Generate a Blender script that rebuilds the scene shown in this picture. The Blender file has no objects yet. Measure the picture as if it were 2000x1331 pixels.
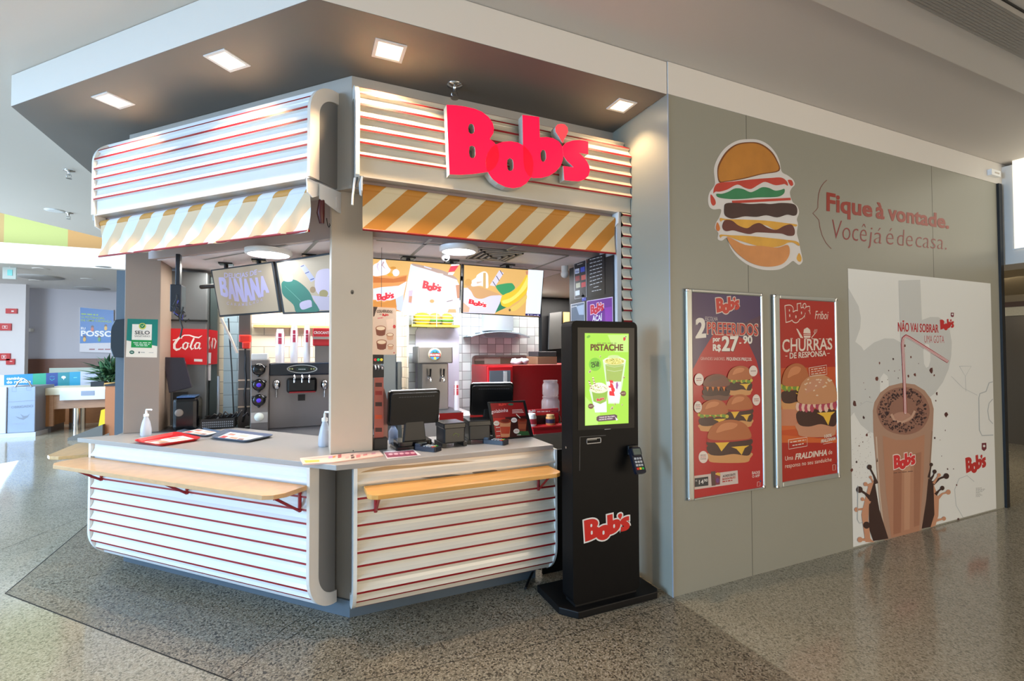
import bpy, bmesh, math, random
from mathutils import Vector, Matrix
from mathutils.geometry import tessellate_polygon
random.seed(7)
SC = bpy.context.scene
COL = SC.collection
S2 = math.sqrt(.5)

# ------------------------------------------------------------------ camera
FPX, PITCH, ROLL, YAW, CAMH = 924.79, 0.02202, -0.00327, 1.15866, 1.6
_v = Vector((math.cos(YAW)*math.cos(PITCH), math.sin(YAW)*math.cos(PITCH), math.sin(PITCH)))
_r = _v.cross(Vector((0, 0, 1))).normalized()
_u = _r.cross(_v)
CR = _r*math.cos(ROLL)+_u*math.sin(ROLL)
CU = -_r*math.sin(ROLL)+_u*math.cos(ROLL)
cam_d = bpy.data.cameras.new('camera'); cam = bpy.data.objects.new('camera', cam_d); COL.objects.link(cam)
cam_d.sensor_width = 36; cam_d.lens = FPX*36/2000; cam_d.clip_start = .05; cam_d.clip_end = 200
M = Matrix((CR, CU, -_v)).transposed().to_4x4(); M.translation = (0, 0, CAMH)
cam.matrix_world = M
SC.camera = cam

# ------------------------------------------------------------------ world, lights, exposure
vs = SC.view_settings
vs.view_transform = 'Standard'; vs.look = 'None'; vs.gamma = 1; vs.use_curve_mapping = False
vs.exposure = 0.2
w = bpy.data.worlds.new('world'); SC.world = w; w.use_nodes = True
nt = w.node_tree; nt.nodes.clear()
tc = nt.nodes.new('ShaderNodeTexCoord'); sx = nt.nodes.new('ShaderNodeSeparateXYZ')
mr = nt.nodes.new('ShaderNodeMapRange'); ramp = nt.nodes.new('ShaderNodeValToRGB')
bg = nt.nodes.new('ShaderNodeBackground'); out = nt.nodes.new('ShaderNodeOutputWorld')
nt.links.new(tc.outputs['Generated'], sx.inputs[0]); nt.links.new(sx.outputs['X'], mr.inputs[0])
mr.inputs[1].default_value = -1; mr.inputs[2].default_value = 1
nt.links.new(mr.outputs[0], ramp.inputs[0]); nt.links.new(ramp.outputs[0], bg.inputs[0]); nt.links.new(bg.outputs[0], out.inputs[0])
el = ramp.color_ramp.elements
el[0].position = 0.0; el[0].color = (.50, .66, .82, 1)
el[1].position = 1.0; el[1].color = (.30, .25, .18, 1)
e = el.new(.35); e.color = (.40, .48, .54, 1)
e = el.new(.6); e.color = (.34, .30, .24, 1)
bg.inputs[1].default_value = 1.7

def area(name, loc, target, sx_, sy_, power, col):
    d = bpy.data.lights.new(name, 'AREA'); d.shape = 'RECTANGLE'; d.size = sx_; d.size_y = sy_; d.energy = power; d.color = col
    o = bpy.data.objects.new(name, d); COL.objects.link(o); o.location = loc
    o.rotation_euler = (Vector(target)-Vector(loc)).to_track_quat('-Z', 'Y').to_euler(); return o
def spot(name, loc, target, power, col, angle, blend=.6, rad=.03):
    d = bpy.data.lights.new(name, 'SPOT'); d.energy = power; d.color = col; d.spot_size = math.radians(angle); d.spot_blend = blend; d.shadow_soft_size = rad
    o = bpy.data.objects.new(name, d); COL.objects.link(o); o.location = loc
    o.rotation_euler = (Vector(target)-Vector(loc)).to_track_quat('-Z', 'Y').to_euler(); return o
area('daylight_from_windows', (-10, .6, 2.7), (-.5, 3.4, 1.6), 3.0, 4.0, 900, (.40, .66, 1))
area('atrium_skylight', (-7.8, 1.8, 8.0), (-.8, 3.8, 1.2), 5, 5, 1050, (.46, .72, 1))
area('open_hall_fill', (9, -8, 1.7), (2.6, 2.6, 2.2), 15, 3, 760, (1, .82, .61))  # added fill from behind the camera, lifts the ceiling and warms front faces
area('left_ceiling_fill', (-5.2, 8.5, .6), (-2.6, 6.6, 3.5), 3, 2, 105, (.62, .82, 1))  # added low uplight that brightens the left ceiling
area('right_hall_fill', (8.6, 3.6, 2.6), (10, 3.2, 0), 1.6, 1.6, 60, (1, .88, .68))  # added warm fill so the right hall is less dark
area('daylight_far_hall', (-9, 10.5, 3.2), (-5.5, 15, 1.0), 4, 2.5, 400, (.85, .93, 1))

# ------------------------------------------------------------------ pixel (2000x1331 photo) -> point on a real plane
def ray(x, y): return _v + CR*((x-1000)/FPX) - CU*((y-665.5)/FPX)
O3 = Vector((0, 0, CAMH))
def atz(x, y, z): d = ray(x, y); return O3 + d*((z-CAMH)/d.z)
def atY(x, y, Y): d = ray(x, y); return O3 + d*(Y/d.y)
def atX(x, y, X): d = ray(x, y); return O3 + d*(X/d.x)
def atP(x, y, p, n): d = ray(x, y); return O3 + d*((Vector(p)-O3).dot(n)/d.dot(n))

# ------------------------------------------------------------------ materials
def lin(c):
    return tuple((v/255/12.92 if v/255 <= .04045 else ((v/255+.055)/1.055)**2.4) for v in c)
MATS = {}
def mat(rgb, rough=.55, metal=0, emit=0, spec=.5, trans=0, alpha=1, noise=0, scale=8, bump=0, coat=0, stretch=None):
    key = (rgb, rough, metal, emit, spec, trans, alpha, noise, scale, bump, coat, stretch)
    if key in MATS: return MATS[key]
    m = bpy.data.materials.new('mat_%02x%02x%02x' % rgb); m.use_nodes = True; t = m.node_tree; b = t.nodes['Principled BSDF']
    c = lin(rgb)
    b.inputs['Base Color'].default_value = (*c, 1); b.inputs['Roughness'].default_value = rough; b.inputs['Metallic'].default_value = metal
    b.inputs['Specular IOR Level'].default_value = spec
    b.inputs['Transmission Weight'].default_value = trans; b.inputs['Alpha'].default_value = alpha
    b.inputs['Coat Weight'].default_value = coat; b.inputs['Coat Roughness'].default_value = .08
    if emit:
        b.inputs['Emission Color'].default_value = (*c, 1); b.inputs['Emission Strength'].default_value = emit
        b.inputs['Base Color'].default_value = (c[0]*.2, c[1]*.2, c[2]*.2, 1)
    if noise or bump:
        g = t.nodes.new('ShaderNodeTexCoord'); mp = t.nodes.new('ShaderNodeMapping'); n = t.nodes.new('ShaderNodeTexNoise')
        if stretch: mp.inputs['Scale'].default_value = stretch
        n.inputs['Scale'].default_value = scale; n.inputs['Detail'].default_value = 5
        t.links.new(g.outputs['Object'], mp.inputs[0]); t.links.new(mp.outputs[0], n.inputs['Vector'])
        if noise:
            mx = t.nodes.new('ShaderNodeMix'); mx.data_type = 'RGBA'
            mx.inputs[6].default_value = (*[v*(1-noise) for v in c], 1); mx.inputs[7].default_value = (*[min(1, v*(1+noise)) for v in c], 1)
            t.links.new(n.outputs[0], mx.inputs[0]); t.links.new(mx.outputs[2], b.inputs['Base Color'])
        if bump:
            bp = t.nodes.new('ShaderNodeBump'); bp.inputs['Strength'].default_value = bump; bp.inputs['Distance'].default_value = .01
            t.links.new(n.outputs[0], bp.inputs['Height']); t.links.new(bp.outputs[0], b.inputs['Normal'])
    MATS[key] = m; return m

WHITE = mat((232, 232, 228), .22, coat=.4, noise=.05, scale=3)
WHITEP = mat((226, 226, 224), .5, noise=.03, scale=2)
RED = mat((146, 6, 20), .4)
GREYP = mat((128, 122, 116), .45, noise=.04, scale=4)
GREYC = mat((196, 188, 178), .5, noise=.05, scale=3)
BLACK = mat((14, 14, 15), .45)
BLACKG = mat((10, 10, 12), .18)
STEEL = mat((176, 176, 178), .3, metal=.9, noise=.06, scale=6)
STEELD = mat((120, 120, 124), .38, metal=.8, noise=.06, scale=6)
CHROME = mat((210, 210, 212), .12, metal=1)
PLAST = mat((235, 235, 235), .35)

# ------------------------------------------------------------------ mesh builder
class MB:
    def __init__(s): s.v = []; s.f = []; s.mi = []; s.sm = []; s.xf = None
    def add(s, vs, fs, mi=0, smooth=False):
        b = len(s.v)
        for p in vs:
            p = Vector(p); s.v.append(s.xf(p) if s.xf else p)
        for f in fs: s.f.append([b+i for i in f]); s.mi.append(mi); s.sm.append(smooth)
        return s
    def box(s, x0, x1, y0, y1, z0, z1, mi=0):
        return s.add([(x0,y0,z0),(x1,y0,z0),(x1,y1,z0),(x0,y1,z0),(x0,y0,z1),(x1,y0,z1),(x1,y1,z1),(x0,y1,z1)],
              [(0,3,2,1),(4,5,6,7),(0,1,5,4),(1,2,6,5),(2,3,7,6),(3,0,4,7)], mi)
    def ctr(s, c, sz, mi=0):
        return s.box(c[0]-sz[0]/2, c[0]+sz[0]/2, c[1]-sz[1]/2, c[1]+sz[1]/2, c[2]-sz[2]/2, c[2]+sz[2]/2, mi)
    def prism(s, poly, z0, z1, mi=0):
        """poly: (x,y) outline, any shape; extruded in z"""
        if sum(a[0]*b[1]-b[0]*a[1] for a, b in zip(poly, poly[1:]+poly[:1])) < 0: poly = poly[::-1]
        n = len(poly); tri = tessellate_polygon([[Vector((*p, 0)) for p in poly]])
        vs = [(p[0], p[1], z0) for p in poly]+[(p[0], p[1], z1) for p in poly]
        fs = []
        for a, b, c in tri:
            cr = (poly[b][0]-poly[a][0])*(poly[c][1]-poly[a][1])-(poly[b][1]-poly[a][1])*(poly[c][0]-poly[a][0])
            if cr < 0: b, c = c, b
            fs.append((a, c, b)); fs.append((a+n, b+n, c+n))
        fs += [(i, (i+1) % n, (i+1) % n+n, i+n) for i in range(n)]
        return s.add(vs, fs, mi)
    def slab(s, poly, nrm, th, mi=0):
        """3D planar polygon thickened by th against nrm"""
        nrm = Vector(nrm).normalized(); P = [Vector(p) for p in poly]
        ar = Vector((0, 0, 0))
        for a, b in zip(P, P[1:]+P[:1]): ar += a.cross(b)
        if ar.dot(nrm) < 0: P = P[::-1]
        n = len(P); ax = (P[1]-P[0]).normalized(); ay = nrm.cross(ax)
        tri = tessellate_polygon([[Vector((p.dot(ax), p.dot(ay), 0)) for p in P]])
        vs = P+[p-nrm*th for p in P]; fs = []
        for a, b, c in tri:
            if (P[b]-P[a]).cross(P[c]-P[a]).dot(nrm) < 0: b, c = c, b
            fs.append((a, b, c)); fs.append((a+n, c+n, b+n))
        fs += [(i, i+n, (i+1) % n+n, (i+1) % n) for i in range(n)]
        return s.add(vs, fs, mi)
    def sweep(s, fn, t0, t1, prof, mis=None, seg=1, smooth=False, closed=False):
        """profile points (d,z) run along t through fn(t,d,z)"""
        n = len(prof); vs = []
        for k in range(seg+1):
            t = t0+(t1-t0)*k/seg
            vs += [fn(t, *p) for p in prof]
        fs = []; m = []
        rng = n if closed else n-1
        base = len(s.v)
        for k in range(seg):
            for i in range(rng):
                j = (i+1) % n
                fs.append((k*n+i, (k+1)*n+i, (k+1)*n+j, k*n+j)); m.append(mis[i] if mis else 0)
        b = len(s.v)
        for p in vs: s.v.append(Vector(p))
        for f, mm in zip(fs, m): s.f.append([b+i for i in f]); s.mi.append(mm); s.sm.append(smooth)
        if closed:
            c = list(range(n)); s.f.append([b+i for i in c]); s.mi.append(0); s.sm.append(False)
            s.f.append([b+seg*n+i for i in reversed(c)]); s.mi.append(0); s.sm.append(False)
        return s
    def tube(s, pts, r, n=8, mi=0, cap=True):
        P = [Vector(p) for p in pts]; R = r if isinstance(r, (list, tuple)) else [r]*len(P); vs = []
        up = Vector((0, 0, 1)); prev = None
        for i, p in enumerate(P):
            d = (P[min(i+1, len(P)-1)]-P[max(i-1, 0)]).normalized()
            if prev is None:
                a = d.cross(up) if abs(d.dot(up)) < .95 else d.cross(Vector((1, 0, 0)))
                a.normalize()
            else:
                a = (prev-d*prev.dot(d)).normalized()
            prev = a; b = d.cross(a)
            vs += [p+a*R[i]*math.cos(2*math.pi*k/n)+b*R[i]*math.sin(2*math.pi*k/n) for k in range(n)]
        fs = [(i*n+k, i*n+(k+1) % n, (i+1)*n+(k+1) % n, (i+1)*n+k) for i in range(len(P)-1) for k in range(n)]
        s.add(vs, fs, mi, True)
        if cap: s.add(vs[:n], [tuple(reversed(range(n)))], mi); s.add(vs[-n:], [tuple(range(n))], mi)
        return s
    def lathe(s, prof, c=(0, 0, 0), n=20, mi=0, axis='z'):
        vs = []
        for r, z in prof:
            for k in range(n):
                a = 2*math.pi*k/n; q = (r*math.cos(a), r*math.sin(a), z)
                if axis == 'y': q = (q[0], -q[2], q[1])
                if axis == 'x': q = (q[2], q[0], q[1])
                vs.append((q[0]+c[0], q[1]+c[1], q[2]+c[2]))
        m = len(prof)
        fs = [(i*n+k, i*n+(k+1) % n, (i+1)*n+(k+1) % n, (i+1)*n+k) for i in range(m-1) for k in range(n)]
        s.add(vs, fs, mi, True)
        if prof[0][0] > 1e-4: s.add(vs[:n], [tuple(reversed(range(n)))], mi)
        if prof[-1][0] > 1e-4: s.add(vs[-n:], [tuple(range(n))], mi)
        return s
    def blob(s, c, r, mi=0, n=10, m=7, jit=0):
        vs = []; fs = []
        for i in range(m+1):
            th = math.pi*i/m
            for k in range(n):
                a = 2*math.pi*k/n; q = 1+random.uniform(-jit, jit)
                vs.append((c[0]+r[0]*math.sin(th)*math.cos(a)*q, c[1]+r[1]*math.sin(th)*math.sin(a)*q, c[2]+r[2]*math.cos(th)*q))
        fs = [(i*n+k, (i+1)*n+k, (i+1)*n+(k+1) % n, i*n+(k+1) % n) for i in range(m) for k in range(n)]
        return s.add(vs, fs, mi, True)

ORG = {}
def tag(o, label=None, cat=None, group=None, kind=None):
    if label: o['label'] = label
    if cat: o['category'] = cat
    if group: o['group'] = group
    if kind: o['kind'] = kind
    return o
def thing(name, label, cat, loc=(0, 0, 0), group=None):
    o = bpy.data.objects.new(name, None); COL.objects.link(o); o.location = loc; o.empty_display_size = .1
    ORG[o.name] = Vector(loc); return tag(o, label, cat, group)
def obj(name, mb, mats, parent=None, label=None, cat=None, group=None, kind=None, bevel=0):
    """links the builder as ONE mesh; vertices are given in world metres"""
    if not isinstance(mats, (list, tuple)): mats = [mats]
    if parent is None:
        xs = [p.x for p in mb.v]; ys = [p.y for p in mb.v]
        org = Vector(((min(xs)+max(xs))/2, (min(ys)+max(ys))/2, min(p.z for p in mb.v)))
    else: org = ORG[parent.name]
    me = bpy.data.meshes.new(name)
    me.from_pydata([tuple(p-org) for p in mb.v], [], mb.f)
    for m in mats: me.materials.append(m)
    for p, mi, sm in zip(me.polygons, mb.mi, mb.sm): p.material_index = mi; p.use_smooth = sm
    me.update()
    o = bpy.data.objects.new(name, me); COL.objects.link(o)
    if parent is None: o.location = org
    else: o.parent = parent
    ORG[o.name] = org
    if bevel:
        b = o.modifiers.new('bevel', 'BEVEL'); b.width = bevel; b.segments = 2; b.limit_method = 'ANGLE'
    return tag(o, label, cat, group, kind)
def struct(name, mb, mats, bevel=0): return obj(name, mb, mats, kind='structure', bevel=bevel)
def copy_thing(o, delta, label=None, rz=0):
    c = o.copy(); COL.objects.link(c); c.location = Vector(o.location)+Vector(delta); c.rotation_euler.z += rz
    ORG[c.name] = Vector(c.location)
    if label: c['label'] = label
    for ch in o.children:
        d = ch.copy(); COL.objects.link(d); d.parent = c
        for g in ch.children:
            h = g.copy(); COL.objects.link(h); h.parent = d
    return c

# ------------------------------------------------------------------ flat printed sheets (layered inks on one real surface)
def catmull(pts, n=4):
    out = []; m = len(pts)
    for i in range(m):
        p0, p1, p2, p3 = (Vector(pts[(i+k) % m]) for k in (-1, 0, 1, 2))
        for k in range(n):
            t = k/n
            out.append(tuple(.5*((2*p1)+(-p0+p2)*t+(2*p0-5*p1+4*p2-p3)*t*t+(-p0+3*p1-3*p2+p3)*t**3)))
    return out
def grow(pts, d):
    a = sum(p[0]*q[1]-q[0]*p[1] for p, q in zip(pts, pts[1:]+pts[:1]))
    sg = 1 if a > 0 else -1; n = len(pts); out = []
    for i in range(n):
        p = Vector(pts[i]); e1 = p-Vector(pts[i-1]); e2 = Vector(pts[(i+1) % n])-p
        if e1.length < 1e-9 or e2.length < 1e-9: out.append(tuple(p)); continue
        n1 = Vector((e1.y, -e1.x)).normalized()*sg; n2 = Vector((e2.y, -e2.x)).normalized()*sg
        b = n1+n2
        if b.length < 1e-3: b = n1
        b.normalize(); k = 1/max(.5, b.dot(n1)); out.append(tuple(p+b*d*k))
    return out
TXT = {}
def textmesh(s, bold=0):
    k = (s, bold)
    if k in TXT: return TXT[k]
    def mk(st):
        cu = bpy.data.curves.new('t', 'FONT'); cu.body = st; cu.size = 1; cu.offset = bold; cu.resolution_u = 3
        o = bpy.data.objects.new('t', cu); COL.objects.link(o)
        bpy.context.view_layer.update()
        me = bpy.data.meshes.new_from_object(o.evaluated_get(bpy.context.evaluated_depsgraph_get()))
        r = [tuple(v.co)[:2] for v in me.vertices], [tuple(p.vertices) for p in me.polygons]
        bpy.data.objects.remove(o); bpy.data.curves.remove(cu); bpy.data.meshes.remove(me); return r
    v, f = mk(s); h, _ = mk('H')
    x0 = min(p[0] for p in v); x1 = max(p[0] for p in v); y0 = min(p[1] for p in h); y1 = max(p[1] for p in h)
    TXT[k] = ([((p[0]-x0)/(x1-x0), (p[1]-y0)/(y1-y0)) for p in v], f); return TXT[k]

class Sheet:
    """plane through p with outward normal n; rough/emit give the ink's finish"""
    STEP = .0003
    def __init__(s, p, n, rough=.45, emit=0, coat=0, start=1):
        s.p = Vector(p); s.n = Vector(n).normalized(); s.mb = MB(); s.cols = []; s.layer = start; s.start = start; s.inc = 1; s.boxes = []
        s.z = (0, 0, 1); s.rough = rough; s.emit = emit; s.coat = coat; s.A = None
        s.ex = s.n.cross(Vector((0, 0, 1)))*-1; s.ex.normalize(); s.ey = s.n.cross(s.ex)
        if s.ey.z < 0: s.ey = -s.ey
    def zoom(s, x0, y0, k): s.z = (x0, y0, k); s.A = None; return s
    def aff(s, bl, br, tl):
        """switches to unit coordinates in the parallelogram given by three photo points"""
        a, b, c = (s.px(q) for q in (bl, br, tl)); s.A = (a, b-a, c-a); return s
    def px(s, q): return atP(s.z[0]+q[0]/s.z[2], s.z[1]+q[1]/s.z[2], s.p, s.n)
    def P(s, q):
        if s.A: return s.A[0]+s.A[1]*q[0]+s.A[2]*q[1]
        return s.px(q)
    def mi(s, col):
        m = mat(col, s.rough, emit=s.emit, coat=s.coat) if isinstance(col, tuple) else col
        if m not in s.cols: s.cols.append(m)
        return s.cols.index(m)
    def emitfaces(s, vs, fs, col):
        us = [v.dot(s.ex) for v in vs]; ws = [v.dot(s.ey) for v in vs]; bx = (min(us), min(ws), max(us), max(ws)); L = s.start
        for q in s.boxes:
            if q[4] > L and q[0] < bx[2] and bx[0] < q[2] and q[1] < bx[3] and bx[1] < q[3]: L = q[4]
        s.boxes.append((*bx, L+s.inc))
        off = s.n*(s.STEP*L); W = [v+off for v in vs]; o = []
        for f in fs:
            if len(f) < 3: continue
            nn = (W[f[1]]-W[f[0]]).cross(W[f[2]]-W[f[0]])
            if len(f) > 3:
                nn = Vector((0, 0, 0))
                for i in range(len(f)): nn += W[f[i]].cross(W[f[(i+1) % len(f)]])
            o.append(tuple(f) if nn.dot(s.n) > 0 else tuple(reversed(f)))
        s.mb.add(W, o, s.mi(col))
    def poly(s, pts, col, smooth=False, holes=(), up=True):
        if smooth: pts = catmull(pts); holes = [catmull(h) for h in holes]
        loops = [pts]+list(holes); V = [s.P(q) for l in loops for q in l]
        T = tessellate_polygon([[Vector((v.dot(s.ex), v.dot(s.ey), 0)) for v in [s.P(q) for q in l]] for l in loops])
        s.emitfaces(V, T, col)
        if up: s.layer += 1
        return s
    def rect(s, x0, y0, x1, y1, col, up=True): return s.poly([(x0, y0), (x1, y0), (x1, y1), (x0, y1)], col, up=up)
    def ell(s, cx, cy, rx, ry, col, n=20, up=True, rot=0):
        c, t = math.cos(rot), math.sin(rot)
        return s.poly([(cx+rx*math.cos(2*math.pi*i/n)*c-ry*math.sin(2*math.pi*i/n)*t, cy+rx*math.cos(2*math.pi*i/n)*t+ry*math.sin(2*math.pi*i/n)*c) for i in range(n)], col, up=up)
    def stroke(s, pts, w, col, up=True, closed=False):
        W = w if isinstance(w, (list, tuple)) else [w]*len(pts)
        P = [Vector(p) for p in pts]
        if closed: P.append(P[0]); W = list(W)+[W[0]]
        L = []; R = []
        for i, p in enumerate(P):
            a = P[max(i-1, 0)]; b = P[min(i+1, len(P)-1)]; d = (b-a)
            if d.length < 1e-9: d = Vector((1, 0))
            d.normalize(); n = Vector((-d.y, d.x)); L.append(tuple(p+n*W[i]/2)); R.append(tuple(p-n*W[i]/2))
        V = [s.P(q) for q in L+R]; m = len(P)
        s.emitfaces(V, [(i, i+1, m+i+1, m+i) for i in range(m-1)], col)
        if up: s.layer += 1
        return s
    def text(s, st, bl, br, h, col, bold=.02, italic=0, up=True, bend=None):
        """bl/br: ends of the baseline, h: cap height, all in the current coordinates"""
        if st[0] == '~':                       # a line of print too small to read in the photo: word-like dashes
            a_, b_ = Vector(bl), Vector(br); d_ = b_-a_; k = 0; r_ = random.Random(len(s.boxes)); hh = h if isinstance(h, (int, float)) else h[0]
            u_ = Vector((0, 1)) if s.A else Vector((0, -1)); m_ = u_*hh*.5
            while k < .97:
                w_ = min(1, k+r_.uniform(.12, .3)); s.stroke([tuple(a_+d_*k+m_), tuple(a_+d_*w_+m_)], hh*.62, col, up=False); k = w_+.06
            return s
        base = min(bold, .012); ex = max(0, bold-.012)*.9
        if ex and not bend is False:
            hh = h if isinstance(h, (int, float)) else h[0]; e = ex*hh*.8; bl_, br_ = Vector(bl), Vector(br)
            s.inc = .25
            for dx, dy in ((e, e), (-e, e), (e, -e), (-e, -e), (e, 0), (-e, 0)):
                s.text(st, bl_+Vector((dx+e*.5, dy)), br_+Vector((dx-e*.5, dy)), h, col, base, italic, False, bend)
            s.inc = 1
        v, f = textmesh(st, base); bl = Vector(bl); br = Vector(br)
        upv = Vector((0, 1)) if s.A else Vector((0, -1)); a = br-bl
        hv = h if isinstance(h, (list, tuple)) else (h, h)
        V = []
        for x, y in v:
            q = bl+a*(x+italic*y*(hv[0]/max(a.length, 1e-6)))+upv*(y*(hv[0]+(hv[1]-hv[0])*x))
            if bend: q += upv*bend(x)
            V.append(s.P(q))
        s.emitfaces(V, f, col)
        if up: s.layer += 1
        return s
    def build(s, name, parent=None, **k): return obj(name, s.mb, s.cols, parent, **k)

def rrect(x0, y0, x1, y1, r, n=4):
    o = []
    for cx, cy, a0 in ((x1-r, y1-r, 0), (x0+r, y1-r, 90), (x0+r, y0+r, 180), (x1-r, y0+r, 270)):
        for k in range(n+1):
            a = math.radians(a0+90*k/n); o.append((cx+r*math.cos(a), cy+r*math.sin(a)))
    return o

# the four-letter logo, outlines taken on the sign's own plane
LG = dict(
 B=[(138,92),(250,98),(370,115),(480,140),(570,178),(650,240),(700,310),(718,380),(710,440),(665,510),(720,550),(755,600),(775,660),(778,730),(765,790),(735,850),(700,885),(650,912),(560,925),(450,940),(300,948),(175,942)],
 o=[(740,575),(830,545),(925,538),(1010,555),(1085,595),(1140,650),(1180,720),(1198,800),(1192,900),(1165,985),(1110,1055),(1040,1097),(950,1112),(860,1097),(770,1055),(700,1000),(650,930),(620,850),(615,770),(635,690),(680,620)],
 b=[(1065,215),(1270,242),(1278,490),(1360,485),(1440,500),(1510,540),(1550,600),(1568,680),(1560,760),(1530,840),(1470,910),(1390,960),(1300,985),(1190,988),(1130,950),(1095,890),(1078,800),(1072,590)],
 s=[(1555,600),(1600,555),(1680,528),(1760,522),(1830,530),(1868,543),(1868,697),(1820,690),(1755,680),(1800,720),(1850,780),(1880,840),(1888,900),(1870,960),(1820,1005),(1750,1028),(1660,1022),(1575,1012),(1562,840),(1620,848),(1690,858),(1660,825),(1610,780),(1570,725),(1560,690),(1555,640)],
 a=[(1545,545),(1500,470),(1468,420),(1465,370),(1490,335),(1535,325),(1580,332),(1615,370),(1622,420),(1600,470),(1570,520),(1560,560)])
LH = dict(B=[[(415,330),(440,322),(465,335),(478,370),(478,420),(462,445),(430,448),(408,425),(402,370)],[(418,602),(450,590),(482,608),(490,650),(490,710),(475,740),(445,745),(422,728),(412,680)]],
 o=[[(880,765),(912,742),(945,765),(955,800),(955,865),(940,895),(910,903),(885,885),(876,830)]],
 b=[[(1285,680),(1308,640),(1340,650),(1353,690),(1353,750),(1335,785),(1310,788),(1290,760)]], s=[], a=[])
LLENS = [[(740,575),(765,620),(778,680),(778,730),(765,790),(735,850),(700,885),(640,912),(620,850),(615,770),(635,690),(680,620)],
 [(1085,595),(1140,650),(1180,720),(1198,800),(1192,900),(1170,980),(1130,950),(1095,890),(1078,800),(1072,590)]]
SIGNY = 2.74
def lgxy(q): p = atY(850+q[0]/6.25, 190+q[1]/6.25, SIGNY); return (p.x, p.z)
LW = {k: [lgxy(q) for q in v] for k, v in LG.items()}
LHW = {k: [[lgxy(q) for q in h] for h in v] for k, v in LH.items()}
LLW = [[lgxy(q) for q in h] for h in LLENS]
_ax = [p[0] for v in LW.values() for p in v]; _az = [p[1] for v in LW.values() for p in v]
LX0, LX1, LZ0, LZ1 = min(_ax), max(_ax), min(_az), max(_az)
def un(p): return ((p[0]-LX0)/(LX1-LX0), (p[1]-LZ0)/(LX1-LX0))     # unit width, y in widths
LU = {k: [un(q) for q in v] for k, v in LW.items()}
LHU = {k: [[un(q) for q in h] for h in v] for k, v in LHW.items()}
LASP = (LZ1-LZ0)/(LX1-LX0)
def logo(sh, bl, br, tl, fill=(200, 28, 36), line=(240, 236, 232), w=.02, hollow=False, hole=None):
    """bl, br, tl: photo points of the logo's box corners"""
    sh.aff(bl, br, tl)
    f = lambda L: [(x, y/LASP) for x, y in L]
    if line:
        for k in 'Bobsa': sh.poly(f(grow(LU[k], w)), line)
    for k in 'Bobsa': sh.poly(f(LU[k]), fill)
    if line or hole:
        for k in 'Bobsa':
            for h in LHU[k]: sh.poly(f(h), hole or line, up=False)
        sh.layer += 1
    sh.A = None
    return sh

# ------------------------------------------------------------------ kiosk frames: t along the face, d outwards, z up
C1 = Vector((.255, 3.03)); TL = 2.15
C2 = C1+Vector((-S2, S2))*TL
def fF(t, d, z): return Vector((C1.x+t, C1.y-d, z))
def fL(t, d, z): return Vector((C1.x-S2*t-S2*d, C1.y+S2*t-S2*d, z))
def fM(t, d, z): return Vector((C2.x-d, C2.y+t, z))
NL = Vector((-S2, -S2, 0)); NF = Vector((0, -1, 0)); NM = Vector((-1, 0, 0))
# ------------------------------------------------------------------ floor
def floor_mat(name, ca, cb, cc, rough, dark=.35):
    m = bpy.data.materials.new(name); m.use_nodes = True; t = m.node_tree; b = t.nodes['Principled BSDF']
    g = t.nodes.new('ShaderNodeTexCoord'); L = t.links.new
    v1 = t.nodes.new('ShaderNodeTexVoronoi'); v1.inputs['Scale'].default_value = 150
    v2 = t.nodes.new('ShaderNodeTexVoronoi'); v2.inputs['Scale'].default_value = 105
    n = t.nodes.new('ShaderNodeTexNoise'); n.inputs['Scale'].default_value = 1.1; n.inputs['Detail'].default_value = 3
    for q in (v1, v2, n): L(g.outputs['Object'], q.inputs['Vector'])
    s1 = t.nodes.new('ShaderNodeSeparateColor'); L(v1.outputs['Color'], s1.inputs[0])
    r = t.nodes.new('ShaderNodeValToRGB'); r.color_ramp.interpolation = 'CONSTANT'; e = r.color_ramp.elements
    e[0].color = (*lin(ca), 1); e[0].position = 0; e[1].color = (*lin(cb), 1); e[1].position = .42
    x = e.new(.74); x.color = (*lin(cc), 1)
    L(s1.outputs[0], r.inputs[0])
    s2 = t.nodes.new('ShaderNodeSeparateColor'); L(v2.outputs['Color'], s2.inputs[0])
    gt = t.nodes.new('ShaderNodeMath'); gt.operation = 'LESS_THAN'; L(s2.outputs[1], gt.inputs[0]); gt.inputs[1].default_value = .16
    mx = t.nodes.new('ShaderNodeMix'); mx.data_type = 'RGBA'; L(gt.outputs[0], mx.inputs[0]); L(r.outputs[0], mx.inputs[6])
    mx.inputs[7].default_value = (*[q*dark for q in lin(ca)], 1)
    m2 = t.nodes.new('ShaderNodeMix'); m2.data_type = 'RGBA'; m2.blend_type = 'MULTIPLY'; m2.inputs[0].default_value = .35
    L(mx.outputs[2], m2.inputs[6]); L(n.outputs[0], m2.inputs[7]); L(m2.outputs[2], b.inputs['Base Color'])
    b.inputs['Roughness'].default_value = rough
    mr_ = t.nodes.new('ShaderNodeMapRange'); L(n.outputs[0], mr_.inputs[0]); mr_.inputs[3].default_value = rough*.7; mr_.inputs[4].default_value = rough*1.3
    L(mr_.outputs[0], b.inputs['Roughness']); return m
FLA = floor_mat('terrazzo_polished', (158, 150, 130), (174, 166, 146), (188, 180, 160), .12, .7)
FLB = floor_mat('granite_speckled', (118, 109, 92), (142, 133, 114), (166, 157, 138), .3, .4)
JOINT = mat((30, 28, 26), .8)
mb = MB(); mb.add([(-30, -9, 0), (20, -9, 0), (20, 24, 0), (-30, 24, 0)], [(0, 1, 2, 3)])
g = [atz(x, y, 0) for x, y in ((10, 1160), (265, 1258), (400, 1311))]
a0 = g[0]; d1 = (g[2]-g[0]).normalized(); b0 = atz(165, 1030, 0); d2 = (b0-a0).normalized()
far = a0+d1*1.9+Vector((0, -1.2, 0))
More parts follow.
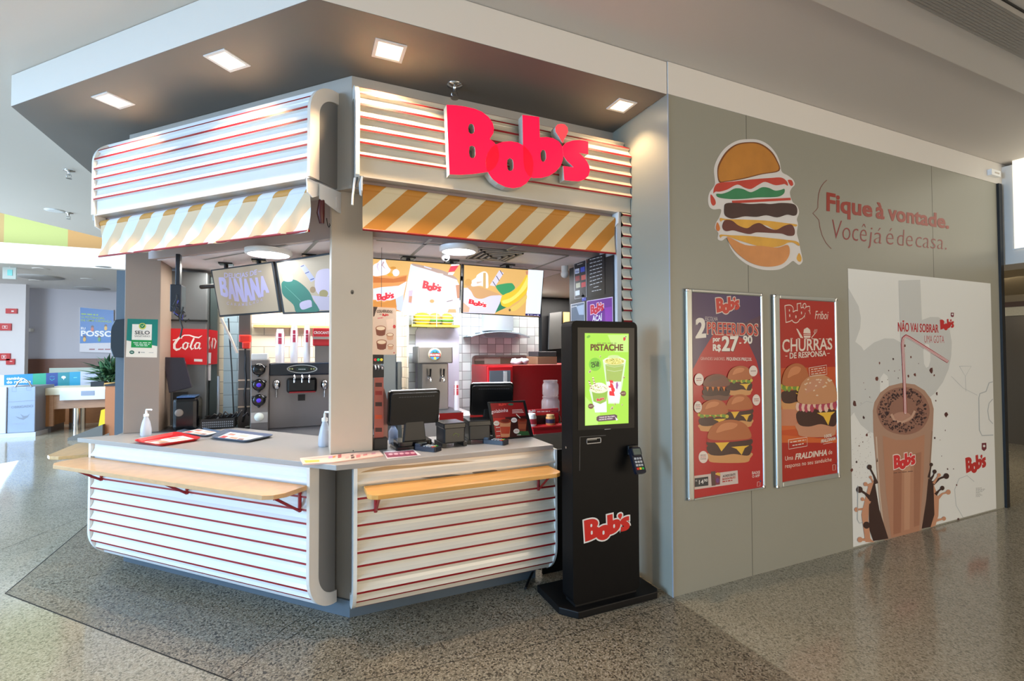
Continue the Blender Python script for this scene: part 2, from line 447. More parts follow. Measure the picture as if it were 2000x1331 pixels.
mb.add([p+Vector((0, 0, .0006)) for p in (a0, a0+d1*2.35, Vector((.9, 1.15, 0)), Vector((2.19, 1.4, 0)), Vector((2.19, 6, 0)), a0+d2*5)], [(0, 1, 2, 3, 4, 5)], 1)
def joint(p, q, wd):
    d = (q-p).normalized(); n = Vector((-d.y, d.x, 0))*wd/2; z = Vector((0, 0, .0012))
    mb.add([p-n+z, q-n+z, q+n+z, p+n+z], [(0, 1, 2, 3)], 2)
joint(a0, a0+d1*2.35, .007); joint(a0, a0+d2*5, .007)
for (xa, ya), (xb, yb), wd in (((100, 1142), (420, 1080), .003), ((150, 1015), (-260, 1180), .003), ((560, 1225), (860, 1030), .003), ((560, 1225), (440, 1330), .003), ((430, 1331), (690, 1170), .003),
                          ((1040, 1262), (1320, 1180), .003), ((1040, 1262), (700, 1331), .003), ((1040, 1262), (1000, 1240), .003), ((1110, 1190), (1090, 1160), .003)):
    if ya > 1000 and yb > 1000: joint(atz(xa, ya, 0), atz(xb, yb, 0), wd)
struct('floor', mb, [FLA, FLB, JOINT])

# ------------------------------------------------------------------ ceilings and soffit
CEILP = mat((214, 206, 198), .7, noise=.02, scale=1.5)
SOFF = mat((116, 110, 104), .62, noise=.03, scale=2)
FASC = mat((222, 216, 208), .6)
ZC = 3.52
p1 = atz(-40, 406, ZC); p2 = atz(196, 464, ZC)
mb = MB(); mb.prism([(-4.0, -9), (14, -9), (14, 14), (p2.x+6, p2.y+.8), (p2.x, p2.y), (p1.x, p1.y), (-4.0, p1.y-.6)], ZC, ZC+.25)
struct('ceiling', mb, CEILP)
SOFP = [(-1.871, 4.346), (.03, 2.43), (2.19, 2.43), (2.19, 6.6), (-1.871, 6.6)]
mb = MB(); mb.prism(SOFP, 3.30, ZC-.002, 1); n0 = len(mb.f)
for i, f in enumerate(mb.f):
    if all(mb.v[k].z < 3.31 for k in f): mb.mi[i] = 0
struct('trim_1', mb, [SOFF, FASC], bevel=.004)
WALLG = mat((150, 148, 135), .38, noise=.03, scale=1.5)
SEAM = mat((92, 90, 82), .6)
WX0, WX1, WY = 2.19, 6.49, 2.427
mb = MB(); mb.box(WX0, WX1, WY, WY+.14, 0, 3.3)
mb.box(WX0, WX0+.06, WY+.14, 3.50, 0, 3.3)
for px_ in (1461, 1823):
    x = atY(px_, 500, WY).x; mb.box(x-.0025, x+.0025, WY-.0006, WY+.001, 0, 3.3, 1)
mb.box(WX0-.001, WX0+.006, WY-.006, WY+.001, 0, 3.3, 2)
struct('wall_right', mb, [WALLG, SEAM, mat((150, 160, 175), .3)])
mb = MB(); mb.box(2.195, 6.9, WY-.004, WY+.5, 3.3, ZC-.002); struct('trim_2', mb, FASC)
mb = MB(); mb.box(6.49, 6.55, WY-.02, WY+.16, 0, 3.3); struct('trim_3', mb, BLACK)
# slot in the ceiling at the right: a shallow drop with a dark linear grille
ya = atz(1608, 0, ZC).y; yb = atz(1790, 0, ZC).y; yc = atz(1811, 0, ZC).y; yd = atz(1950, 0, ZC).y
mb = MB(); mb.box(-2, 12, yb, ya, ZC-.03, ZC-.001); struct('trim_4', mb, FASC)
t = thing('ceiling_grille', 'long dark slotted air grille in the ceiling, top right corner', 'vent', (6, (yb+yd)/2, ZC-.05))
mb = MB(); mb.box(1, 12, yd-.02, yb, ZC-.012, ZC-.001); obj('backing', mb, BLACK, t)
mb = MB(); nsl = 12
for k in range(nsl):
    y = yb-.02-(yb-yd)*k/nsl; mb.box(1, 12, y-.008, y+.008, ZC-.045, ZC-.012)
obj('slats', mb, mat((150, 146, 140), .5), t)
# beam and hall beyond the right end of the grey wall
zb = atX(1960, 518, 6.6).z
mb = MB(); mb.box(6.6, 7.1, -1.5, 3.2, zb, ZC-.035); struct('trim_5', mb, FASC)
q0, q1 = atX(1978, 308, 6.6), atX(1980, 487, 6.6); mb = MB(); mb.box(6.585, 6.6, q0.y-1.2, q0.y, q1.z, q0.z); mb.box(6.575, 6.585, q0.y-1.2, q0.y+.01, q1.z-.012, q1.z, 1)
tag(obj('cove_light', mb, [mat((255, 246, 222), emit=1.1), PLAST]), 'bright backlit niche in the white beam at the right edge', 'light')
XF = 11.0
z1, z2, z3, z4 = (atX(1985, y, XF).z for y in (590, 600, 617, 865))
mb = MB(); mb.box(XF, XF+.1, -6, 9, 0, z3, 0); mb.box(XF-.05, XF+.1, -6, 9, z3, z2, 1); mb.box(XF-.08, XF+.1, -6, 9, z2, z1, 2); mb.box(XF, XF+.1, -6, 9, z1, 3.5, 3)
for y in (2.2, 3.3, 4.4): mb.box(XF-.004, XF+.001, y-.008, y+.008, 0, z3, 2)
struct('wall_far_right', mb, [mat((74, 62, 44), .32, metal=.35, noise=.08, scale=1), mat((196, 190, 170), .6, noise=.15, scale=60), mat((70, 44, 30), .5), mat((150, 136, 112), .7)])
zz = atX(1975, 560, 9).z
mb = MB(); mb.box(7.1, XF, -6, 9, z1+.12, z1+.2); struct('ceiling', mb, mat((176, 160, 130), .7))
t = thing('downlight', 'round bright downlight in the beige ceiling at the far right edge', 'downlight', atz(1966, 580, z1+.12))
q = atz(1966, 580, z1+.12); mb = MB(); mb.lathe([(.001, -.01), (.14, -.01), (.14, .0)], q, 16); obj('lens', mb, mat((255, 244, 225), emit=8), t)
mb = MB(); mb.lathe([(.14, -.012), (.17, -.012), (.17, .0), (.14, 0)], q, 16); obj('rim', mb, PLAST, t)
# small white alarm box on the fascia
q = atY(1937, 340, WY-.005); mb = MB(); mb.box(q.x-.09, q.x+.09, WY-.04, WY-.005, q.z-.03, q.z+.03); mb.box(q.x-.03, q.x+.06, WY-.042, WY-.039, q.z-.008, q.z+.008, 1)
tag(obj('sensor_box', mb, [PLAST, mat((190, 180, 170))], bevel=.006), 'small white box on the white fascia above the far end of the grey wall', 'sensor')

# ------------------------------------------------------------------ recessed square downlights in the soffit
SPOTS = [((222, 196), 'leftmost square recessed downlight in the grey soffit'), ((444, 118), 'square recessed downlight in the grey soffit, second from the left'),
         ((760, 99), 'square recessed downlight in the soffit above the corner column'), ((1214, 206), 'square recessed downlight in the soffit beside the grey wall, right of the red logo sign')]
hz = [.085, .085, .085, .075]
for k, ((x, y), lab) in enumerate(SPOTS):
    c = atz(x, y, 3.30); a = math.radians(45 if k < 2 else 0); h = hz[k]
    t = thing('square_downlight', lab, 'downlight', c, 'recessed downlights in the soffit')
    def rot(p, c=c, a=a): return Vector((c.x+p.x*math.cos(a)-p.y*math.sin(a), c.y+p.x*math.sin(a)+p.y*math.cos(a), c.z+p.z))
    mb = MB(); mb.xf = rot
    for x0, x1, y0, y1 in ((-h, h, -h, -h+.018), (-h, h, h-.018, h), (-h, -h+.018, -h+.018, h-.018), (h-.018, h, -h+.018, h-.018)): mb.box(x0, x1, y0, y1, -.006, 0)
    obj('frame', mb, PLAST, t)
    mb = MB(); mb.xf = rot; mb.box(-h+.018, h-.018, -h+.018, h-.018, -.003, 0); obj('lens', mb, mat((255, 220, 170), emit=4), t)
    mb = MB(); mb.xf = rot; mb.lathe([(.001, -.012), (.022, -.010), (.024, -.003)], (0, 0, 0), 14); obj('bulb', mb, mat((255, 232, 190), emit=25), t)
    cc = c+Vector((0, 0, -.03))
    spot('downlight_beam', cc, cc+Vector((.0, .12, -1)), (60, 62, 100, 22)[k], (1, .70, .40), 118, .5, .05)
def sprinkler(c, lab):
    t = thing('sprinkler_head', lab, 'sprinkler', c, 'ceiling sprinklers')
    mb = MB(); mb.lathe([(.05, 0), (.05, -.006), (.018, -.012), (.012, -.02), (.012, -.05)], c, 14); obj('escutcheon', mb, CHROME, t)
    mb = MB(); mb.tube([c+Vector((-.018, 0, -.045)), c+Vector((-.02, 0, -.07)), c+Vector((0, 0, -.085)), c+Vector((.02, 0, -.07)), c+Vector((.018, 0, -.045))], .003, 6); obj('yoke', mb, CHROME, t)
    mb = MB(); mb.lathe([(.025, -.088), (.025, -.085)], c, 12); obj('deflector', mb, CHROME, t)
sprinkler(atz(888, 166, 3.30), 'chrome fire sprinkler in the grey soffit above the red logo sign')
sprinkler(atz(135, 333, ZC), 'small fire sprinkler in the white ceiling left of the striped sign panel')
sprinkler(atz(134, 416, ZC), 'tiny fire sprinkler beside the round ceiling downlight at the left')

# ------------------------------------------------------------------ the kiosk counter
def path_counter():
    P = [(.2, .94-.64*i/40, 1, 0) for i in range(41)]
    for i in range(1, 15):
        a = math.radians(90*i/14); P.append((.0+.2*math.cos(a), .30-.2*math.sin(a), math.cos(a), -math.sin(a)))
    return P
def path_sign():
    P = []
    for i in range(0, 15):
        a = math.radians(90-90*i/14); P.append((.0+.21*math.cos(a), 3.0+.185*math.sin(a), math.cos(a), math.sin(a)))
    P += [(.21, 3.0-.39*i/30, 1, 0) for i in range(1, 31)]
    return P
def resample(P):
    S = [0]
    for a, b in zip(P, P[1:]): S.append(S[-1]+math.hypot(a[0]-b[0], a[1]-b[1]))
    def ev(s):
        s = max(0, min(S[-1], s))
        for i in range(len(S)-1):
            if S[i+1] >= s:
                k = (s-S[i])/max(1e-9, S[i+1]-S[i]); a, b = P[i], P[i+1]
                return [a[j]+(b[j]-a[j])*k for j in range(4)]
        return list(P[-1])
    return ev, S[-1]
def rib_profile(P, stripes, plain=(), amp=.021):
    """stripes: z of each red line; returns profile and material ids"""
    ev, tot = resample(P); N = 800; zs = [(ev(tot*i/N)[1], tot*i/N) for i in range(N+1)]
    pts = [(0, 0, 0)]
    prev = -1
    for z, red in sorted([(z, 1) for z in stripes]+[(z, 0) for z in plain], key=lambda q: -q[0]):
        s = min(zs, key=lambda q: abs(q[0]-z))[1]
        g = min(1, (s-prev-.013)/.062); prev = s
        pts += [(s-.062*g, 0, 0), (s-.042*g, .002, 0), (s-.024*g, .009, 0), (s-.0055, amp, red), (s+.0065, amp, 0), (s+.008, .003, 0), (s+.011, 0, 0)]
    pts = [p for p in pts if 0 <= p[0] <= tot]; pts.sort(key=lambda q: q[0])
    last = pts[-1][0]; n = 12
    extra = [(tot*i/60, 0, 0) for i in range(61)]
    for e in extra:
        if all(abs(e[0]-p[0]) > .006 for p in pts):
            # only add between ribs
            lo = max((p for p in pts if p[0] <= e[0]), key=lambda q: q[0]); hi = min((p for p in pts if p[0] >= e[0]), key=lambda q: q[0], default=None)
            if lo[1] == 0 and (hi is None or hi[1] == 0 or hi[0]-e[0] > .02) and not lo[2]: pts.append((e[0], 0, 0))
    pts.sort(key=lambda q: q[0])
    prof = []; mis = []
    for s, o, m in pts:
        d, z, nx, nz = ev(s); prof.append((d+nx*o, z+nz*o)); mis.append(m)
    return prof, mis
CZ = [.77, .695, .619, .542, .466, .392, .314, .243, .187, .135]
CPROF = rib_profile(path_counter(), CZ, (.855,))
SPROF = rib_profile(path_sign(), (3.145, 3.083, 3.018, 2.946, 2.872, 2.797, 2.722))
def rim(fn, ta, tb, P, o=.022, i=.05):
    out_ = [(p[0]+p[2]*o, p[1]+p[3]*o) for p in P]; inn = [(p[0]-p[2]*i, p[1]-p[3]*i) for p in P]
    mb = MB(); mb.sweep(fn, ta, tb, out_+inn[::-1], closed=True); return mb
def cap(fn, t, th, P, base):
    out_ = [(p[0]-p[2]*.03, p[1]-p[3]*.03) for p in P]
    mb = MB(); mb.sweep(fn, t, t+th, out_+base, closed=True); return mb
CREAM = mat((222, 214, 204), .45, noise=.04, scale=5)
CAPG = mat((128, 124, 120), .45)
PW = mat((222, 223, 224), .2, coat=.5, noise=.04, scale=2.5)
PWD = mat((222, 214, 198), .25, coat=.4, noise=.10, scale=2.2)   # front face: scuffed white paint, its warm dim light tinted into the colour
ctr_t = thing('serving_counter', 'white corrugated kiosk counter with thin red stripes and a rounded bottom edge', 'counter', (C1.x, C1.y, 0))
mb = MB(); X2, Y2 = C2.x, C2.y
def ring(off_o, off_i, xe, ye):
    """octagon-corner outline between outward offset off_o and inward offset off_i"""
    k = .4142
    return [(xe, C1.y-off_o), (C1.x-k*off_o, C1.y-off_o), (X2-off_o, Y2-k*off_o), (X2-off_o, ye), (X2+off_i, ye), (X2+off_i, Y2+k*off_i), (C1.x+k*off_i, C1.y+off_i), (xe, C1.y+off_i)]
mb.prism(ring(0, .36, 1.50, 4.9), 0, .10); obj('plinth', mb, mat((84, 96, 106), .4, noise=.1, scale=6), ctr_t)
mb = MB(); mb.prism(ring(-.015, .38, 1.51, 4.9), .10, .939); obj('carcass', mb, mat((136, 128, 118), .5), ctr_t)
for fn, ta, tb, m, lb in ((fF, .02, 1.285, PWD, 'scuffed front panel with red stripes'), (fL, .12, 2.15, PW, 'glossy angled panel with red stripes'), (fM, .06, .34, PW, None)):
    mb = MB(); mb.sweep(fn, ta, tb, CPROF[0], CPROF[1]); o = obj('corrugated_panel', mb, [m, RED], ctr_t)
    if lb: o['label'] = lb
PC = path_counter()
for fn, ta, tb in ((fL, .098, .12), (fL, 2.15, 2.175), (fF, .0, .02), (fF, 1.285, 1.30), (fM, .035, .06)):
    obj('end_trim', rim(fn, ta, tb, PC), CREAM if ta == .098 else WHITE, ctr_t)
base_c = [(-.0, .10), (-.0, .94)]
for fn, ta, th in ((fL, .112, .01), (fL, 2.155, .01), (fF, .006, .01), (fF, 1.287, .01), (fM, .045, .01)):
    obj('end_cap', cap(fn, ta, th, PC, base_c), CAPG, ctr_t)
# worn paint on the front panel, above the shelf
sh = Sheet((0, C1.y-.2005, 0), NF, rough=.7)
for pts, col in (([(704, 924), (730, 916), (760, 911), (800, 909), (860, 903), (930, 901), (960, 903), (955, 907), (900, 909), (850, 913), (800, 917), (760, 921), (715, 930)], (176, 150, 112)),
                 ([(820, 933), (850, 928), (880, 927), (900, 929), (880, 933), (850, 936)], (140, 126, 110)), ([(925, 922), (965, 918), (968, 922), (930, 926)], (140, 126, 110))):
    sh.poly(pts, col, smooth=True)
sh.build('worn_paint_patch', ctr_t)
# worktop
mb = MB(); rg = ring(.225, .42, 1.526, 4.9); rg[2] = (-1.532, 4.49); rg[3] = (-1.31, 4.52); rg[4] = (-1.05, 4.92); rg[5] = (rg[5][0], 4.92); rg[3:5] = [(-1.31, 4.52), (-1.31, 4.92)]; mb.prism(rg, .94, .97)
WT = mat((160, 155, 150), .35, noise=.05, scale=3, coat=.2)
obj('worktop', mb, WT, label='continuous light grey laminate worktop with an angled corner on the striped counter', cat='worktop', bevel=.003)

def shelf(fn, t0, t1, dep, z, c0, c1, m, lab, brs, nrm, th=.025):
    t = thing('wooden_shelf', lab, 'shelf', fn((t0+t1)/2, .216, z-.1), 'wooden ledges on the kiosk counter')
    a, b = .216, .216+dep
    poly = [(t0, a), (t0, b-c0), (t0+c0*.35, b-c0*.35), (t0+c0, b), (t1-c1, b), (t1-c1*.35, b-c1*.35), (t1, b-c1), (t1, a)]
    P3 = [fn(x, y, z) for x, y in poly]; mb = MB(); mb.slab(P3, (0, 0, 1), th); board = obj('board', mb, m, t, bevel=.003)
    mb = MB(); 
    for x in brs:
        mb = MB()
        mb.tube([fn(x, .222, z-th), fn(x, .222, z-th-.13)], .010, 4)
        mb.tube([fn(x, .222, z-th-.125), fn(x, a+dep*.75, z-th-.006)], .008, 4)
        mb.tube([fn(x, .222, z-th-.006), fn(x, a+dep*.8, z-th-.006)], .007, 4)
        obj('bracket', mb, RED, t)
    return t
def wood(rgb, st):
    return mat(rgb, .35, noise=.22, scale=5, stretch=st, coat=.25)
shelf(fF, .055, 1.235, .21, .836, .05, .05, wood((214, 156, 78), (1.2, 9, 9)), 'yellow-varnished wooden ledge on the front face of the counter, beside the black ordering totem', (.12, 1.16), NF)
shelf(fL, .12, 2.21, .235, .836, .08, .09, wood((206, 164, 118), (3, 3, 9)), 'long pale wooden ledge on the angled left face of the counter', (.17, 1.12, 2.02), NL)
shelf(fM, -.02, .6, .27, .836, .10, .06, wood((196, 160, 108), (9, 1.2, 9)), 'short piece of wooden ledge sticking out at the far left of the counter', (.2,), NM)

mb = MB(); mb.box(1.565, 2.05, 3.04, 3.06, .005, .88); mb.box(1.60, 1.99, 3.036, 3.04, .06, .80)
obj('low_gate', mb, mat((12, 12, 13), .5, spec=.2), label='black low gate closing the gap between the counter end and the black side panel', cat='gate')
# ------------------------------------------------------------------ columns and header
COLG = mat((204, 188, 168), .5, noise=.07, scale=3)
mb = MB(); mb.box(.145, .395, 3.11, 3.34, .97, 2.6)
o = obj('corner_column', mb, COLG, label='beige square column standing on the worktop at the corner of the kiosk', cat='column', bevel=.004)
sh = Sheet((0, 3.11, 0), NF, rough=.6); sh.ell(688, 571, 3.5, 4.5, (120, 110, 98)); sh.ell(688, 572, 1.8, 2.2, (60, 54, 48)); sh.ell(690, 881, 1.3, 1, (50, 44, 40)); sh.build('old_screw_mark', o)
PX0, PX1, PY = -1.285, -1.055, 4.565
mb = MB(); mb.box(PX0, PX1, PY, PY+.34, .97, 2.6)
o = obj('corner_pillar', mb, mat((148, 130, 116), .5, noise=.05, scale=3), label='taupe square pillar at the left end of the worktop, with a green health notice on it', cat='column', bevel=.004)
HD = mat((176, 170, 162), .5, noise=.03, scale=2)
t = thing('kiosk_header', 'plain grey box header under the soffit that carries the striped sign panels', 'header', (C1.x, C1.y, 2.33))
mb = MB(); mb.prism(ring(0, .12, 2.19, 6.3), 2.6, 3.298); obj('upper_box', mb, HD, t)
mb = MB(); mb.prism(ring(-.10, .14, 2.19, 6.3), 2.335, 2.6); obj('inner_pelmet', mb, mat((188, 172, 168), .5), t)
# corrugated sign panels
PS = path_sign(); base_s = [(.0, 2.61), (.0, 3.17)]
def sign_panel(fn, ta, tb, lab, left=True, right=True, m=PW):
    t = thing('sign_panel', lab, 'sign panel', fn((ta+tb)/2, .21, 2.6), 'corrugated panels around the top of the kiosk')
    mb = MB(); mb.sweep(fn, ta, tb, SPROF[0], SPROF[1]); mb.sweep(fn, ta, tb, [(.21, 2.61), (0, 2.61)]); obj('corrugated_sheet', mb, [m, RED], t)
    if left:
        obj('end_trim', rim(fn, ta-.022, ta, PS), CREAM if fn is fL else WHITE, t); obj('end_cap', cap(fn, ta-.012, .01, PS, base_s), CAPG, t)
    if right:
        obj('end_trim', rim(fn, tb, tb+.022, PS), WHITE, t); obj('end_cap', cap(fn, tb+.002, .01, PS, base_s), CAPG, t)
    return t
sign_panel(fL, .122, 2.15, 'white corrugated sign panel without lettering, left of the corner, with red stripes')
sp = sign_panel(fF, .025, 1.93, 'white corrugated sign panel that carries the illuminated red logo', right=False, m=mat((208, 199, 182), .22, coat=.5, noise=.04, scale=2.5))  # same white paint, darkened and warmed in colour for its dimmer light
sign_panel(fM, .06, 1.55, 'edge of the third white corrugated panel on the far left side of the kiosk', right=False)
# narrow corrugated strip beside the opening
def jamb():
    st = [2.666-.0775*k for k in range(1, 33)]; P = [(.2, 2.61-2.6*i/60, 1, 0) for i in range(61)]
    pr, mi = rib_profile(P, [z for z in st if z > .06]); mb = MB(); mb.sweep(fF, 1.855, 1.93, pr, mi)
    mb.sweep(fF, 1.93, 1.931, [(.2, .01), (0, .01), (0, 2.6), (.2, 2.6)])
    return mb
t = thing('corrugated_jamb', 'narrow corrugated strip with red stripes between the kiosk opening and the grey wall', 'jamb', fF(1.89, .2, 0))
obj('corrugated_sheet', jamb(), [mat((224, 216, 200), .22, coat=.5, noise=.04, scale=2.5), RED], t)
mb = MB(); mb.box(C1.x+1.815, C1.x+1.855, C1.y-.2, C1.y+.02, .005, 2.61); obj('frame_post', mb, mat((196, 200, 206), .35), t, bevel=.003)

# ------------------------------------------------------------------ illuminated logo sign
def emis(rgb, st, nm):
    m = bpy.data.materials.new(nm); m.use_nodes = True; b = m.node_tree.nodes['Principled BSDF']
    c = lin(rgb); b.inputs['Base Color'].default_value = (c[0]*.5, c[1]*.5, c[2]*.5, 1); b.inputs['Emission Color'].default_value = (*c, 1); b.inputs['Emission Strength'].default_value = st
    b.inputs['Roughness'].default_value = .3; return m
LEDR = emis((250, 10, 62), 1.0, 'lit_red_acrylic'); LEDR2 = emis((255, 0, 40), .85, 'lit_red_overlap'); LEDR3 = emis((255, 66, 74), 1.0, 'lit_coral_acrylic')
SIDE = mat((206, 200, 190), .45)
t = thing('illuminated_logo_sign', 'glowing red built-up letter sign fixed on the right striped panel', 'sign', (LX0, SIGNY, LZ0))
def letter(k, face, name='letter', y=SIGNY, back=C1.y-.226):
    mb = MB(); V = LW[k]; P = [Vector((p[0], y, p[1])) for p in V]; H = [[Vector((p[0], y, p[1])) for p in h] for h in LHW[k]]
    loops = [P]+H; allv = [v for l in loops for v in l]
    T = tessellate_polygon([[Vector((v.x, v.z, 0)) for v in l] for l in loops])
    fs = []
    for a, b, c in T:
        n = (allv[b]-allv[a]).cross(allv[c]-allv[a]); fs.append((a, b, c) if n.y < 0 else (a, c, b))
    mb.add(allv, fs, 0)
    for l in loops:
        n = len(l); mb.add(l+[Vector((v.x, back, v.z)) for v in l], [(i, (i+1) % n, (i+1) % n+n, i+n) for i in range(n)], 1)
    mb.add([Vector((v.x, back, v.z)) for v in allv], fs, 1)
    return obj(name, mb, [face, SIDE], t)
letter('B', LEDR); letter('b', LEDR, y=SIGNY+.0004); letter('o', LEDR, y=SIGNY-.0006); letter('s', LEDR, y=SIGNY-.0003); letter('a', LEDR3, 'apostrophe', y=SIGNY-.0008)
for l in LLW:
    mb = MB(); mb.slab([Vector((p[0], SIGNY-.0014, p[1])) for p in l], (0, -1, 0), .0004); obj('overlap_tint', mb, LEDR2, t)

# ------------------------------------------------------------------ awnings
def stripe_mat(ux, uy, period, ca, cb, phase):
    m = bpy.data.materials.new('awning_stripes'); m.use_nodes = True; t_ = m.node_tree; b = t_.nodes['Principled BSDF']; L = t_.links.new
    g = t_.nodes.new('ShaderNodeTexCoord'); vm = t_.nodes.new('ShaderNodeVectorMath'); vm.operation = 'DOT_PRODUCT'
    L(g.outputs['Object'], vm.inputs[0]); vm.inputs[1].default_value = (ux/period, uy/period, -1/period)
    ad = t_.nodes.new('ShaderNodeMath'); ad.operation = 'ADD'; ad.inputs[1].default_value = phase+50; L(vm.outputs['Value'], ad.inputs[0])
    fr = t_.nodes.new('ShaderNodeMath'); fr.operation = 'FRACT'; L(ad.outputs[0], fr.inputs[0])
    gt = t_.nodes.new('ShaderNodeMath'); gt.operation = 'GREATER_THAN'; gt.inputs[1].default_value = .5; L(fr.outputs[0], gt.inputs[0])
    mx = t_.nodes.new('ShaderNodeMix'); mx.data_type = 'RGBA'; L(gt.outputs[0], mx.inputs[0]); mx.inputs[6].default_value = (*lin(ca), 1); mx.inputs[7].default_value = (*lin(cb), 1)
    L(mx.outputs[2], b.inputs['Base Color']); b.inputs['Roughness'].default_value = .6
    return m
def awning(fn, t0, t1, lab, um, wave, ripple, rm=None):
    t = thing('striped_awning', lab, 'awning', fn((t0+t1)/2, .2, 2.3), 'striped roller awnings')
    n = 90; prof = []
    for k in range(9): prof.append((k/8))
    mb = MB(); vs = []; 
    for i in range(n+1):
        tt = t0+(t1-t0)*i/n
        for q in prof:
            z = 2.545-.243*q; d = .205-.012*math.sin(q*math.pi)+wave*q*math.sin(tt*7+1)+ripple*math.sin(tt*31+q*4)*(q**1.2)+ripple*.6*math.sin(tt*53-q*3)*q
            zz = z-(ripple*1.2*math.sin(tt*9)*q)
            vs.append(fn(tt, d, zz))
    m9 = 9; fs = [(i*m9+j, (i+1)*m9+j, (i+1)*m9+j+1, i*m9+j+1) for i in range(n) for j in range(8)]
    mb.add(vs, fs, 0, True)
    for v in vs: pass
    fab = obj('fabric', mb, um, t)
    mb = MB(); mb.tube([fn(t0-.0, .178, 2.545), fn(t1+.0, .178, 2.545)], .03, 14); obj('roller', mb, rm or um, t)
    mb = MB(); mb.sweep(fn, t0, t1, [(.15, 2.604), (.165, 2.604), (.165, 2.545), (.15, 2.545)], closed=True); obj('mounting_board', mb, mat((150, 132, 128), .5), t)
    mb = MB(); mb.tube([fn(t0, .205, 2.302), fn((t0+t1)/2, .205, 2.302), fn(t1, .205, 2.302)], .007, 8); obj('bottom_bar', mb, RED, t)
    mb = MB(); mb.sweep(fn, t0, t1, [(.16, 2.604), (.235, 2.604), (.235, 2.596), (.16, 2.596)], closed=True); obj('cover_profile', mb, mat((206, 198, 190), .4), t)
    for tt in (t0-.012, t1+.004):
        mb = MB(); mb.sweep(fn, tt, tt+.008, [(.10, 2.60), (.235, 2.60), (.23, 2.52), (.19, 2.50), (.15, 2.52), (.12, 2.55)], closed=True); obj('bracket', mb, PLAST, t)
    return t
OR_, CR_ = (190, 124, 38), (214, 194, 156)
awning(fF, .045, 1.80, 'orange and cream diagonally striped awning below the illuminated sign', stripe_mat(1, 0, .25, OR_, CR_, .55), .0, .0012)
awning(fL, .13, 2.12, 'rippled awning with diagonal stripes coloured pale by glare, left of the corner column', stripe_mat(S2, -S2, .25, (214, 184, 146), (216, 218, 222), .1), .006, .008, stripe_mat(S2, -S2, .25, (196, 140, 60), (214, 216, 220), .1))  # glare on the cloth is put into these paler stripe colours
mb = MB(); mb.sweep(fL, .095, .10, [(-.06, 2.59), (.16, 2.59), (.16, 2.50), (.0, 2.46), (-.06, 2.46)], closed=True); mb.sweep(fL, .088, .094, [(.0, 2.55), (.03, 2.55), (.03, 2.48), (.0, 2.48)], closed=True)
t = thing('awning_winch', 'exposed white winch plate and dark motor at the corner end of the left awning', 'bracket', fL(.1, .05, 2.34))
obj('plate', mb, PLAST, t)
mb = MB(); mb.tube([fL(.11, .13, 2.5), fL(.112, .135, 2.42), fL(.108, .13, 2.36)], [.018, .024, .014], 10); obj('motor', mb, mat((80, 22, 20), .4), t)
mb = MB(); mb.tube([fL(.10, .10, 2.40), fL(.10, .09, 2.36), fL(.10, .08, 2.35), fL(.10, .07, 2.365), fL(.10, .075, 2.375)], .003, 6); obj('hook', mb, BLACK, t)
mb = MB(); mb.tube([fF(.0, .215, 2.59), fF(-.012, .225, 2.48), fF(-.014, .228, 2.43)], .006, 8)
obj('crank_loop', mb, PLAST, label='short white crank hook hanging at the corner end of the right awning', cat='hook')
# ------------------------------------------------------------------ inside the kiosk: shell
def pr4(x0, y0, x1, y1, Y):
    ym, xm = (y0+y1)/2, (x0+x1)/2
    return atY(x0, ym, Y).x, atY(x1, ym, Y).x, atY(xm, y1, Y).z, atY(xm, y0, Y).z     # X0,X1,Z0,Z1
ZI = 2.33
IN = [(2.19, C1.y+.14), (C1.x+.06, C1.y+.14), (X2+.14, Y2+.06), (X2+.14, 6.2), (2.19, 6.2)]
mb = MB(); mb.prism(IN, ZI, ZI+.03)
struct('ceiling', mb, mat((232, 226, 230), .7))
mb = MB()
def tbar(a, b, w_=.012):
    p, q = atz(*a, ZI-.002), atz(*b, ZI-.002); d = (q-p).normalized(); n = Vector((-d.y, d.x, 0))*w_
    mb.add([p-n, q-n, q+n, p+n], [(0, 1, 2, 3)])
tbar((795, 507), (842, 467)); tbar((932, 514), (1008, 481)); tbar((780, 499), (1110, 531)); tbar((735, 470), (1110, 500)); tbar((590, 500), (620, 470)); tbar((398, 508), (560, 480)); tbar((1020, 534), (1110, 500))
struct('trim_6', mb, mat((150, 150, 146), .5))
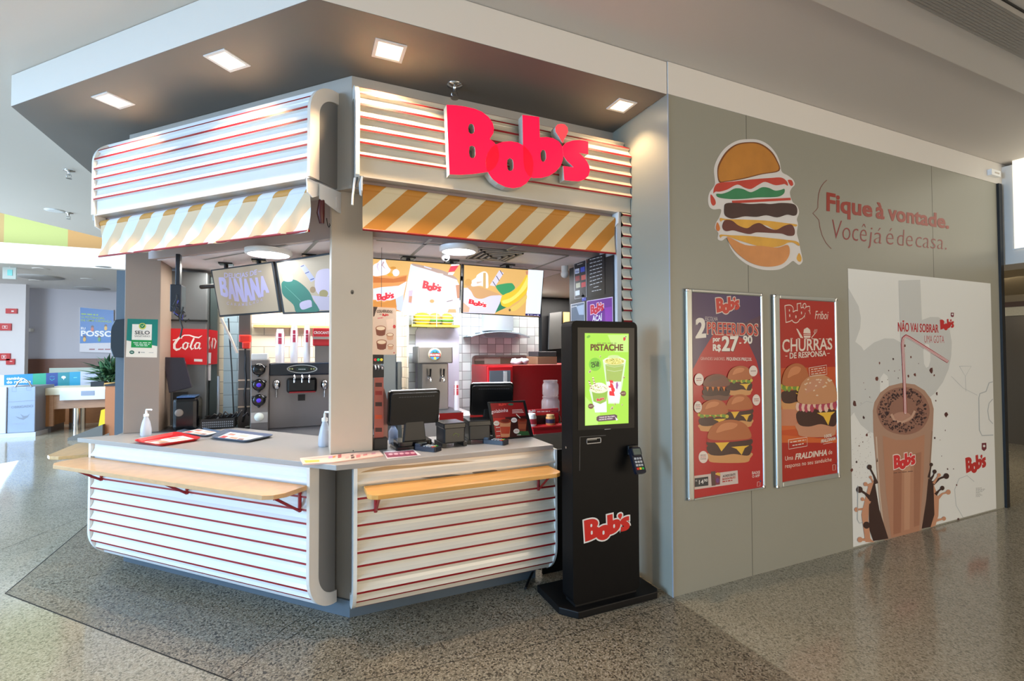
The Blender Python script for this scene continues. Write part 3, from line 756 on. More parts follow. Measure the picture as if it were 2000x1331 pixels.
# back walls with tiles
def tile_mat(ca, cb, grout, sc, chk):
    m = bpy.data.materials.new('wall_tiles'); m.use_nodes = True; t_ = m.node_tree; b = t_.nodes['Principled BSDF']; L = t_.links.new
    g = t_.nodes.new('ShaderNodeTexCoord'); s_ = t_.nodes.new('ShaderNodeSeparateXYZ'); L(g.outputs['Object'], s_.inputs[0])
    c_ = t_.nodes.new('ShaderNodeCombineXYZ'); ad = t_.nodes.new('ShaderNodeMath'); ad.operation = 'ADD'; L(s_.outputs[0], ad.inputs[0]); L(s_.outputs[1], ad.inputs[1])
    L(ad.outputs[0], c_.inputs[0]); L(s_.outputs[2], c_.inputs[1])
    br = t_.nodes.new('ShaderNodeTexBrick'); L(c_.outputs[0], br.inputs[0]); br.offset = 0 if chk else .5
    br.inputs['Scale'].default_value = 1/sc; br.inputs['Brick Width'].default_value = 1 if chk else 2; br.inputs['Row Height'].default_value = 1
    br.inputs['Mortar Size'].default_value = .03; br.inputs['Color1'].default_value = (*lin(ca), 1); br.inputs['Color2'].default_value = (*lin(cb), 1); br.inputs['Mortar'].default_value = (*lin(grout), 1)
    if chk:
        ck = t_.nodes.new('ShaderNodeTexChecker'); L(c_.outputs[0], ck.inputs[0]); ck.inputs['Scale'].default_value = 1/sc
        ck.inputs['Color1'].default_value = (*lin(ca), 1); ck.inputs['Color2'].default_value = (*lin(cb), 1)
        L(ck.outputs[0], br.inputs['Color1']); L(ck.outputs[0], br.inputs['Color2'])
    L(br.outputs[0], b.inputs['Base Color']); b.inputs['Roughness'].default_value = .2; return m
YB = 5.3
XB = atY(788, 640, YB).x
mb = MB(); mb.box(XB, atY(1052, 640, YB).x, YB, YB+.1, 0, ZI)
struct('wall_back', mb, tile_mat((228, 234, 236), (200, 208, 210), (140, 142, 145), .105, True))
mb = MB(); mb.box(X2+.1, XB, 5.15, 5.4, 0, ZI); mb.box(XB-.02, XB+.0, 5.0, 5.3, 0, ZI)
struct('wall_back_left', mb, tile_mat((238, 226, 204), (232, 220, 198), (170, 160, 145), .11, False))
mb = MB(); mb.box(atY(1052, 640, YB).x, 5.5, 6.9, 7.0, 0, ZI); struct('wall_kitchen', mb, mat((150, 134, 108), .7))
mb = MB(); mb.box(2.2, 5.5, 3.51, 7.0, ZI, ZI+.05); struct('ceiling', mb, mat((200, 192, 180), .7))
area('kitchen_tube_light', (1.2, 4.6, ZI-.02), (1.2, 4.61, 0), 1.6, .25, 42, (.95, .97, 1))
area('kitchen_tube_light', (-.3, 4.75, ZI-.02), (-.3, 4.76, 0), 1.0, .2, 20, (1, .95, .85))
area('kitchen_tube_light', (3.0, 5.2, ZI-.02), (3.0, 5.21, 0), 1.0, .3, 26, (1, .94, .84))
# round ceiling lamps
def disc(c, r, lab):
    t = thing('ceiling_lamp', lab, 'ceiling lamp', c, 'round surface lamps')
    mb = MB(); mb.lathe([(r, 0), (r, -.028), (r-.012, -.036), (r-.02, -.036)], c, 32); obj('housing', mb, PLAST, t)
    mb = MB(); mb.lathe([(.001, -.037), (r-.02, -.0365)], c, 32); obj('diffuser', mb, mat((246, 248, 255), emit=7), t)
disc(atz(525, 489, ZI), .155, 'round white surface lamp above the left screens')
disc(atz(896, 483, ZI), .135, 'round white surface lamp above the right screens')
for x, y, p in ((525, 489, 7), (896, 483, 9)):
    q = atz(x, y, ZI); area('round_lamp_light', (q.x, q.y, ZI-.05), (q.x, q.y+.01, 0), .2, .2, p, (.96, .97, 1))
# air vent and camera
q = atz(965, 499, ZI); t = thing('ceiling_vent', 'square louvred air vent beside the right round lamp', 'vent', q)
mb = MB()
for k in range(4):
    h = .17-.04*k; z = ZI-.002-.004*k
    for x0, x1, y0, y1 in ((-h, h, -h, -h+.014), (-h, h, h-.014, h), (-h, -h+.014, -h, h), (h-.014, h, -h, h)): mb.box(q.x+x0, q.x+x1, q.y+y0, q.y+y1, z-.008, z)
obj('louvres', mb, mat((150, 148, 148), .4), t)
mb = MB(); mb.box(q.x-.165, q.x+.165, q.y-.165, q.y+.165, ZI-.004, ZI-.001); obj('cavity', mb, mat((60, 60, 62)), t)
q = atz(870, 489, ZI); t = thing('dome_camera', 'small white security camera under the right round lamp', 'camera', q)
mb = MB(); mb.lathe([(.035, 0), (.035, -.02), (.03, -.03)], q, 16); obj('mount', mb, PLAST, t)
mb = MB(); mb.blob(q+Vector((0, 0, -.05)), (.032, .032, .032), n=14, m=9); obj('ball', mb, PLAST, t)
mb = MB(); mb.blob(q+Vector((0, -.018, -.066)), (.016, .014, .012), n=10); obj('lens', mb, BLACKG, t)

# ------------------------------------------------------------------ menu screens
def screen(corners, p, n, lab, th=.045):
    """corners in photo pixels TL,TR,BR,BL, on the plane p,n"""
    n = Vector(n).normalized(); W = [atP(x, y, p, n) for x, y in corners]; c = sum(W, Vector())/4
    t = thing('menu_screen', lab, 'screen', c, 'menu screens above the kitchen')
    mb = MB(); mb.slab(W, n, th); obj('casing', mb, BLACK, t, bevel=.004)
    return t, W, n
def inset(cs, k):
    cx = sum(c[0] for c in cs)/4; cy = sum(c[1] for c in cs)/4
    return [(x-(k if x > cx else -k), y-(k if y > cy else -k)) for x, y in cs]
NR = (0, -1, -.16); PR = Vector((1, 3.6, 2.28))
CRM = (222, 176, 104)
# screen 3
ca = [(704, 502), (901.5, 516), (898.5, 612.5), (704, 606)]
t3, _, n3 = screen(ca, PR, NR, 'lit menu screen showing layered desserts in cups, right of the corner column')
sh = Sheet(PR, n3, emit=.95); i = inset(ca, 2.2); sh.poly(i, CRM)
sh.zoom(720, 490, 10.24)
sh.poly([(90, 480), (300, 500), (520, 520), (780, 480), (760, 620), (700, 900), (690, 1220), (90, 1180)], (222, 150, 84))
sh.poly([(90, 520), (300, 545), (500, 560), (760, 500), (740, 610), (500, 640), (90, 640)], (196, 110, 50))
sh.poly([(90, 760), (250, 730), (600, 700), (760, 610), (700, 880), (640, 960), (540, 1000), (90, 980)], (214, 222, 244))
sh.poly([(540, 960), (700, 880), (680, 1220), (560, 1180)], (196, 206, 236))
sh.poly([(90, 1000), (300, 1040), (540, 960), (560, 1130), (90, 1120)], (206, 136, 62))
sh.poly([(90, 300), (180, 240), (230, 190), (330, 175), (350, 230), (400, 330), (440, 380), (400, 450), (300, 490), (90, 500)], (238, 234, 244), smooth=True)
sh.stroke([(300, 220), (270, 290), (330, 360)], [30, 24, 6], (190, 160, 170)); sh.stroke([(190, 250), (170, 320), (200, 400)], [26, 20, 6], (206, 190, 214))
sh.ell(545, 440, 70, 72, (226, 228, 240)); sh.ell(490, 345, 60, 26, (206, 140, 50)); sh.ell(430, 480, 60, 34, (226, 164, 50))
sh.poly([(840, 270), (1200, 360), (1500, 440), (1760, 580), (1820, 700), (1815, 1250), (650, 1225), (720, 900)], (218, 228, 246), smooth=False)
sh.poly([(870, 255), (1050, 290), (1400, 370), (1650, 470), (1780, 580), (1700, 560), (1450, 470), (1150, 370), (900, 300)], (176, 150, 140), smooth=True)
sh.poly([(1340, 440), (1480, 460), (1500, 475), (1380, 470)], (240, 236, 226)); sh.poly([(1100, 300), (1260, 350), (1250, 375), (1110, 330)], (206, 206, 226))
sh.poly([(1640, 310), (1800, 295), (1720, 410), (1590, 430)], (226, 56, 84)); sh.poly([(1600, 430), (1720, 430), (1680, 490), (1580, 480)], (230, 226, 240)); sh.poly([(1650, 270), (1820, 270), (1800, 295), (1640, 310)], (244, 240, 244))
sh.poly([(800, 800), (880, 790), (860, 1060), (790, 1040)], (206, 190, 210)); sh.poly([(810, 910), (870, 910), (855, 1040), (800, 1030)], (206, 150, 124))
sh.ell(1265, 1010, 46, 36, (220, 170, 110)); sh.poly([(1740, 690), (1820, 680), (1815, 950), (1770, 950)], (196, 140, 110))
sh.poly([(1500, 1000), (1815, 980), (1815, 1150), (1760, 1190), (1540, 1180)], (232, 236, 248), smooth=True); sh.stroke([(1560, 1020), (1680, 990)], 16, (140, 120, 120)); sh.poly([(1600, 1170), (1740, 1170), (1750, 1240), (1570, 1240)], (230, 180, 130))
logo(sh, (165, 1010), (515, 985), (150, 850), (224, 44, 64), (250, 240, 246), .03); logo(sh, (1060, 760), (1430, 870), (1100, 575), (220, 50, 66), (250, 240, 246), .03)
sh.build('display', t3)
# screen 4
cb = [(904.5, 516), (1063, 528.5), (1056, 621), (902.5, 612.5)]
t4, _, n4 = screen(cb, PR, NR, 'lit menu screen showing a banana dessert with a blank white bar on its right side')
sh = Sheet(PR, n4, emit=.95); sh.poly(inset(cb, 2.0), CRM); sh.zoom(890, 500, 10.24)
sh.poly([(1450, 275), (1755, 295), (1690, 1165), (1395, 1155)], (232, 240, 246)); sh.poly([(1395, 1155), (1690, 1165), (1686, 1215), (1390, 1195)], (34, 24, 96)); sh.ell(1450, 1180, 12, 12, (220, 220, 240)); sh.ell(1645, 1190, 12, 12, (220, 220, 240)); sh.stroke([(1480, 1182), (1540, 1184)], 8, (200, 200, 230)); sh.stroke([(1560, 1192), (1620, 1194)], 8, (200, 200, 230))
sh.poly([(1400, 310), (1450, 300), (1445, 380), (1410, 375)], (196, 130, 100))
sh.poly([(800, 610), (950, 560), (1100, 545), (1150, 570), (1180, 660), (1000, 770), (920, 770)], (44, 150, 96), smooth=True)
sh.poly([(890, 910), (1020, 1030), (850, 1110), (790, 1140)], (30, 120, 88))
sh.poly([(900, 830), (1000, 760), (1150, 700), (1300, 560), (1400, 400), (1440, 400), (1440, 560), (1420, 720), (1300, 860), (1150, 960), (1050, 1030), (930, 1000), (900, 930)], (232, 196, 50), smooth=True)
sh.poly([(930, 900), (1080, 850), (1250, 720), (1380, 520), (1430, 420), (1420, 620), (1250, 810), (1080, 930), (960, 960)], (240, 226, 110), smooth=True)
sh.poly([(1100, 1040), (1250, 940), (1410, 780), (1405, 900), (1250, 1060), (1130, 1110)], (226, 196, 100), smooth=True); sh.ell(1080, 1085, 22, 26, (110, 90, 60))
sh.poly([(160, 640), (280, 640), (520, 690), (760, 760), (920, 800), (880, 950), (780, 1160), (145, 1140)], (214, 212, 238))
sh.poly([(170, 560), (420, 600), (700, 700), (890, 780), (700, 800), (520, 860), (380, 830), (300, 700)], (206, 160, 112), smooth=True)
sh.poly([(320, 500), (400, 440), (430, 380), (560, 310), (640, 360), (650, 500), (640, 650), (500, 600), (320, 610)], (240, 234, 228), smooth=True); sh.poly([(550, 340), (600, 340), (600, 640), (545, 640)], (206, 170, 110)); sh.stroke([(420, 540), (520, 520)], [40, 10], (210, 180, 160))
sh.ell(250, 530, 70, 70, (206, 156, 86)); sh.poly([(150, 930), (280, 1040), (260, 1130), (145, 1130)], (216, 176, 150))
sh.poly([(870, 290), (960, 345), (790, 610), (680, 590)], (216, 212, 236))
for a, b in (((885, 290), (940, 380)), ((810, 400), (870, 500)), ((740, 510), (800, 605))): sh.stroke([a, b], 14, (60, 50, 90))
logo(sh, (245, 960), (600, 1060), (270, 850), (224, 40, 60), (250, 240, 246), .03)
sh.build('display', t4)
# left pair
PLs = atz(472, 520, 2.27); NLs = (-S2, -S2, -.2)
cc_ = [(411.5, 527.5), (532, 511), (548, 611), (428.5, 620)]
t1, _, n1 = screen(cc_, PLs, NLs, 'menu screen showing white banana dessert lettering, left of the pair behind the angled face')
sh = Sheet(PLs, n1, emit=.42, coat=.5); sh.poly([(414.5, 529.5), (530, 514), (544.5, 607.5), (430, 616)], (196, 178, 150))
sh.zoom(400, 500, 8); LV = (206, 200, 250)
sh.text('DELICIAS DE', (305, 350), (815, 300), (75, 75), LV, .02, bend=lambda x: -30*math.sin(math.pi*x)+12); sh.stroke([(835, 245), (885, 240)], 10, LV)
wd = 'BANANA'
for k, ch in enumerate(wd):
    x0 = 232+k*124+k*2; top = [355, 365, 360, 350, 325, 290][k]; bot0 = [605, 665, 705, 715, 690, 640, 560]
    sh.text(ch, (x0+24, bot0[k]+0), (x0+24+118, bot0[k+1]), (bot0[k]-top-8, bot0[k+1]-top+2), LV, .05, italic=-.16, up=False)
sh.layer += 1
for k, ch in enumerate('CARAMELADA'):
    x0 = 345+k*59; yb_ = 745+58*math.sin(math.pi*(k+.8)/10.5)-k*6+8; sh.text(ch, (x0, yb_), (x0+34, yb_-4), 46, (200, 190, 226), .01, up=False)
sh.layer += 1; sh.build('display', t1)
PL2 = PLs
cd_ = [(537, 511), (660, 491), (676, 610), (552, 614.5)]
t2, _, n2 = screen(cd_, PL2, NLs, 'menu screen showing a green leaf and striped straw, partly hidden behind the corner column')
sh = Sheet(PL2, n2, emit=.42, coat=.5); sh.poly([(540.5, 514), (656, 496), (671, 606), (556, 610.5)], (206, 190, 160)); sh.zoom(400, 500, 8)
sh.poly([(1220, 400), (1390, 370), (1530, 450), (1640, 570), (1700, 700), (1790, 860), (1500, 880), (1420, 870), (1380, 760), (1230, 620), (1200, 500)], (40, 124, 104), smooth=True)
sh.stroke([(1250, 470), (1380, 590), (1500, 710)], [3, 6, 8], (120, 180, 160)); sh.poly([(1220, 310), (1290, 285), (1370, 310), (1370, 390), (1290, 405), (1230, 380)], (206, 206, 236), smooth=True)
sh.poly([(1490, 735), (1650, 690), (1675, 780), (1660, 800), (1520, 840)], (206, 200, 232), smooth=True)
sh.poly([(1490, 160), (1560, 135), (1730, 370), (1660, 410)], (190, 196, 246))
for a, b in (((1500, 170), (1550, 150)), ((1570, 275), (1630, 250)), ((1650, 375), (1710, 355))): sh.stroke([a, b], 14, (60, 70, 130))
sh.poly([(1720, 440), (1760, 250), (1900, 200), (1960, 250), (1960, 600), (1860, 620), (1760, 580)], (222, 214, 246), smooth=True); sh.ell(1860, 590, 70, 60, (176, 160, 90)); sh.ell(1690, 530, 45, 50, (170, 140, 90))
sh.poly([(1670, 620), (1900, 640), (2050, 640), (2050, 850), (1800, 850)], (206, 200, 226)); sh.build('display', t2)
# hanging rails for the screens
def rail(a, b, z0, lab):
    t = thing('screen_rail', lab, 'bracket', a)
    mb = MB(); mb.tube([a, b], .018, 8); obj('bar', mb, BLACK, t)
    for k in (.2, .45, .8):
        p = a+(b-a)*k; mb = MB(); mb.tube([p, Vector((p.x, p.y, ZI))], .016, 8); mb.box(p.x-.05, p.x+.05, p.y-.05, p.y+.05, ZI-.012, ZI); obj('hanger', mb, BLACK, t)
rail(Vector((.45, 3.68, 2.19)), Vector((1.85, 3.68, 2.19)), ZI, 'black rail and hangers holding the two screens right of the column')
ra = Vector((PLs.x-.42, PLs.y+.42, 2.15))+Vector((.07, .07, 0)); rb = Vector((PLs.x+.62, PLs.y-.62, 2.15))+Vector((.07, .07, 0))
rail(ra, rb, ZI, 'black rail and hangers holding the two screens left of the column')

# ------------------------------------------------------------------ things behind the right opening
def rbox(name, rect, Y, dep, m, parent=None, bevel=.004, **k):
    x0, x1, z0, z1 = pr4(*rect, Y); mb = MB(); mb.box(x0, x1, Y, Y+dep, z0, z1); return obj(name, mb, m, parent, bevel=bevel, **k)
# back counter
mb = MB(); xa = atY(1028, 840, 4.2).x; mb.box(xa-.35, 3.0, 4.1, 4.7, 0, atY(1050, 846, 4.2).z)
obj('back_counter', mb, mat((120, 112, 102), .4), label='grey back counter under the sauce jar display and the red fridge', cat='counter')
xr0, xr1, zr0, zr1 = pr4(952, 714, 1004, 810, 4.72)
# red fridge
t = thing('red_fridge', 'red counter fridge with a glass door behind the second till', 'fridge', (xr0, 4.72, .8))
mb = MB(); mb.box(xr0, 3.0, 4.74, 5.25, 0, zr1-.0); obj('cabinet', mb, mat((150, 14, 22), .4), t, bevel=.01)
x0, x1, z0, z1 = pr4(952, 716, 1004, 830, 4.72); mb = MB(); mb.box(x0, x1-.02, 4.70, 4.738, z0, z1); dr = obj('door', mb, mat((214, 30, 40), .3), t, bevel=.008)
x0, x1, z0, z1 = pr4(956, 724, 1000, 756, 4.699); mb = MB(); mb.box(x0, x1-.02, 4.694, 4.70, z0, z1); gl = obj('glass_pane', mb, mat((150, 160, 176), .08, metal=.4), t)
mb = MB(); mb.box(x0+.16, x0+.2, 4.69, 4.694, z0+.01, z1-.01); obj('reflecting_handle', mb, PLAST, t)
rbox('carton', (1050, 697, 1088, 712), 4.85, .3, mat((150, 116, 88), .7), label='brown carton on top of the red fridge', cat='box')
rbox('steel_bin', (1051, 687, 1087, 696.5), 4.86, .26, STEELD, label='grey metal tray resting on the brown carton', cat='tray')
mb = MB(); q = atY(1017, 711, 4.9); zt = zr1
for k in range(6): mb.blob((q.x+random.uniform(-.09, .09), 4.9+random.uniform(-.04, .04), zt+.035), (.05, .045, .035), n=8, m=5, jit=.25)
obj('plastic_bag', mb, mat((220, 222, 228), .3), label='crumpled white plastic bag on top of the red fridge', cat='bag')
# hood
t = thing('range_hood', 'curved steel extractor hood on the chequered tile wall', 'hood', atY(975, 655, YB-.3))
x0, x1, z0, z1 = pr4(955, 612, 1003, 646, YB-.25); mb = MB(); mb.box(x0, x1, YB-.25, YB-.001, z0, z1+.1); obj('chimney', mb, mat((206, 214, 222), .3, metal=.25), t, bevel=.004)
mb = MB(); pts = []
xl, xr_ = atY(920, 655, YB-.28).x, atY(1035, 655, YB-.28).x; zm = atY(977, 647, YB-.28).z; ze = atY(920, 657, YB-.28).z
n = 16; top = [(xl+(xr_-xl)*i/n, ze+(zm-ze)*math.sin(math.pi*i/n)**.8) for i in range(n+1)]
vs_ = [(x, y, z+dz) for (x, z) in top for y, dz in ((YB-.28, 0), (YB-.28, -.012), (YB, -.012), (YB, 0))]
mb.add(vs_, [(i*4+a, i*4+(a+1) % 4, i*4+4+(a+1) % 4, i*4+4+a) for i in range(n) for a in range(4)]); obj('curved_visor', mb, mat((190, 204, 214), .15, metal=.3), t)
x0, x1, z0, z1 = pr4(937, 648, 1018, 660, YB-.2); mb = MB(); mb.slab([(x0, YB-.2, z1-.012), (x1, YB-.2, z1-.012), (x1-.09, YB-.2, z0), (x0+.09, YB-.2, z0)], (0, -1, 0), .19); obj('filter_box', mb, mat((170, 182, 192), .3, metal=.3), t)
# pass-through window in the tile wall
t = thing('pass_through_frame', 'rounded steel-framed kitchen window in the chequered tile wall behind the red fridge', 'window', atY(975, 740, YB))
x0, x1, z0, z1 = pr4(922, 694, 1032, 800, YB-.02); R_ = rrect(x0, z0, x1, z1, .05); r2 = rrect(x0+.022, z0+.022, x1-.022, z1-.022, .04)
mb = MB(); n = len(R_); mb.add([(p[0], YB-.02, p[1]) for p in R_]+[(p[0], YB-.02, p[1]) for p in r2]+[(p[0], YB, p[1]) for p in R_], [(i, (i+1) % n, (i+1) % n+n, i+n) for i in range(n)]+[(i, i+2*n, (i+1) % n+2*n, (i+1) % n) for i in range(n)]); obj('frame', mb, STEEL, t)
sh = Sheet((0, YB-.003, 0), NF, rough=.4)
sh.A = (Vector((x0, YB-.003, z0)), Vector((x1-x0, 0, 0)), Vector((0, 0, z1-z0)))
sh.poly(rrect(.03, .04, .97, .96, .05), (150, 140, 132)); sh.rect(.05, .04, .22, .9, (92, 84, 76)); sh.rect(.22, .04, .5, .96, (176, 166, 156)); sh.rect(.5, .55, .97, .94, (112, 96, 80)); sh.rect(.52, .72, .9, .78, (206, 190, 160)); sh.build('view_panel', t)
# light rounded panel, shelf, beer tower
x0, x1, z0, z1 = pr4(811, 642, 896, 806, YB-.01); mb = MB(); mb.xf = lambda p: Vector((p.x, YB-.012-p.z, p.y))
mb.prism(rrect(x0, z0, x1, z1, .05), 0, .01); t = obj('splash_panel', mb, mat((206, 204, 222), .3), label='lilac-white rounded wall panel behind the steel drink tower', cat='panel')
t = thing('toy_shelf', 'narrow wire rack with yellow toy burgers hanging below the right screens', 'rack', atY(850, 638, 5.1))
x0, x1, z0, z1 = pr4(804, 612, 898, 639, 5.12); mb = MB(); mb.box(x0, x1, 5.10, 5.28, z0, z0+.025); obj('board', mb, mat((206, 190, 70), .5), t)
mb = MB()
for k in range(4): mb.tube([(x0, 5.1, z0+.05+.035*k), (x1, 5.1, z0+.05+.035*k)], .003, 5)
for k in range(3): mb.tube([(x0+(x1-x0)*k/2, 5.1, z0), (x0+(x1-x0)*k/2, 5.1, z0+.17)], .004, 5)
obj('wire_guard', mb, mat((220, 220, 190), .3), t)
for k, c in enumerate(((228, 206, 40), (196, 150, 70), (206, 176, 60))):
    xx = x0+(x1-x0)*(.25+.26*k); tt = thing('toy_burger', ['large yellow soft toy on the wire rack, left one', 'brown and green toy burger in the middle of the wire rack', 'yellow and brown toy burger at the right end of the wire rack'][k], 'toy', (xx, 5.2, z0+.03), 'toys on the wire rack')
    mb = MB(); mb.blob((xx, 5.2, z0+.11), (.1 if k == 0 else .07, .06, .05), n=14, m=8); obj('bun', mb, mat(c, .7), tt)
    mb = MB(); mb.blob((xx, 5.195, z0+.075), (.1 if k == 0 else .075, .065, .022), n=14, m=6); obj('filling', mb, mat((90, 150, 50) if k else (214, 186, 40), .7), tt)
    mb = MB(); mb.blob((xx, 5.2, z0+.05), (.085 if k == 0 else .065, .055, .025), n=14, m=6); obj('base', mb, mat(c, .7), tt)
t = thing('drink_tower', 'shiny steel draught tower with two taps and a round badge', 'drink dispenser', atY(850, 797, 5.0))
x0, x1, z0, z1 = pr4(815, 677, 882, 710, 4.95); mb = MB(); mb.box(x0, x1, 4.9, 5.2, z0, z1); obj('head', mb, STEEL, t, bevel=.012)
x2, x3, z2, z3 = pr4(824, 710, 876, 797, 4.98); mb = MB(); mb.box(x2, x3, 4.98, 5.2, .97, z0); obj('column', mb, STEEL, t, bevel=.01)
bc = atY(849, 693, 4.897); mb = MB()
mb.lathe([(.068, 0), (.068, .012), (.001, .014)], (bc.x, 4.9, bc.z), 24, axis='y'); bd = obj('badge', mb, mat((214, 206, 170), .3), t)
sh = Sheet((0, 4.885, 0), NF, rough=.3); sh.A = (Vector((bc.x-.06, 4.885, bc.z-.06)), Vector((.12, 0, 0)), Vector((0, 0, .12)))
sh.ell(.5, .5, .46, .46, (70, 150, 206)); sh.poly([(.2, .6), (.35, .8), (.5, .68), (.65, .82), (.8, .6)], (60, 120, 90)); sh.rect(.02, .32, .98, .62, (200, 40, 46)); sh.text('BRAHMA', (.06, .38), (.94, .38), .18, (246, 240, 236), .04); sh.ell(.5, .18, .12, .12, (226, 200, 60)); sh.build('badge_print', t)
for x in (838, 864):
    q = atY(x, 737, 4.98); mb = MB(); mb.lathe([(.02, 0), (.02, .012)], (q.x, 4.98, q.z), 12, axis='y'); mb.tube([(q.x, 4.98, q.z), (q.x, 4.92, q.z), (q.x, 4.90, q.z-.05)], .009, 8); mb.tube([(q.x, 4.925, q.z), (q.x, 4.915, q.z+.09)], [.008, .011], 8, 1); obj('tap', mb, [CHROME, BLACK], t)
x0, x1, z0, z1 = pr4(812, 797, 896, 800, 4.85); mb = MB(); mb.box(x0, x1, 4.75, 5.2, .95, .97); obj('drip_tray', mb, STEELD, t)
mb = MB(); mb.box(XB+.02, xa-.36, 4.55, 5.25, 0, .95); obj('bar_cabinet', mb, [mat((206, 200, 198), .4)], label='low bar cabinet with red fronts under the steel draught tower', cat='cabinet')
sh = Sheet((0, 4.55, 0), NF, rough=.4); sh.poly([(858, 808), (905, 806), (905, 835), (858, 838)], (180, 30, 30)); sh.poly([(918, 806), (960, 806), (960, 830), (918, 832)], (180, 30, 30))
sh.build('red_front_panel', bpy.data.objects['bar_cabinet'])
def cups(rect, Y, lab, band=(206, 60, 70), zb=None, grp='stacks of paper cups'):
    x0, x1, z0, z1 = pr4(*rect, Y)
    if zb is not None: z0 = zb
    cx = (x0+x1)/2; r = (x1-x0)/2; t = thing('cup_stack', lab, 'cups', (cx, Y, z0), grp)
    n = max(6, int((z1-z0)/.028)); prof = []
    for k in range(n):
        z = z0+(z1-z0-.05)*k/n; prof += [(r, z), (r*.96, z+.004)]
    mb = MB(); mb.lathe(prof+[(r*.9, z1-.05), (r*.72, z1)], (cx, Y, 0), 16); obj('cups', mb, mat((226, 226, 236), .35), t)
    mb = MB(); mb.lathe([(r*1.01, z0+(z1-z0)*.55), (r*.98, z1-.04)], (cx, Y, 0), 16); vsx = mb.v
    mb2 = MB(); mb2.add([v for v in mb.v], [f for k, f in enumerate(mb.f) if k % 4 in (0, 3) and len(f) == 4], 0, True); obj('printed_band', mb2, mat(band, .4), t)
    return t
cups((887, 745, 897, 800), 4.9, 'tall white paper cup stack right of the steel draught tower', zb=.95)
# tall grey cabinet behind the corner column
mb = MB(); x0, x1, z0, z1 = pr4(735, 665, 772, 800, 4.5); mb.box(.66, x1+.02, 4.55, 4.95, 0, z1); mb.box(x1+.03, x1+.08, 4.6, 4.95, 0, z1-.2)
obj('tall_cabinet', mb, mat((120, 132, 140), .3, metal=.4), label='tall grey steel cabinet behind the black till monitor and its menu holder', cat='cabinet', bevel=.01)
t = thing('syrup_pump_rack', 'dark rack of pump dispensers just right of the corner column', 'dispenser', atY(738, 735, 4.1))
x0, x1, z0, z1 = pr4(722, 716, 750, 738, 4.1); mb = MB(); mb.box(x0, x1, 4.1, 4.3, z0, z1); obj('body', mb, BLACK, t, bevel=.005)
mb = MB(); mb.box(x0, x1, 4.12, 4.3, z1+.02, z1+.12); obj('top_panel', mb, BLACK, t)
mb = MB(); mb.box(x0, x1, 4.28, 4.32, .935, z1+.12); obj('back_plate', mb, STEELD, t)
for k in range(3):
    q = atY(733+6*k, 722, 4.09); mb = MB(); mb.tube([q, q+Vector((0, -.03, .03)), q+Vector((0, -.04, .0))], .008, 6); obj('nozzle', mb, CHROME, t)
    q = atY(733+6*k, 703, 4.11); mb = MB(); mb.blob(q, (.012, .008, .012), n=8); obj('button', mb, mat([(206, 60, 50), (60, 190, 110), (230, 200, 60)][k], emit=.8), t)
# rack at far right
t = thing('oven_cabinet', 'dark rack with a pale steel door at the right of the kitchen', 'rack', atY(1090, 690, 5.6))
x0, x1, z0, z1 = pr4(1058, 575, 1112, 700, 5.7); mb = MB(); mb.box(x0, x1+.5, 5.7, 6.2, 0, min(z1+.05, ZI-.01)); obj('body', mb, mat((30, 30, 34), .5), t)
mb = MB(); W = [atY(x, y, 5.6) for x, y in ((1074, 612), (1097, 609), (1097, 681), (1072, 683))]; mb.slab(W, (0, -1, 0), .03); obj('door', mb, STEEL, t)
x0, x1, z0, z1 = pr4(1101, 610, 1114, 680, 5.6); mb = MB(); mb.box(x0, x1, 5.6, 5.62, z0, z1); obj('side_panel', mb, mat((206, 170, 110), .5), t)
# white papers on ceiling area right: small hanging camera
q = atz(1103, 520, ZI); mb = MB(); mb.lathe([(.03, 0), (.03, -.05)], q, 12); mb.blob(q+Vector((0, 0, -.07)), (.035, .035, .035)); obj('motion_sensor', mb, PLAST, label='small white sensor on the ceiling beside the black notice panel', cat='sensor')

# ------------------------------------------------------------------ black side panel with payment notices
XP = 2.06
mb = MB(); ptop = [atX(1112, 525, XP), atX(1204, 496, XP)]
mb.box(XP, XP+.012, C1.y-.17, ptop[0].y, .02, ptop[0].z)
bp_ = obj('black_notice_panel', mb, mat((26, 26, 30), .4), label='black side wall panel of the opening carrying payment and purple dessert notices', cat='panel')
def notice(name, lab, cat, fn_, zoom):
    sh = Sheet((XP-.001, 0, 0), NM, rough=.35, start=2); sh.zoom(*zoom); fn_(sh); o = sh.build(name); return tag(o, lab, cat, 'notices on the black side panel')
ZP = (1100, 480, 7.394)
def n1f(s):
    s.poly([(155, 265), (330, 205), (340, 745), (165, 775)], (200, 196, 200)); s.poly([(161, 270), (324, 212), (334, 740), (171, 768)], (24, 24, 34))
    s.text('~', (205, 285), (280, 262), 14, (220, 220, 226), .0)
    for i, (x, y, c) in enumerate(((170, 335, (206, 214, 236)), (250, 310, (60, 80, 190)), (176, 440, (150, 40, 46)), (262, 425, (206, 90, 80)), (185, 540, (190, 186, 160)), (262, 530, (196, 50, 60)), (176, 650, (222, 230, 240)))):
        s.poly([(x, y+8), (x+62, y-8), (x+64, y+62), (x+2, y+78)], c)
    s.text('VISA', (180, 395), (228, 386), 26, (40, 60, 150), .02)
n1f_ = notice('payment_notice', 'black notice listing accepted cards in coloured squares', 'notice', n1f, ZP)
def n2f(s):
    s.poly([(362, 190), (600, 115), (602, 700), (370, 745)], (30, 30, 36))
    for k in range(8):
        y = 205+52*k; s.text('~', (385, y+8), (562, y-38-k), 14, (226, 226, 230), .012)
    s.text('~', (440, 612), (515, 596), 14, (226, 226, 230), .012); s.text('~', (415, 668), (550, 640), 14, (226, 226, 230), .012)
notice('house_rules_notice', 'black notice with lines of white writing beside the card notice', 'notice', n2f, ZP)
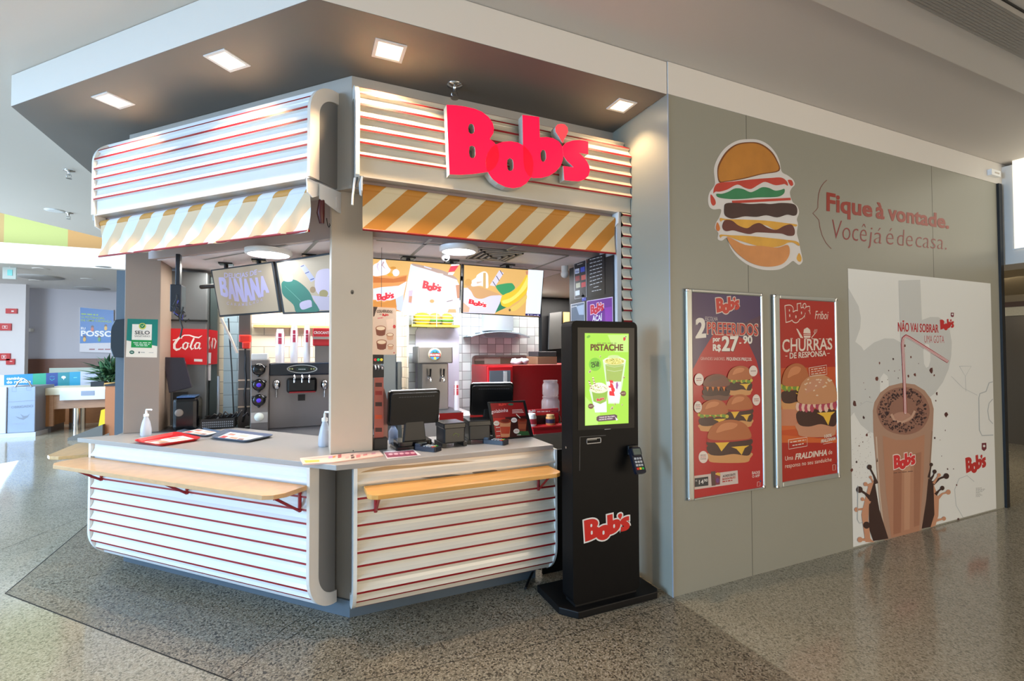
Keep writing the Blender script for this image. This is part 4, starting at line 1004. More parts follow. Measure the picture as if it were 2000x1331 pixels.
def n3f(s):
    s.poly([(110, 848), (308, 810), (316, 1180), (112, 1190)], (226, 226, 230)); s.poly([(118, 856), (302, 820), (310, 1180), (118, 1190)], (96, 112, 132))
    s.poly([(190, 880), (300, 850), (300, 1000), (230, 1000)], (170, 186, 206)); s.text('~', (125, 898), (200, 882), 18, (236, 236, 240), .02)
notice('grey_notice', 'grey-blue poster at the lower left of the black side panel', 'notice', n3f, ZP)
def n4f(s):
    s.poly([(340, 800), (716, 738), (722, 1250), (340, 1280)], (230, 210, 236)); s.poly([(348, 808), (708, 750), (714, 1250), (348, 1280)], (110, 36, 140))
    s.poly([(600, 900), (700, 880), (708, 1250), (620, 1250)], (140, 50, 166)); logo(s, (395, 1005), (590, 975), (395, 850), (206, 30, 60), (240, 214, 230), .03); s.text('AÇAÍ', (425, 1095), (565, 1080), 82, (240, 236, 240), .03)
notice('purple_poster', 'purple dessert poster behind the top of the ordering totem', 'poster', n4f, ZP)
def n5f(s):
    st = [(0, .5), (.12, .12), (.5, 0), (.12, -.12), (0, -.5), (-.12, -.12), (-.5, 0), (-.12, .12)]
    s.poly([(262, 620), (325, 600), (332, 790), (272, 806)], (60, 70, 170)); s.poly([(288+x*60, 728+y*100) for x, y in st], (236, 236, 250))
notice('blue_sticker', 'small blue sticker with a white star under the card notice', 'sticker', n5f, ZP)

# ------------------------------------------------------------------ on the right worktop
ZW = .97
# hanging placard by the column
t = thing('hanging_placard', 'cream rounded placard with brown spoon desserts hanging beside the corner column', 'placard', atY(750, 690, 3.4))
mb = MB(); PLY = 3.4
P3 = [atY(720+x/4.436, 600+y/4.436, PLY) for x, y in ((0, -5), (228, 10), (240, 25), (243, 400), (228, 415), (0, 412))]; mb.slab(P3, (0, -1, 0), .006); obj('board', mb, mat((214, 190, 170), .5), t)
sh = Sheet((0, PLY, 0), NF, rough=.5); sh.zoom(720, 600, 4.436)
sh.poly([(40, -3), (78, 0), (60, 40), (50, 80), (40, 85)], (60, 44, 40)); sh.text('COLHERUDOS', (72, 52), (205, 56), 24, (70, 50, 46), .03, bend=lambda x: 6*math.sin(3.14*x)); sh.text('DO', (95, 68), (112, 69), 9, (70, 50, 46)); logo(sh, (118, 80), (172, 82), (118, 56), (200, 50, 50), None)
for x, y, r in ((105, 205, 46), (112, 325, 46), (185, 255, 32), (190, 345, 26)):
    sh.poly([(x-r, y-r*.5), (x+r, y-r*.5), (x+r*.8, y+r*.8), (x+r*.3, y+r), (x-r*.3, y+r), (x-r*.8, y+r*.8)], (120, 66, 50) if r > 40 else (206, 160, 130)); sh.ell(x, y-r*.45, r, r*.5, (150, 96, 70)); sh.ell(x, y-r*.45, r*.82, r*.36, (226, 204, 176))
sh.poly([(150, 110), (215, 100), (210, 190), (160, 200)], (226, 200, 180)); sh.ell(222, 170, 12, 16, (190, 60, 60)); sh.text('~', (78, 105), (125, 100), 14, (206, 90, 100)); sh.ell(220, 397, 6, 5, (190, 60, 60)); sh.build('print', t)
mb = MB(); q = atY(745, 600, PLY-.0); mb.tube([q, Vector((q.x, PLY, ZI))], .0015, 5); obj('string', mb, BLACK, t)
# menu holder
t = thing('menu_holder', 'black upright holder with tall red leaflets against the corner column', 'holder', (.46, 3.2, ZW))
x0, x1, z0, z1 = pr4(730, 865, 757, 882, 3.12); x0 = .405
mb = MB(); mb.box(x0, x1, 3.12, 3.22, ZW, ZW+.075); obj('base', mb, BLACK, t, bevel=.004)
mb = MB(); x4, x5, z4, z5 = pr4(730, 738, 749, 870, 3.15); mb.box(x0+.006, x5, 3.15, 3.165, ZW+.01, z5); lf = obj('leaflet', mb, mat((176, 96, 86), .5), t)
sh = Sheet((0, 3.15, 0), NF, rough=.5)
for y, c in ((752, (70, 30, 30)), (768, (150, 40, 40)), (790, (60, 26, 26)), (815, (206, 80, 40)), (840, (70, 36, 32))): sh.rect(733, y-4, 746, y+4, c, up=False)
sh.layer += 1; sh.build('leaflet_print', t)
mb = MB(); mb.slab([(x5-.0, 3.17, ZW+.02), (x5+.03, 3.17, ZW+.02), (x5+.03, 3.17, ZW+.3), (x5+.01, 3.17, ZW+.38), (x5-.0, 3.17, ZW+.4)], (0, -1, 0), .01); obj('rear_leaflet', mb, mat((160, 120, 110), .5), t)
# water bottle
q = Vector((atY(768, 860, 3.3).x, 3.3, ZW)); t = thing('water_bottle', 'small clear water bottle with a blue cap behind the left till', 'bottle', q)
mb = MB(); mb.lathe([(.03, 0), (.032, .01), (.032, .04), (.03, .045), (.032, .05), (.032, .085), (.02, .105), (.012, .118), (.012, .128)], q, 18); obj('body', mb, mat((176, 200, 236), .1, alpha=.7), t)
mb = MB(); mb.lathe([(.015, .124), (.015, .145), (.001, .146)], q, 16); obj('cap', mb, mat((24, 70, 210), .35), t)

def pos(c, yaw, lab, w_=.35, h_=.24, tilt=18, arm=.0):
    """till monitor seen from behind; local -y is the back of the screen"""
    t = thing('till_monitor', lab, 'monitor', c, 'till monitors on the right worktop'); a = math.radians(yaw); c = Vector(c)
    def X(p): return Vector((c.x+p.x*math.cos(a)-p.y*math.sin(a), c.y+p.x*math.sin(a)+p.y*math.cos(a), c.z+p.z))
    mb = MB(); mb.xf = X; mb.prism(rrect(-.13, -.09, .13, .11, .02), .0, .022); mb.prism(rrect(-.11, -.07, .11, .1, .02), .022, .05); obj('foot', mb, BLACKG, t, bevel=.003)
    mb = MB(); mb.xf = X; mb.slab([(-.075, -.05, .045), (.075, -.05, .045), (.06, -.045, .19), (-.06, -.045, .19)], (0, -1, .0), .04); obj('neck', mb, BLACK, t, bevel=.006)
    T = math.radians(tilt)
    def Y(p): return X(Vector((p.x, p.y*math.cos(T)+p.z*math.sin(T)-.03, .262-p.y*math.sin(T)+p.z*math.cos(T))))
    mb = MB(); mb.xf = lambda p: Y(Vector((p.x, p.z, p.y))); mb.prism(rrect(-w_/2, -h_/2, w_/2, h_/2, .016), -.0, .025); obj('bezel', mb, BLACKG, t, bevel=.003)
    mb = MB(); mb.xf = lambda p: Y(Vector((p.x, p.z, p.y))); mb.prism(rrect(-w_/2+.012, -h_/2+.01, w_/2-.012, h_/2-.008, .02), -.03, .0); obj('rear_shell', mb, mat((20, 20, 22), .28), t, bevel=.012)
    mb = MB(); mb.xf = lambda p: Y(Vector((p.x, p.z, p.y)))
    for k in range(14): mb.box(-w_/2+.06+.017*k, -w_/2+.072+.017*k, h_/2-.035, h_/2-.030, -.0315, -.030)
    obj('vents', mb, mat((70, 70, 74), .4), t)
    mb = MB(); mb.xf = lambda p: Y(Vector((p.x, p.z, p.y))); mb.box(-w_/2+.02, w_/2-.02, h_/2, h_/2+.004, .002, .024); obj('top_edge', mb, mat((150, 150, 156), .3, metal=.5), t)
    return t
pos((.655, 3.13, ZW), 3, 'black till monitor seen from behind, left one next to the menu holder', w_=.34, h_=.225, tilt=-9)
pos((1.315, 3.41, ZW), -14, 'black till monitor seen from behind, right one behind the dessert display', w_=.33, h_=.25, tilt=-14)
def box_printer(c, yaw, lab, w_=.145, d_=.17, h_=.15, glyph=True):
    t = thing('receipt_printer', lab, 'printer', c, 'receipt printers on the right worktop'); a = math.radians(yaw); c = Vector(c)
    def X(p): return Vector((c.x+p.x*math.cos(a)-p.y*math.sin(a), c.y+p.x*math.sin(a)+p.y*math.cos(a), c.z+p.z))
    mb = MB(); mb.xf = X; mb.box(-w_/2, w_/2, -d_/2, d_/2, .025, h_); obj('body', mb, mat((24, 24, 26), .35), t, bevel=.008)
    mb = MB(); mb.xf = X; mb.box(-w_/2-.004, w_/2+.004, -d_/2-.004, d_/2+.004, h_-.03, h_+.008); obj('lid', mb, BLACKG, t, bevel=.006)
    for s1 in (-1, 1):
        mb = MB(); mb.xf = X; mb.box(s1*w_/2-.012, s1*w_/2+.012, -d_/2, d_/2, 0, .028); obj('foot', mb, BLACK, t)
    mb = MB(); mb.xf = X
    if glyph:
        mb.tube([(-.015, -d_/2-.002, .075), (0, -d_/2-.002, .09), (.03, -d_/2-.002, .08), (.02, -d_/2-.002, .065)], .0018, 4); obj('emblem', mb, mat((120, 130, 60), .5), t)
    return t
box_printer((.90, 3.10, ZW), 4, 'black receipt printer between the two tills, with a faint emblem')
box_printer((1.10, 3.13, ZW), -6, 'black receipt printer directly left of the dessert display stand', glyph=False, w_=.15, h_=.15)
# table-top display
t = thing('dessert_display', 'black-framed tabletop poster advertising red dessert drinks on the right worktop', 'sign', (1.4, 3.14, ZW))
qd = [(953, 786), (1026, 782), (1042.5, 853), (965.5, 862)]
pd_ = Vector((1.38, 3.12, ZW)); nd = Vector((.0, -1, .22)).normalized(); W = [atP(x, y, pd_, nd) for x, y in qd]; dz = min(v.z for v in W)-ZW
mb = MB(); mb.slab(W, nd, .02); obj('frame', mb, BLACK, t, bevel=.003)
mb = MB(); mb.slab([W[2]+Vector((0, .02, 0)), W[3]+Vector((0, .02, 0)), W[3]+Vector((0, .09, 0)), W[2]+Vector((0, .09, 0))], (0, 0, 1), .004)
mb.slab([W[0]*.3+W[3]*.7+Vector((.1, .03, 0)), W[0]*.3+W[3]*.7+Vector((.16, .03, 0)), W[3]+Vector((.16, .12, .0)), W[3]+Vector((.1, .12, .0))], (0, 1, .3), .004)
obj('rear_stand', mb, BLACK, t)
sh = Sheet(pd_, nd, rough=.3, coat=.3); sh.zoom(850, 620, 5.12)
sh.poly([(550, 862), (878, 852), (950, 1188), (606, 1212)], (62, 22, 20)); sh.poly([(550, 862), (878, 852), (905, 985), (578, 1010)], (150, 30, 30)); sh.poly([(578, 1010), (700, 1004), (730, 1204), (606, 1212)], (196, 40, 34))
sh.text('golabinha', (562, 962), (728, 945), 34, (240, 226, 226), .0); logo(sh, (635, 890), (712, 886), (632, 864), (206, 60, 50), None); sh.ell(755, 872, 28, 11, (60, 100, 80))
for k in range(3): sh.stroke([(770, 930+14*k), (870+8*k, 924+14*k)], [6, 6], (230, 190, 180))
def cup2(cx, cy, w1, w2, h, c1, c2):
    sh.poly([(cx-w1, cy), (cx+w1, cy), (cx+w2, cy+h), (cx-w2, cy+h)], c1); sh.poly([(cx-w1*.9, cy+h*.35), (cx+w1*.9, cy+h*.35), (cx+w2*.9, cy+h*.8), (cx-w2*.9, cy+h*.8)], c2); sh.ell(cx, cy, w1*1.05, h*.14, (150, 50, 30)); sh.ell(cx, cy-5, w1*.7, h*.1, (110, 36, 24))
cup2(700, 1040, 56, 44, 158, (220, 150, 110), (196, 70, 44)); cup2(870, 1030, 46, 36, 110, (150, 70, 50), (176, 90, 60)); sh.stroke([(810, 970), (850, 1010)], 8, (230, 220, 200)); sh.poly([(820, 1140), (930, 1140), (945, 1180), (830, 1186)], (60, 100, 56))
for x, y in ((612, 1062), (788, 1030), (812, 1140)): sh.ell(x, y, 30, 25, (240, 232, 226)); sh.text('~', (x-18, y+4), (x+18, y+2), 8, (190, 40, 40), .01)
for x, y, s_ in ((625, 1110, '5,90'), (630, 1150, '9,90'), (630, 1195, '13,90'), (835, 1185, '11,90')): sh.text('~', (x-18, y), (x+22, y-3), 12, (236, 230, 226), .02)
sh.poly([(940, 1180), (950, 1188), (948, 1190)], (62, 22, 20)); sh.build('print', t)
# card readers
def reader(c, yaw, tilt, lab, s=1.0, grp='card readers', parent=None):
    c = Vector(c); a = math.radians(yaw); T = math.radians(tilt)
    def X(p):
        p = p*s; y = p.y*math.cos(T)-p.z*math.sin(T); z = p.y*math.sin(T)+p.z*math.cos(T)
        return Vector((c.x+p.x*math.cos(a)-y*math.sin(a), c.y+p.x*math.sin(a)+y*math.cos(a), c.z+z))
    t = thing('card_reader', lab, 'card reader', c, grp) if lab else parent
    mb = MB(); mb.xf = X; mb.prism(rrect(-.038, -.085, .038, .085, .014), 0, .028); mb.prism(rrect(-.034, .03, .034, .085, .012), .028, .042); obj('body', mb, mat((22, 26, 40), .35), t, bevel=.003)
    mb = MB(); mb.xf = X; mb.box(-.027, .027, .035, .075, .042, .0428); obj('display', mb, mat((96, 104, 96), .2), t)
    for r in range(4):
        for k in range(3):
            mb = MB(); mb.xf = X; x = -.019+.019*k; y = .012-.022*r; mb.box(x-.007, x+.007, y-.007, y+.007, .028, .0315)
            col = (170, 172, 176)
            if r == 3: col = ((206, 50, 40), (226, 190, 50), (50, 170, 80))[k]
            obj('key', mb, mat(col, .4), t)
    return t
q1 = atz(836, 880, ZW); reader(q1, 38, 0, 'dark blue card reader lying on the worktop in front of the left till')
q2 = atz(968, 867, ZW); reader(q2, 40, 0, 'black card reader lying in front of the dessert display')
# flyers on the corner of the worktop
def paper(pts, z, lab, base, deco, cat='flyers', grp='printed papers on the worktop', th=.004, name='flyer_stack'):
    t = thing(name, lab, cat, atz(*pts[0], z), grp)
    mb = MB(); P3 = [atz(x, y, z+th) for x, y in pts]; mb.slab(P3, (0, 0, 1), th); obj('sheets', mb, mat(base, .6), t)
    sh = Sheet((0, 0, z+th), (0, 0, 1), rough=.5, start=2); sh.ex = Vector((1, 0, 0)); sh.ey = Vector((0, 1, 0)); deco(sh); sh.build('print', t); return t
def d1(s):
    s.zoom(570, 820, 7.395)
    s.poly([(175, 590), (395, 585), (400, 610), (200, 625)], (206, 176, 40)); s.poly([(160, 562), (640, 520), (660, 530), (300, 572)], (226, 160, 150))
    for x, y, w_, h_, c in ((560, 545, 60, 30, (180, 130, 170)), (610, 540, 40, 26, (236, 130, 60)), (690, 530, 50, 50, (176, 90, 90)), (800, 550, 50, 26, (220, 160, 150)), (870, 520, 40, 20, (90, 70, 70)), (960, 530, 60, 40, (226, 120, 120)), (880, 550, 50, 26, (90, 60, 60)), (1060, 510, 60, 26, (206, 120, 120)), (1180, 490, 60, 24, (200, 130, 140))):
        s.poly([(x-w_/2, y-h_/2+5), (x+w_/2, y-h_/2-5), (x+w_/2, y+h_/2-5), (x-w_/2, y+h_/2+5)], c, up=False)
    s.layer += 1
paper([(586, 895), (608, 893), (740, 880), (749, 890), (650, 903), (592, 907)], ZW, 'stack of pink printed flyers lying along the corner of the worktop', (226, 190, 176), d1, th=.008)
def d2(s):
    s.zoom(720, 600, 4.436); s.poly([(135, 1262), (385, 1242), (425, 1285), (165, 1306)], (150, 60, 90))
    for k in range(5): s.ell(190+48*k, 1278-3*k, 20, 8, (226, 170, 180)); 
    s.text('~', (190, 1262), (330, 1250), 8, (240, 220, 226))
paper([(748, 882), (807, 878), (822, 889), (756, 896)], ZW, 'single purple and white menu sheet lying right of the flyer stack', (232, 224, 226), d2, th=.002, name='menu_sheet')
# sauce display on the back counter
ZD = atY(1050, 846, 4.2).z
t = thing('sauce_display', 'small red counter display stand for dessert sauces beside the ordering totem', 'stand', atY(1060, 846, 4.2))
x0, x1, z0, z1 = pr4(1029, 800, 1092, 846, 4.25); mb = MB(); mb.box(x0, x1, 4.26, 4.28, ZD, z1); obj('back_board', mb, mat((196, 26, 40), .4), t)
mb = MB(); zs = atY(1060, 831, 4.2).z; mb.box(x0, x1, 4.12, 4.28, zs-.015, zs); mb.box(x0+.02, x1-.02, 4.14, 4.28, ZD, zs-.015); obj('shelf', mb, mat((190, 24, 36), .4), t)
sh = Sheet((0, 4.26, 0), NF, rough=.4); sh.poly([(1029, 801), (1091, 800), (1091, 807), (1029, 808)], (206, 60, 70)); logo(sh, (1032, 808), (1046, 807), (1032, 801), (240, 220, 220), None); sh.text('~', (1049, 806), (1074, 805), 2.6, (240, 230, 230), .02); sh.text('+1,15', (1077, 806.5), (1090, 806), 4.4, (30, 30, 50), .03); sh.poly([(1046, 812), (1072, 811), (1072, 829), (1046, 829)], (40, 24, 26)); sh.build('print', t)
for k, (x, yt, yb_, c, lid, lab) in enumerate(((1039, 808, 830, (226, 220, 214), (240, 240, 240), 'white sauce jar on the red counter display'), (1075, 810, 832, (206, 150, 90), (196, 160, 110), 'caramel-coloured sauce jar on the red counter display'))):
    q = atY(x, yb_, 4.19); r = (atY(x+8, yb_, 4.19).x-atY(x-8, yb_, 4.19).x)/2; h = atY(x, yt, 4.19).z-zs
    tt = thing('sauce_jar', lab, 'jar', (q.x, 4.19, zs), 'sauce jars on the display'); mb = MB(); mb.lathe([(r*.9, 0), (r, .01), (r, h*.75), (r*.8, h*.82)], (q.x, 4.19, zs), 18); obj('jar', mb, mat(c, .3), tt)
    mb = MB(); mb.lathe([(r*.85, h*.82), (r*.85, h), (.001, h)], (q.x, 4.19, zs), 18); obj('lid', mb, mat(lid, .4), tt)
    mb = MB(); mb.lathe([(r*1.01, h*.2), (r*1.01, h*.6)], (q.x, 4.19, zs), 18); obj('label', mb, mat((176, 50, 60) if not k else (60, 50, 80), .4), tt)
t = thing('glass_jar_stack', 'stack of clear glass jars, the lowest filled with brown sauce, before the red fridge', 'jars', (atY(1075, 745, 4.4).x, 4.4, ZD))
cx = atY(1075, 745, 4.4).x; r = (atY(1089, 760, 4.4).x-atY(1061, 760, 4.4).x)/2; zt = atY(1075, 743, 4.4).z
GL = mat((206, 190, 186), .08, alpha=.42)
hh = (zt-ZD)/3
for k in range(3):
    z = ZD+hh*k; rr_ = r*(1.25-.12*k); mb = MB(); mb.lathe([(rr_*.85, 0), (rr_, .02), (rr_, hh*.7), (rr_*.82, hh*.88), (rr_*.9, hh*.92), (rr_*.9, hh)], (cx, 4.4, z), 20); obj('glass_jar', mb, GL if k else mat((90, 46, 30), .25), t)
# ------------------------------------------------------------------ behind the left opening
ZB = .93
mb = MB(); mb.prism([(-.43, 4.39), (.02, 3.94), (.62, 3.94), (.62, 5.1), (-.43, 5.1)], 0, ZB)
obj('prep_counter', mb, STEELD, label='long stainless preparation counter with ingredient wells behind the angled worktop', cat='counter', bevel=.004)
def pan(px, py, w_, d_, lab, m):
    q = atz(px, py, ZB); mb = MB(); t = thing('ingredient_pan', lab, 'pan', q, 'pans on the preparation counter')
    mb.box(q.x-w_/2, q.x+w_/2, q.y-d_/2, q.y+d_/2, ZB, ZB+.012); obj('rim', mb, STEEL, t, bevel=.003)
    mb = MB(); mb.box(q.x-w_/2+.015, q.x+w_/2-.015, q.y-d_/2+.015, q.y+d_/2-.015, ZB+.012, ZB+.016); obj('contents', mb, m, t)
pan(512, 832, .26, .18, 'pale ingredient pan at the left end of the steel counter', mat((196, 206, 196), .3))
pan(558, 832, .24, .18, 'ingredient pan left of the steel canister', mat((190, 196, 190), .3))
pan(604, 830, .24, .18, 'ingredient pan in front of the red rags', mat((200, 206, 200), .3))
# soft serve machine
YM = 4.62
t = thing('soft_serve_machine', 'wide steel and black soft-serve ice cream machine with three taps', 'ice cream machine', atY(585, 800, YM))
x0, x1, z0, z1 = pr4(525, 709, 690, 830, YM); mb = MB(); mb.box(x0, .62, YM, 5.1, ZB, z1); obj('body', mb, mat((132, 128, 130), .35, metal=.6), t, bevel=.008)
x0, x1, z2, z3 = pr4(525, 709, 690, 733, YM-.03); mb = MB(); mb.box(x0, .62, YM-.035, YM, z2, z3); cp = obj('control_panel', mb, mat((30, 40, 54), .25), t, bevel=.012)
sh = Sheet((0, YM-.035, 0), NF, rough=.2); sh.ell(590, 721, 30, 8.5, (176, 180, 180), 26); sh.ell(590, 721, 27, 6.8, (24, 28, 32), 26); sh.ell(590, 721, 13, 5.2, (30, 50, 50), 20)
sh.text('~', (583, 723), (597, 723), 2.6, (200, 206, 206), .02)
for x in (566, 571, 608, 613): sh.ell(x, 721, 1.8, 1.8, (176, 180, 120), 8, up=False)
sh.layer += 1; sh.build('oval_badge', cp)
x0, x1, z2, z3 = pr4(560, 738, 619, 767, YM-.05); mb = MB(); mb.box(x0, x1, YM-.09, YM, z2, z3); obj('tap_block', mb, BLACKG, t, bevel=.02)
mb = MB(); x0, x1, z2, z3 = pr4(565, 765, 616, 767.5, YM-.09); mb.box(x0, x1, YM-.094, YM-.09, z2, z3); obj('red_line', mb, RED, t)
for x in (575, 590, 604):
    q = atY(x, 743, YM-.09); mb = MB(); mb.tube([q+Vector((0, 0, .04)), q+Vector((0, -.03, .02)), q+Vector((0, -.035, -.02))], [.008, .01, .006], 8); obj('tap_handle', mb, CHROME, t)
for x in (540, 634):
    q = atY(x, 752, YM-.04); mb = MB(); mb.blob(q, (.032, .03, .045), n=12, m=8); mb.tube([q+Vector((0, 0, -.04)), q+Vector((0, 0, -.11))], .006, 6); obj('side_tap', mb, CHROME, t)
x0, x1, z2, z3 = pr4(582, 771, 596, 783, YM-.01); mb = MB(); mb.box(x0, x1, YM-.01, YM, z2, z3); obj('drip_plate', mb, BLACK, t)
# topping dispenser column
t = thing('topping_dispenser', 'tall narrow steel column with three round dispensers, two glowing violet', 'dispenser', atY(506, 828, 4.5))
x0, x1, z0, z1 = pr4(489, 703, 524, 830, 4.5); mb = MB(); mb.box(x0, x1, 4.5, 4.72, ZB, z1); obj('body', mb, mat((120, 114, 112), .35, metal=.5), t, bevel=.006)
for k, y in enumerate((722, 752, 782)):
    q = atY(506, y, 4.5); pts = []
    mb = MB(); mb.lathe([(.05, 0), (.05, .02), (.034, .03), (.001, .032)], (q.x, 4.5, q.z), 20, axis='y')
    for a in (30, 150, 270): mb.lathe([(.012, 0), (.012, .015), (.001, .016)], (q.x+.052*math.cos(math.radians(a)), 4.5, q.z+.052*math.sin(math.radians(a))), 8, axis='y')
    kn = obj('dispenser_knob', mb, BLACKG, t)
    if k:
        mb = MB(); mb.lathe([(.018, .03), (.018, .036), (.001, .037)], (q.x, 4.5, q.z), 14, axis='y'); obj('violet_lamp', mb, mat((70, 40, 190), emit=.9), kn)
x0, x1, z2, z3 = pr4(490, 806, 523, 826, 4.49); mb = MB(); mb.box(x0, x1, 4.488, 4.5, z2, z3); obj('gauge_plate', mb, STEEL, t)
q = atY(506, 815, 4.486); mb = MB(); mb.lathe([(.036, .0), (.036, .008), (.001, .009)], (q.x, 4.488, q.z), 18, axis='y'); obj('dial', mb, mat((214, 216, 206), .3), t)
x0, x1, z0, z2 = pr4(490, 691, 522, 703, 4.5); mb = MB(); mb.box(x0, x1, 4.52, 4.7, z1, z2); obj('clear_box', mb, mat((216, 214, 210), .2), label='clear box of sachets on top of the topping column', cat='box', bevel=.004)
zt_ = atY(585, 709, YM).z
for k, (rc, lab) in enumerate((((538, 643, 556, 702), 'left stack of transparent cups on the ice cream machine'), ((567, 637, 582, 702), 'middle stack of transparent cups on the ice cream machine'), ((593, 637, 606, 701), 'right stack of transparent cups on the ice cream machine'))):
    cups(rc, 4.75, lab, (196, 60, 90), zb=zt_, grp='cup stacks on the ice cream machine')
t = thing('crunch_dispenser', 'red and steel cereal dispenser beside the cups, cut by the corner column', 'dispenser', atY(630, 690, 4.7))
x0, x1, z0, z1 = pr4(611, 641, 650, 676, 4.7); mb = MB(); mb.box(x0, .40, 4.7, 4.85, z0, z1); obj('hopper', mb, mat((190, 34, 44), .35), t, bevel=.01)
x2, x3, z2, z3 = pr4(612, 658, 650, 663, 4.698); mb = MB(); mb.box(x0, .40, 4.695, 4.7, z2, z3); obj('steel_band', mb, STEEL, t)
mb = MB(); mb.box(x0+.02, .38, 4.72, 4.85, zt_, z0); obj('stand', mb, STEELD, t)
sh = Sheet((0, 4.7, 0), NF, rough=.4); sh.text('CROCANTE', (613, 652.5), (645, 653), 5, (240, 232, 230), .03); sh.build('print', t)
x0, x1, z0, z1 = pr4(495, 636, 660, 641, 5.1); mb = MB(); mb.box(x0, x1, 5.08, 5.15, z0, z1); obj('wooden_strip', mb, mat((206, 170, 116), .5), label='thin wooden wall strip on the cream tiles above the cups', cat='shelf')
# steel canister, red rags
q = atz(576, 826, ZB); mb = MB(); mb.lathe([(.04, 0), (.04, .085), (.044, .09), (.044, .1), (.001, .1)], q, 18); obj('steel_canister', mb, STEELD, label='small dark steel canister between the ingredient pans and the ice cream machine', cat='canister')
for px_, py_, c, lab, w_ in ((548, 823, (206, 50, 40), 'folded red cloth left of the steel canister', .1), (622, 819, (190, 26, 34), 'heap of bright red cloth beside the corner column', .13)):
    q = atz(px_, py_, ZB); mb = MB()
    for k in range(5): mb.blob((q.x+random.uniform(-w_, w_)*.8, q.y+random.uniform(-.03, .03), ZB+.03), (.05, .04, .03), n=8, m=5, jit=.2)
    obj('red_cloth', mb, mat(c, .6), label=lab, cat='cloth', group='red cloths on the preparation counter')
# upright pillar with red plug and cable
t = thing('utility_post', 'dark steel service post with a red plug and hanging cable left of the topping column', 'post', atY(478, 800, 4.75))
x0, x1, z0, z1 = pr4(466, 600, 489, 700, 4.78); mb = MB(); mb.box(x0, x1, 4.78, 4.9, 0, ZI-.001); obj('post', mb, mat((96, 92, 92), .35, metal=.5), t, bevel=.004)
for y in (683, 743, 760, 795): q = atY(478, y, 4.775); mb = MB(); mb.box(x0, x1, 4.772, 4.78, q.z-.006, q.z+.006); obj('clip', mb, mat((190, 170, 150), .4), t)
q = atY(479, 668, 4.74); mb = MB(); mb.box(q.x-.045, q.x+.045, 4.70, 4.78, q.z-.005, q.z+.06); mb.box(q.x-.02, q.x+.04, 4.69, 4.77, q.z-.06, q.z); obj('plug', mb, mat((220, 44, 30), .4), t, bevel=.01)
pts = [atY(x, y, 4.73) for x, y in ((479, 679), (480, 700), (479, 720), (481, 745), (478, 770), (480, 800), (474, 825))]; mb = MB(); mb.tube(pts, .009, 6); obj('cable', mb, BLACK, t)
mb = MB(); x0, x1, z0, z1 = pr4(444, 620, 465, 815, 4.95); mb.box(x0-.03, x1, 4.95, 5.05, 0, ZI-.001)
obj('tiled_pier', mb, tile_mat((170, 196, 212), (160, 186, 204), (130, 150, 164), .11, False), label='narrow pale blue tiled pier between the drinks fridge and the service post', cat='pier')
# drinks fridge
YCf = 4.9
t = thing('drinks_fridge', 'tall grey drinks fridge with a red banner of white script lettering', 'fridge', atY(370, 830, YCf))
x0, x1, z0, z1 = pr4(300, 530, 404, 830, YCf); xs = atY(425, 700, YCf+.12).x
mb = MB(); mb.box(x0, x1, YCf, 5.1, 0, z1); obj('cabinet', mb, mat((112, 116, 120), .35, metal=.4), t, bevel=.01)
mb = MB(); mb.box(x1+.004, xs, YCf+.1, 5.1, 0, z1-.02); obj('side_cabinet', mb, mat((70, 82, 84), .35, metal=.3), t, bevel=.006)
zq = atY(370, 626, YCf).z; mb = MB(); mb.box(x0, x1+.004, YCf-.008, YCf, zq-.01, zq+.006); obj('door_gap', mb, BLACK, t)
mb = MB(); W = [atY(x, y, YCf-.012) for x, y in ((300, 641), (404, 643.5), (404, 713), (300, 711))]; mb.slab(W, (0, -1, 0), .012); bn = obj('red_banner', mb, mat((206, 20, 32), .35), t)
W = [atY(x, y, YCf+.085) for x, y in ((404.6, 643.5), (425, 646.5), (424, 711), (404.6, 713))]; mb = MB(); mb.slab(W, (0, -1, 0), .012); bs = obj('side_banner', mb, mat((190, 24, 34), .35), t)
sh = Sheet((0, YCf-.012, 0), NF, rough=.4); sh.zoom(230, 600, 4.93); WH = (240, 240, 240)
sh.stroke([(620, 300), (600, 290), (570, 320), (545, 360), (545, 395), (565, 412), (595, 405), (615, 385)], [16, 20, 24, 26, 26, 24, 14, 6], WH)
sh.stroke([(530, 320), (570, 312), (610, 290), (640, 272), (690, 272), (740, 290), (780, 295), (812, 275)], [10, 10, 10, 10, 12, 14, 14, 4], WH)
sh.stroke([(655, 340), (630, 362), (628, 395), (650, 408), (672, 385), (674, 352), (655, 340), (690, 352)], [12, 16, 18, 14, 16, 14, 12, 6], WH)
sh.stroke([(735, 300), (715, 340), (700, 385), (712, 408), (735, 395)], [16, 18, 18, 16, 6], WH)
sh.stroke([(790, 345), (760, 345), (742, 372), (748, 402), (770, 400), (790, 360)], [12, 14, 18, 16, 12, 10], WH); sh.stroke([(792, 345), (782, 385), (790, 405), (805, 395)], [14, 16, 14, 5], WH)
sh.poly([(735, 500), (815, 503), (815, 527), (735, 524)], (226, 226, 230)); sh.build('white_script', bn)
sh = Sheet((0, YCf+.085, 0), NF, rough=.4); sh.zoom(230, 600, 4.93)
sh.stroke([(885, 290), (872, 330), (880, 400), (900, 330), (905, 410), (915, 300)], [12, 14, 14, 10, 12, 10], (226, 210, 210)); sh.stroke([(930, 300), (945, 330), (930, 400)], [12, 14, 10], (226, 210, 210)); sh.poly([(865, 440), (900, 440), (896, 545), (862, 545)], (216, 216, 226)); sh.build('side_script', bs)
mb = MB(); x2, x3, z2, z3 = pr4(404, 713, 411, 744, YCf+.07); mb.box(x2, x3, YCf+.09, YCf+.1, z2, z3); obj('price_strip', mb, mat((206, 204, 210), .4), t)
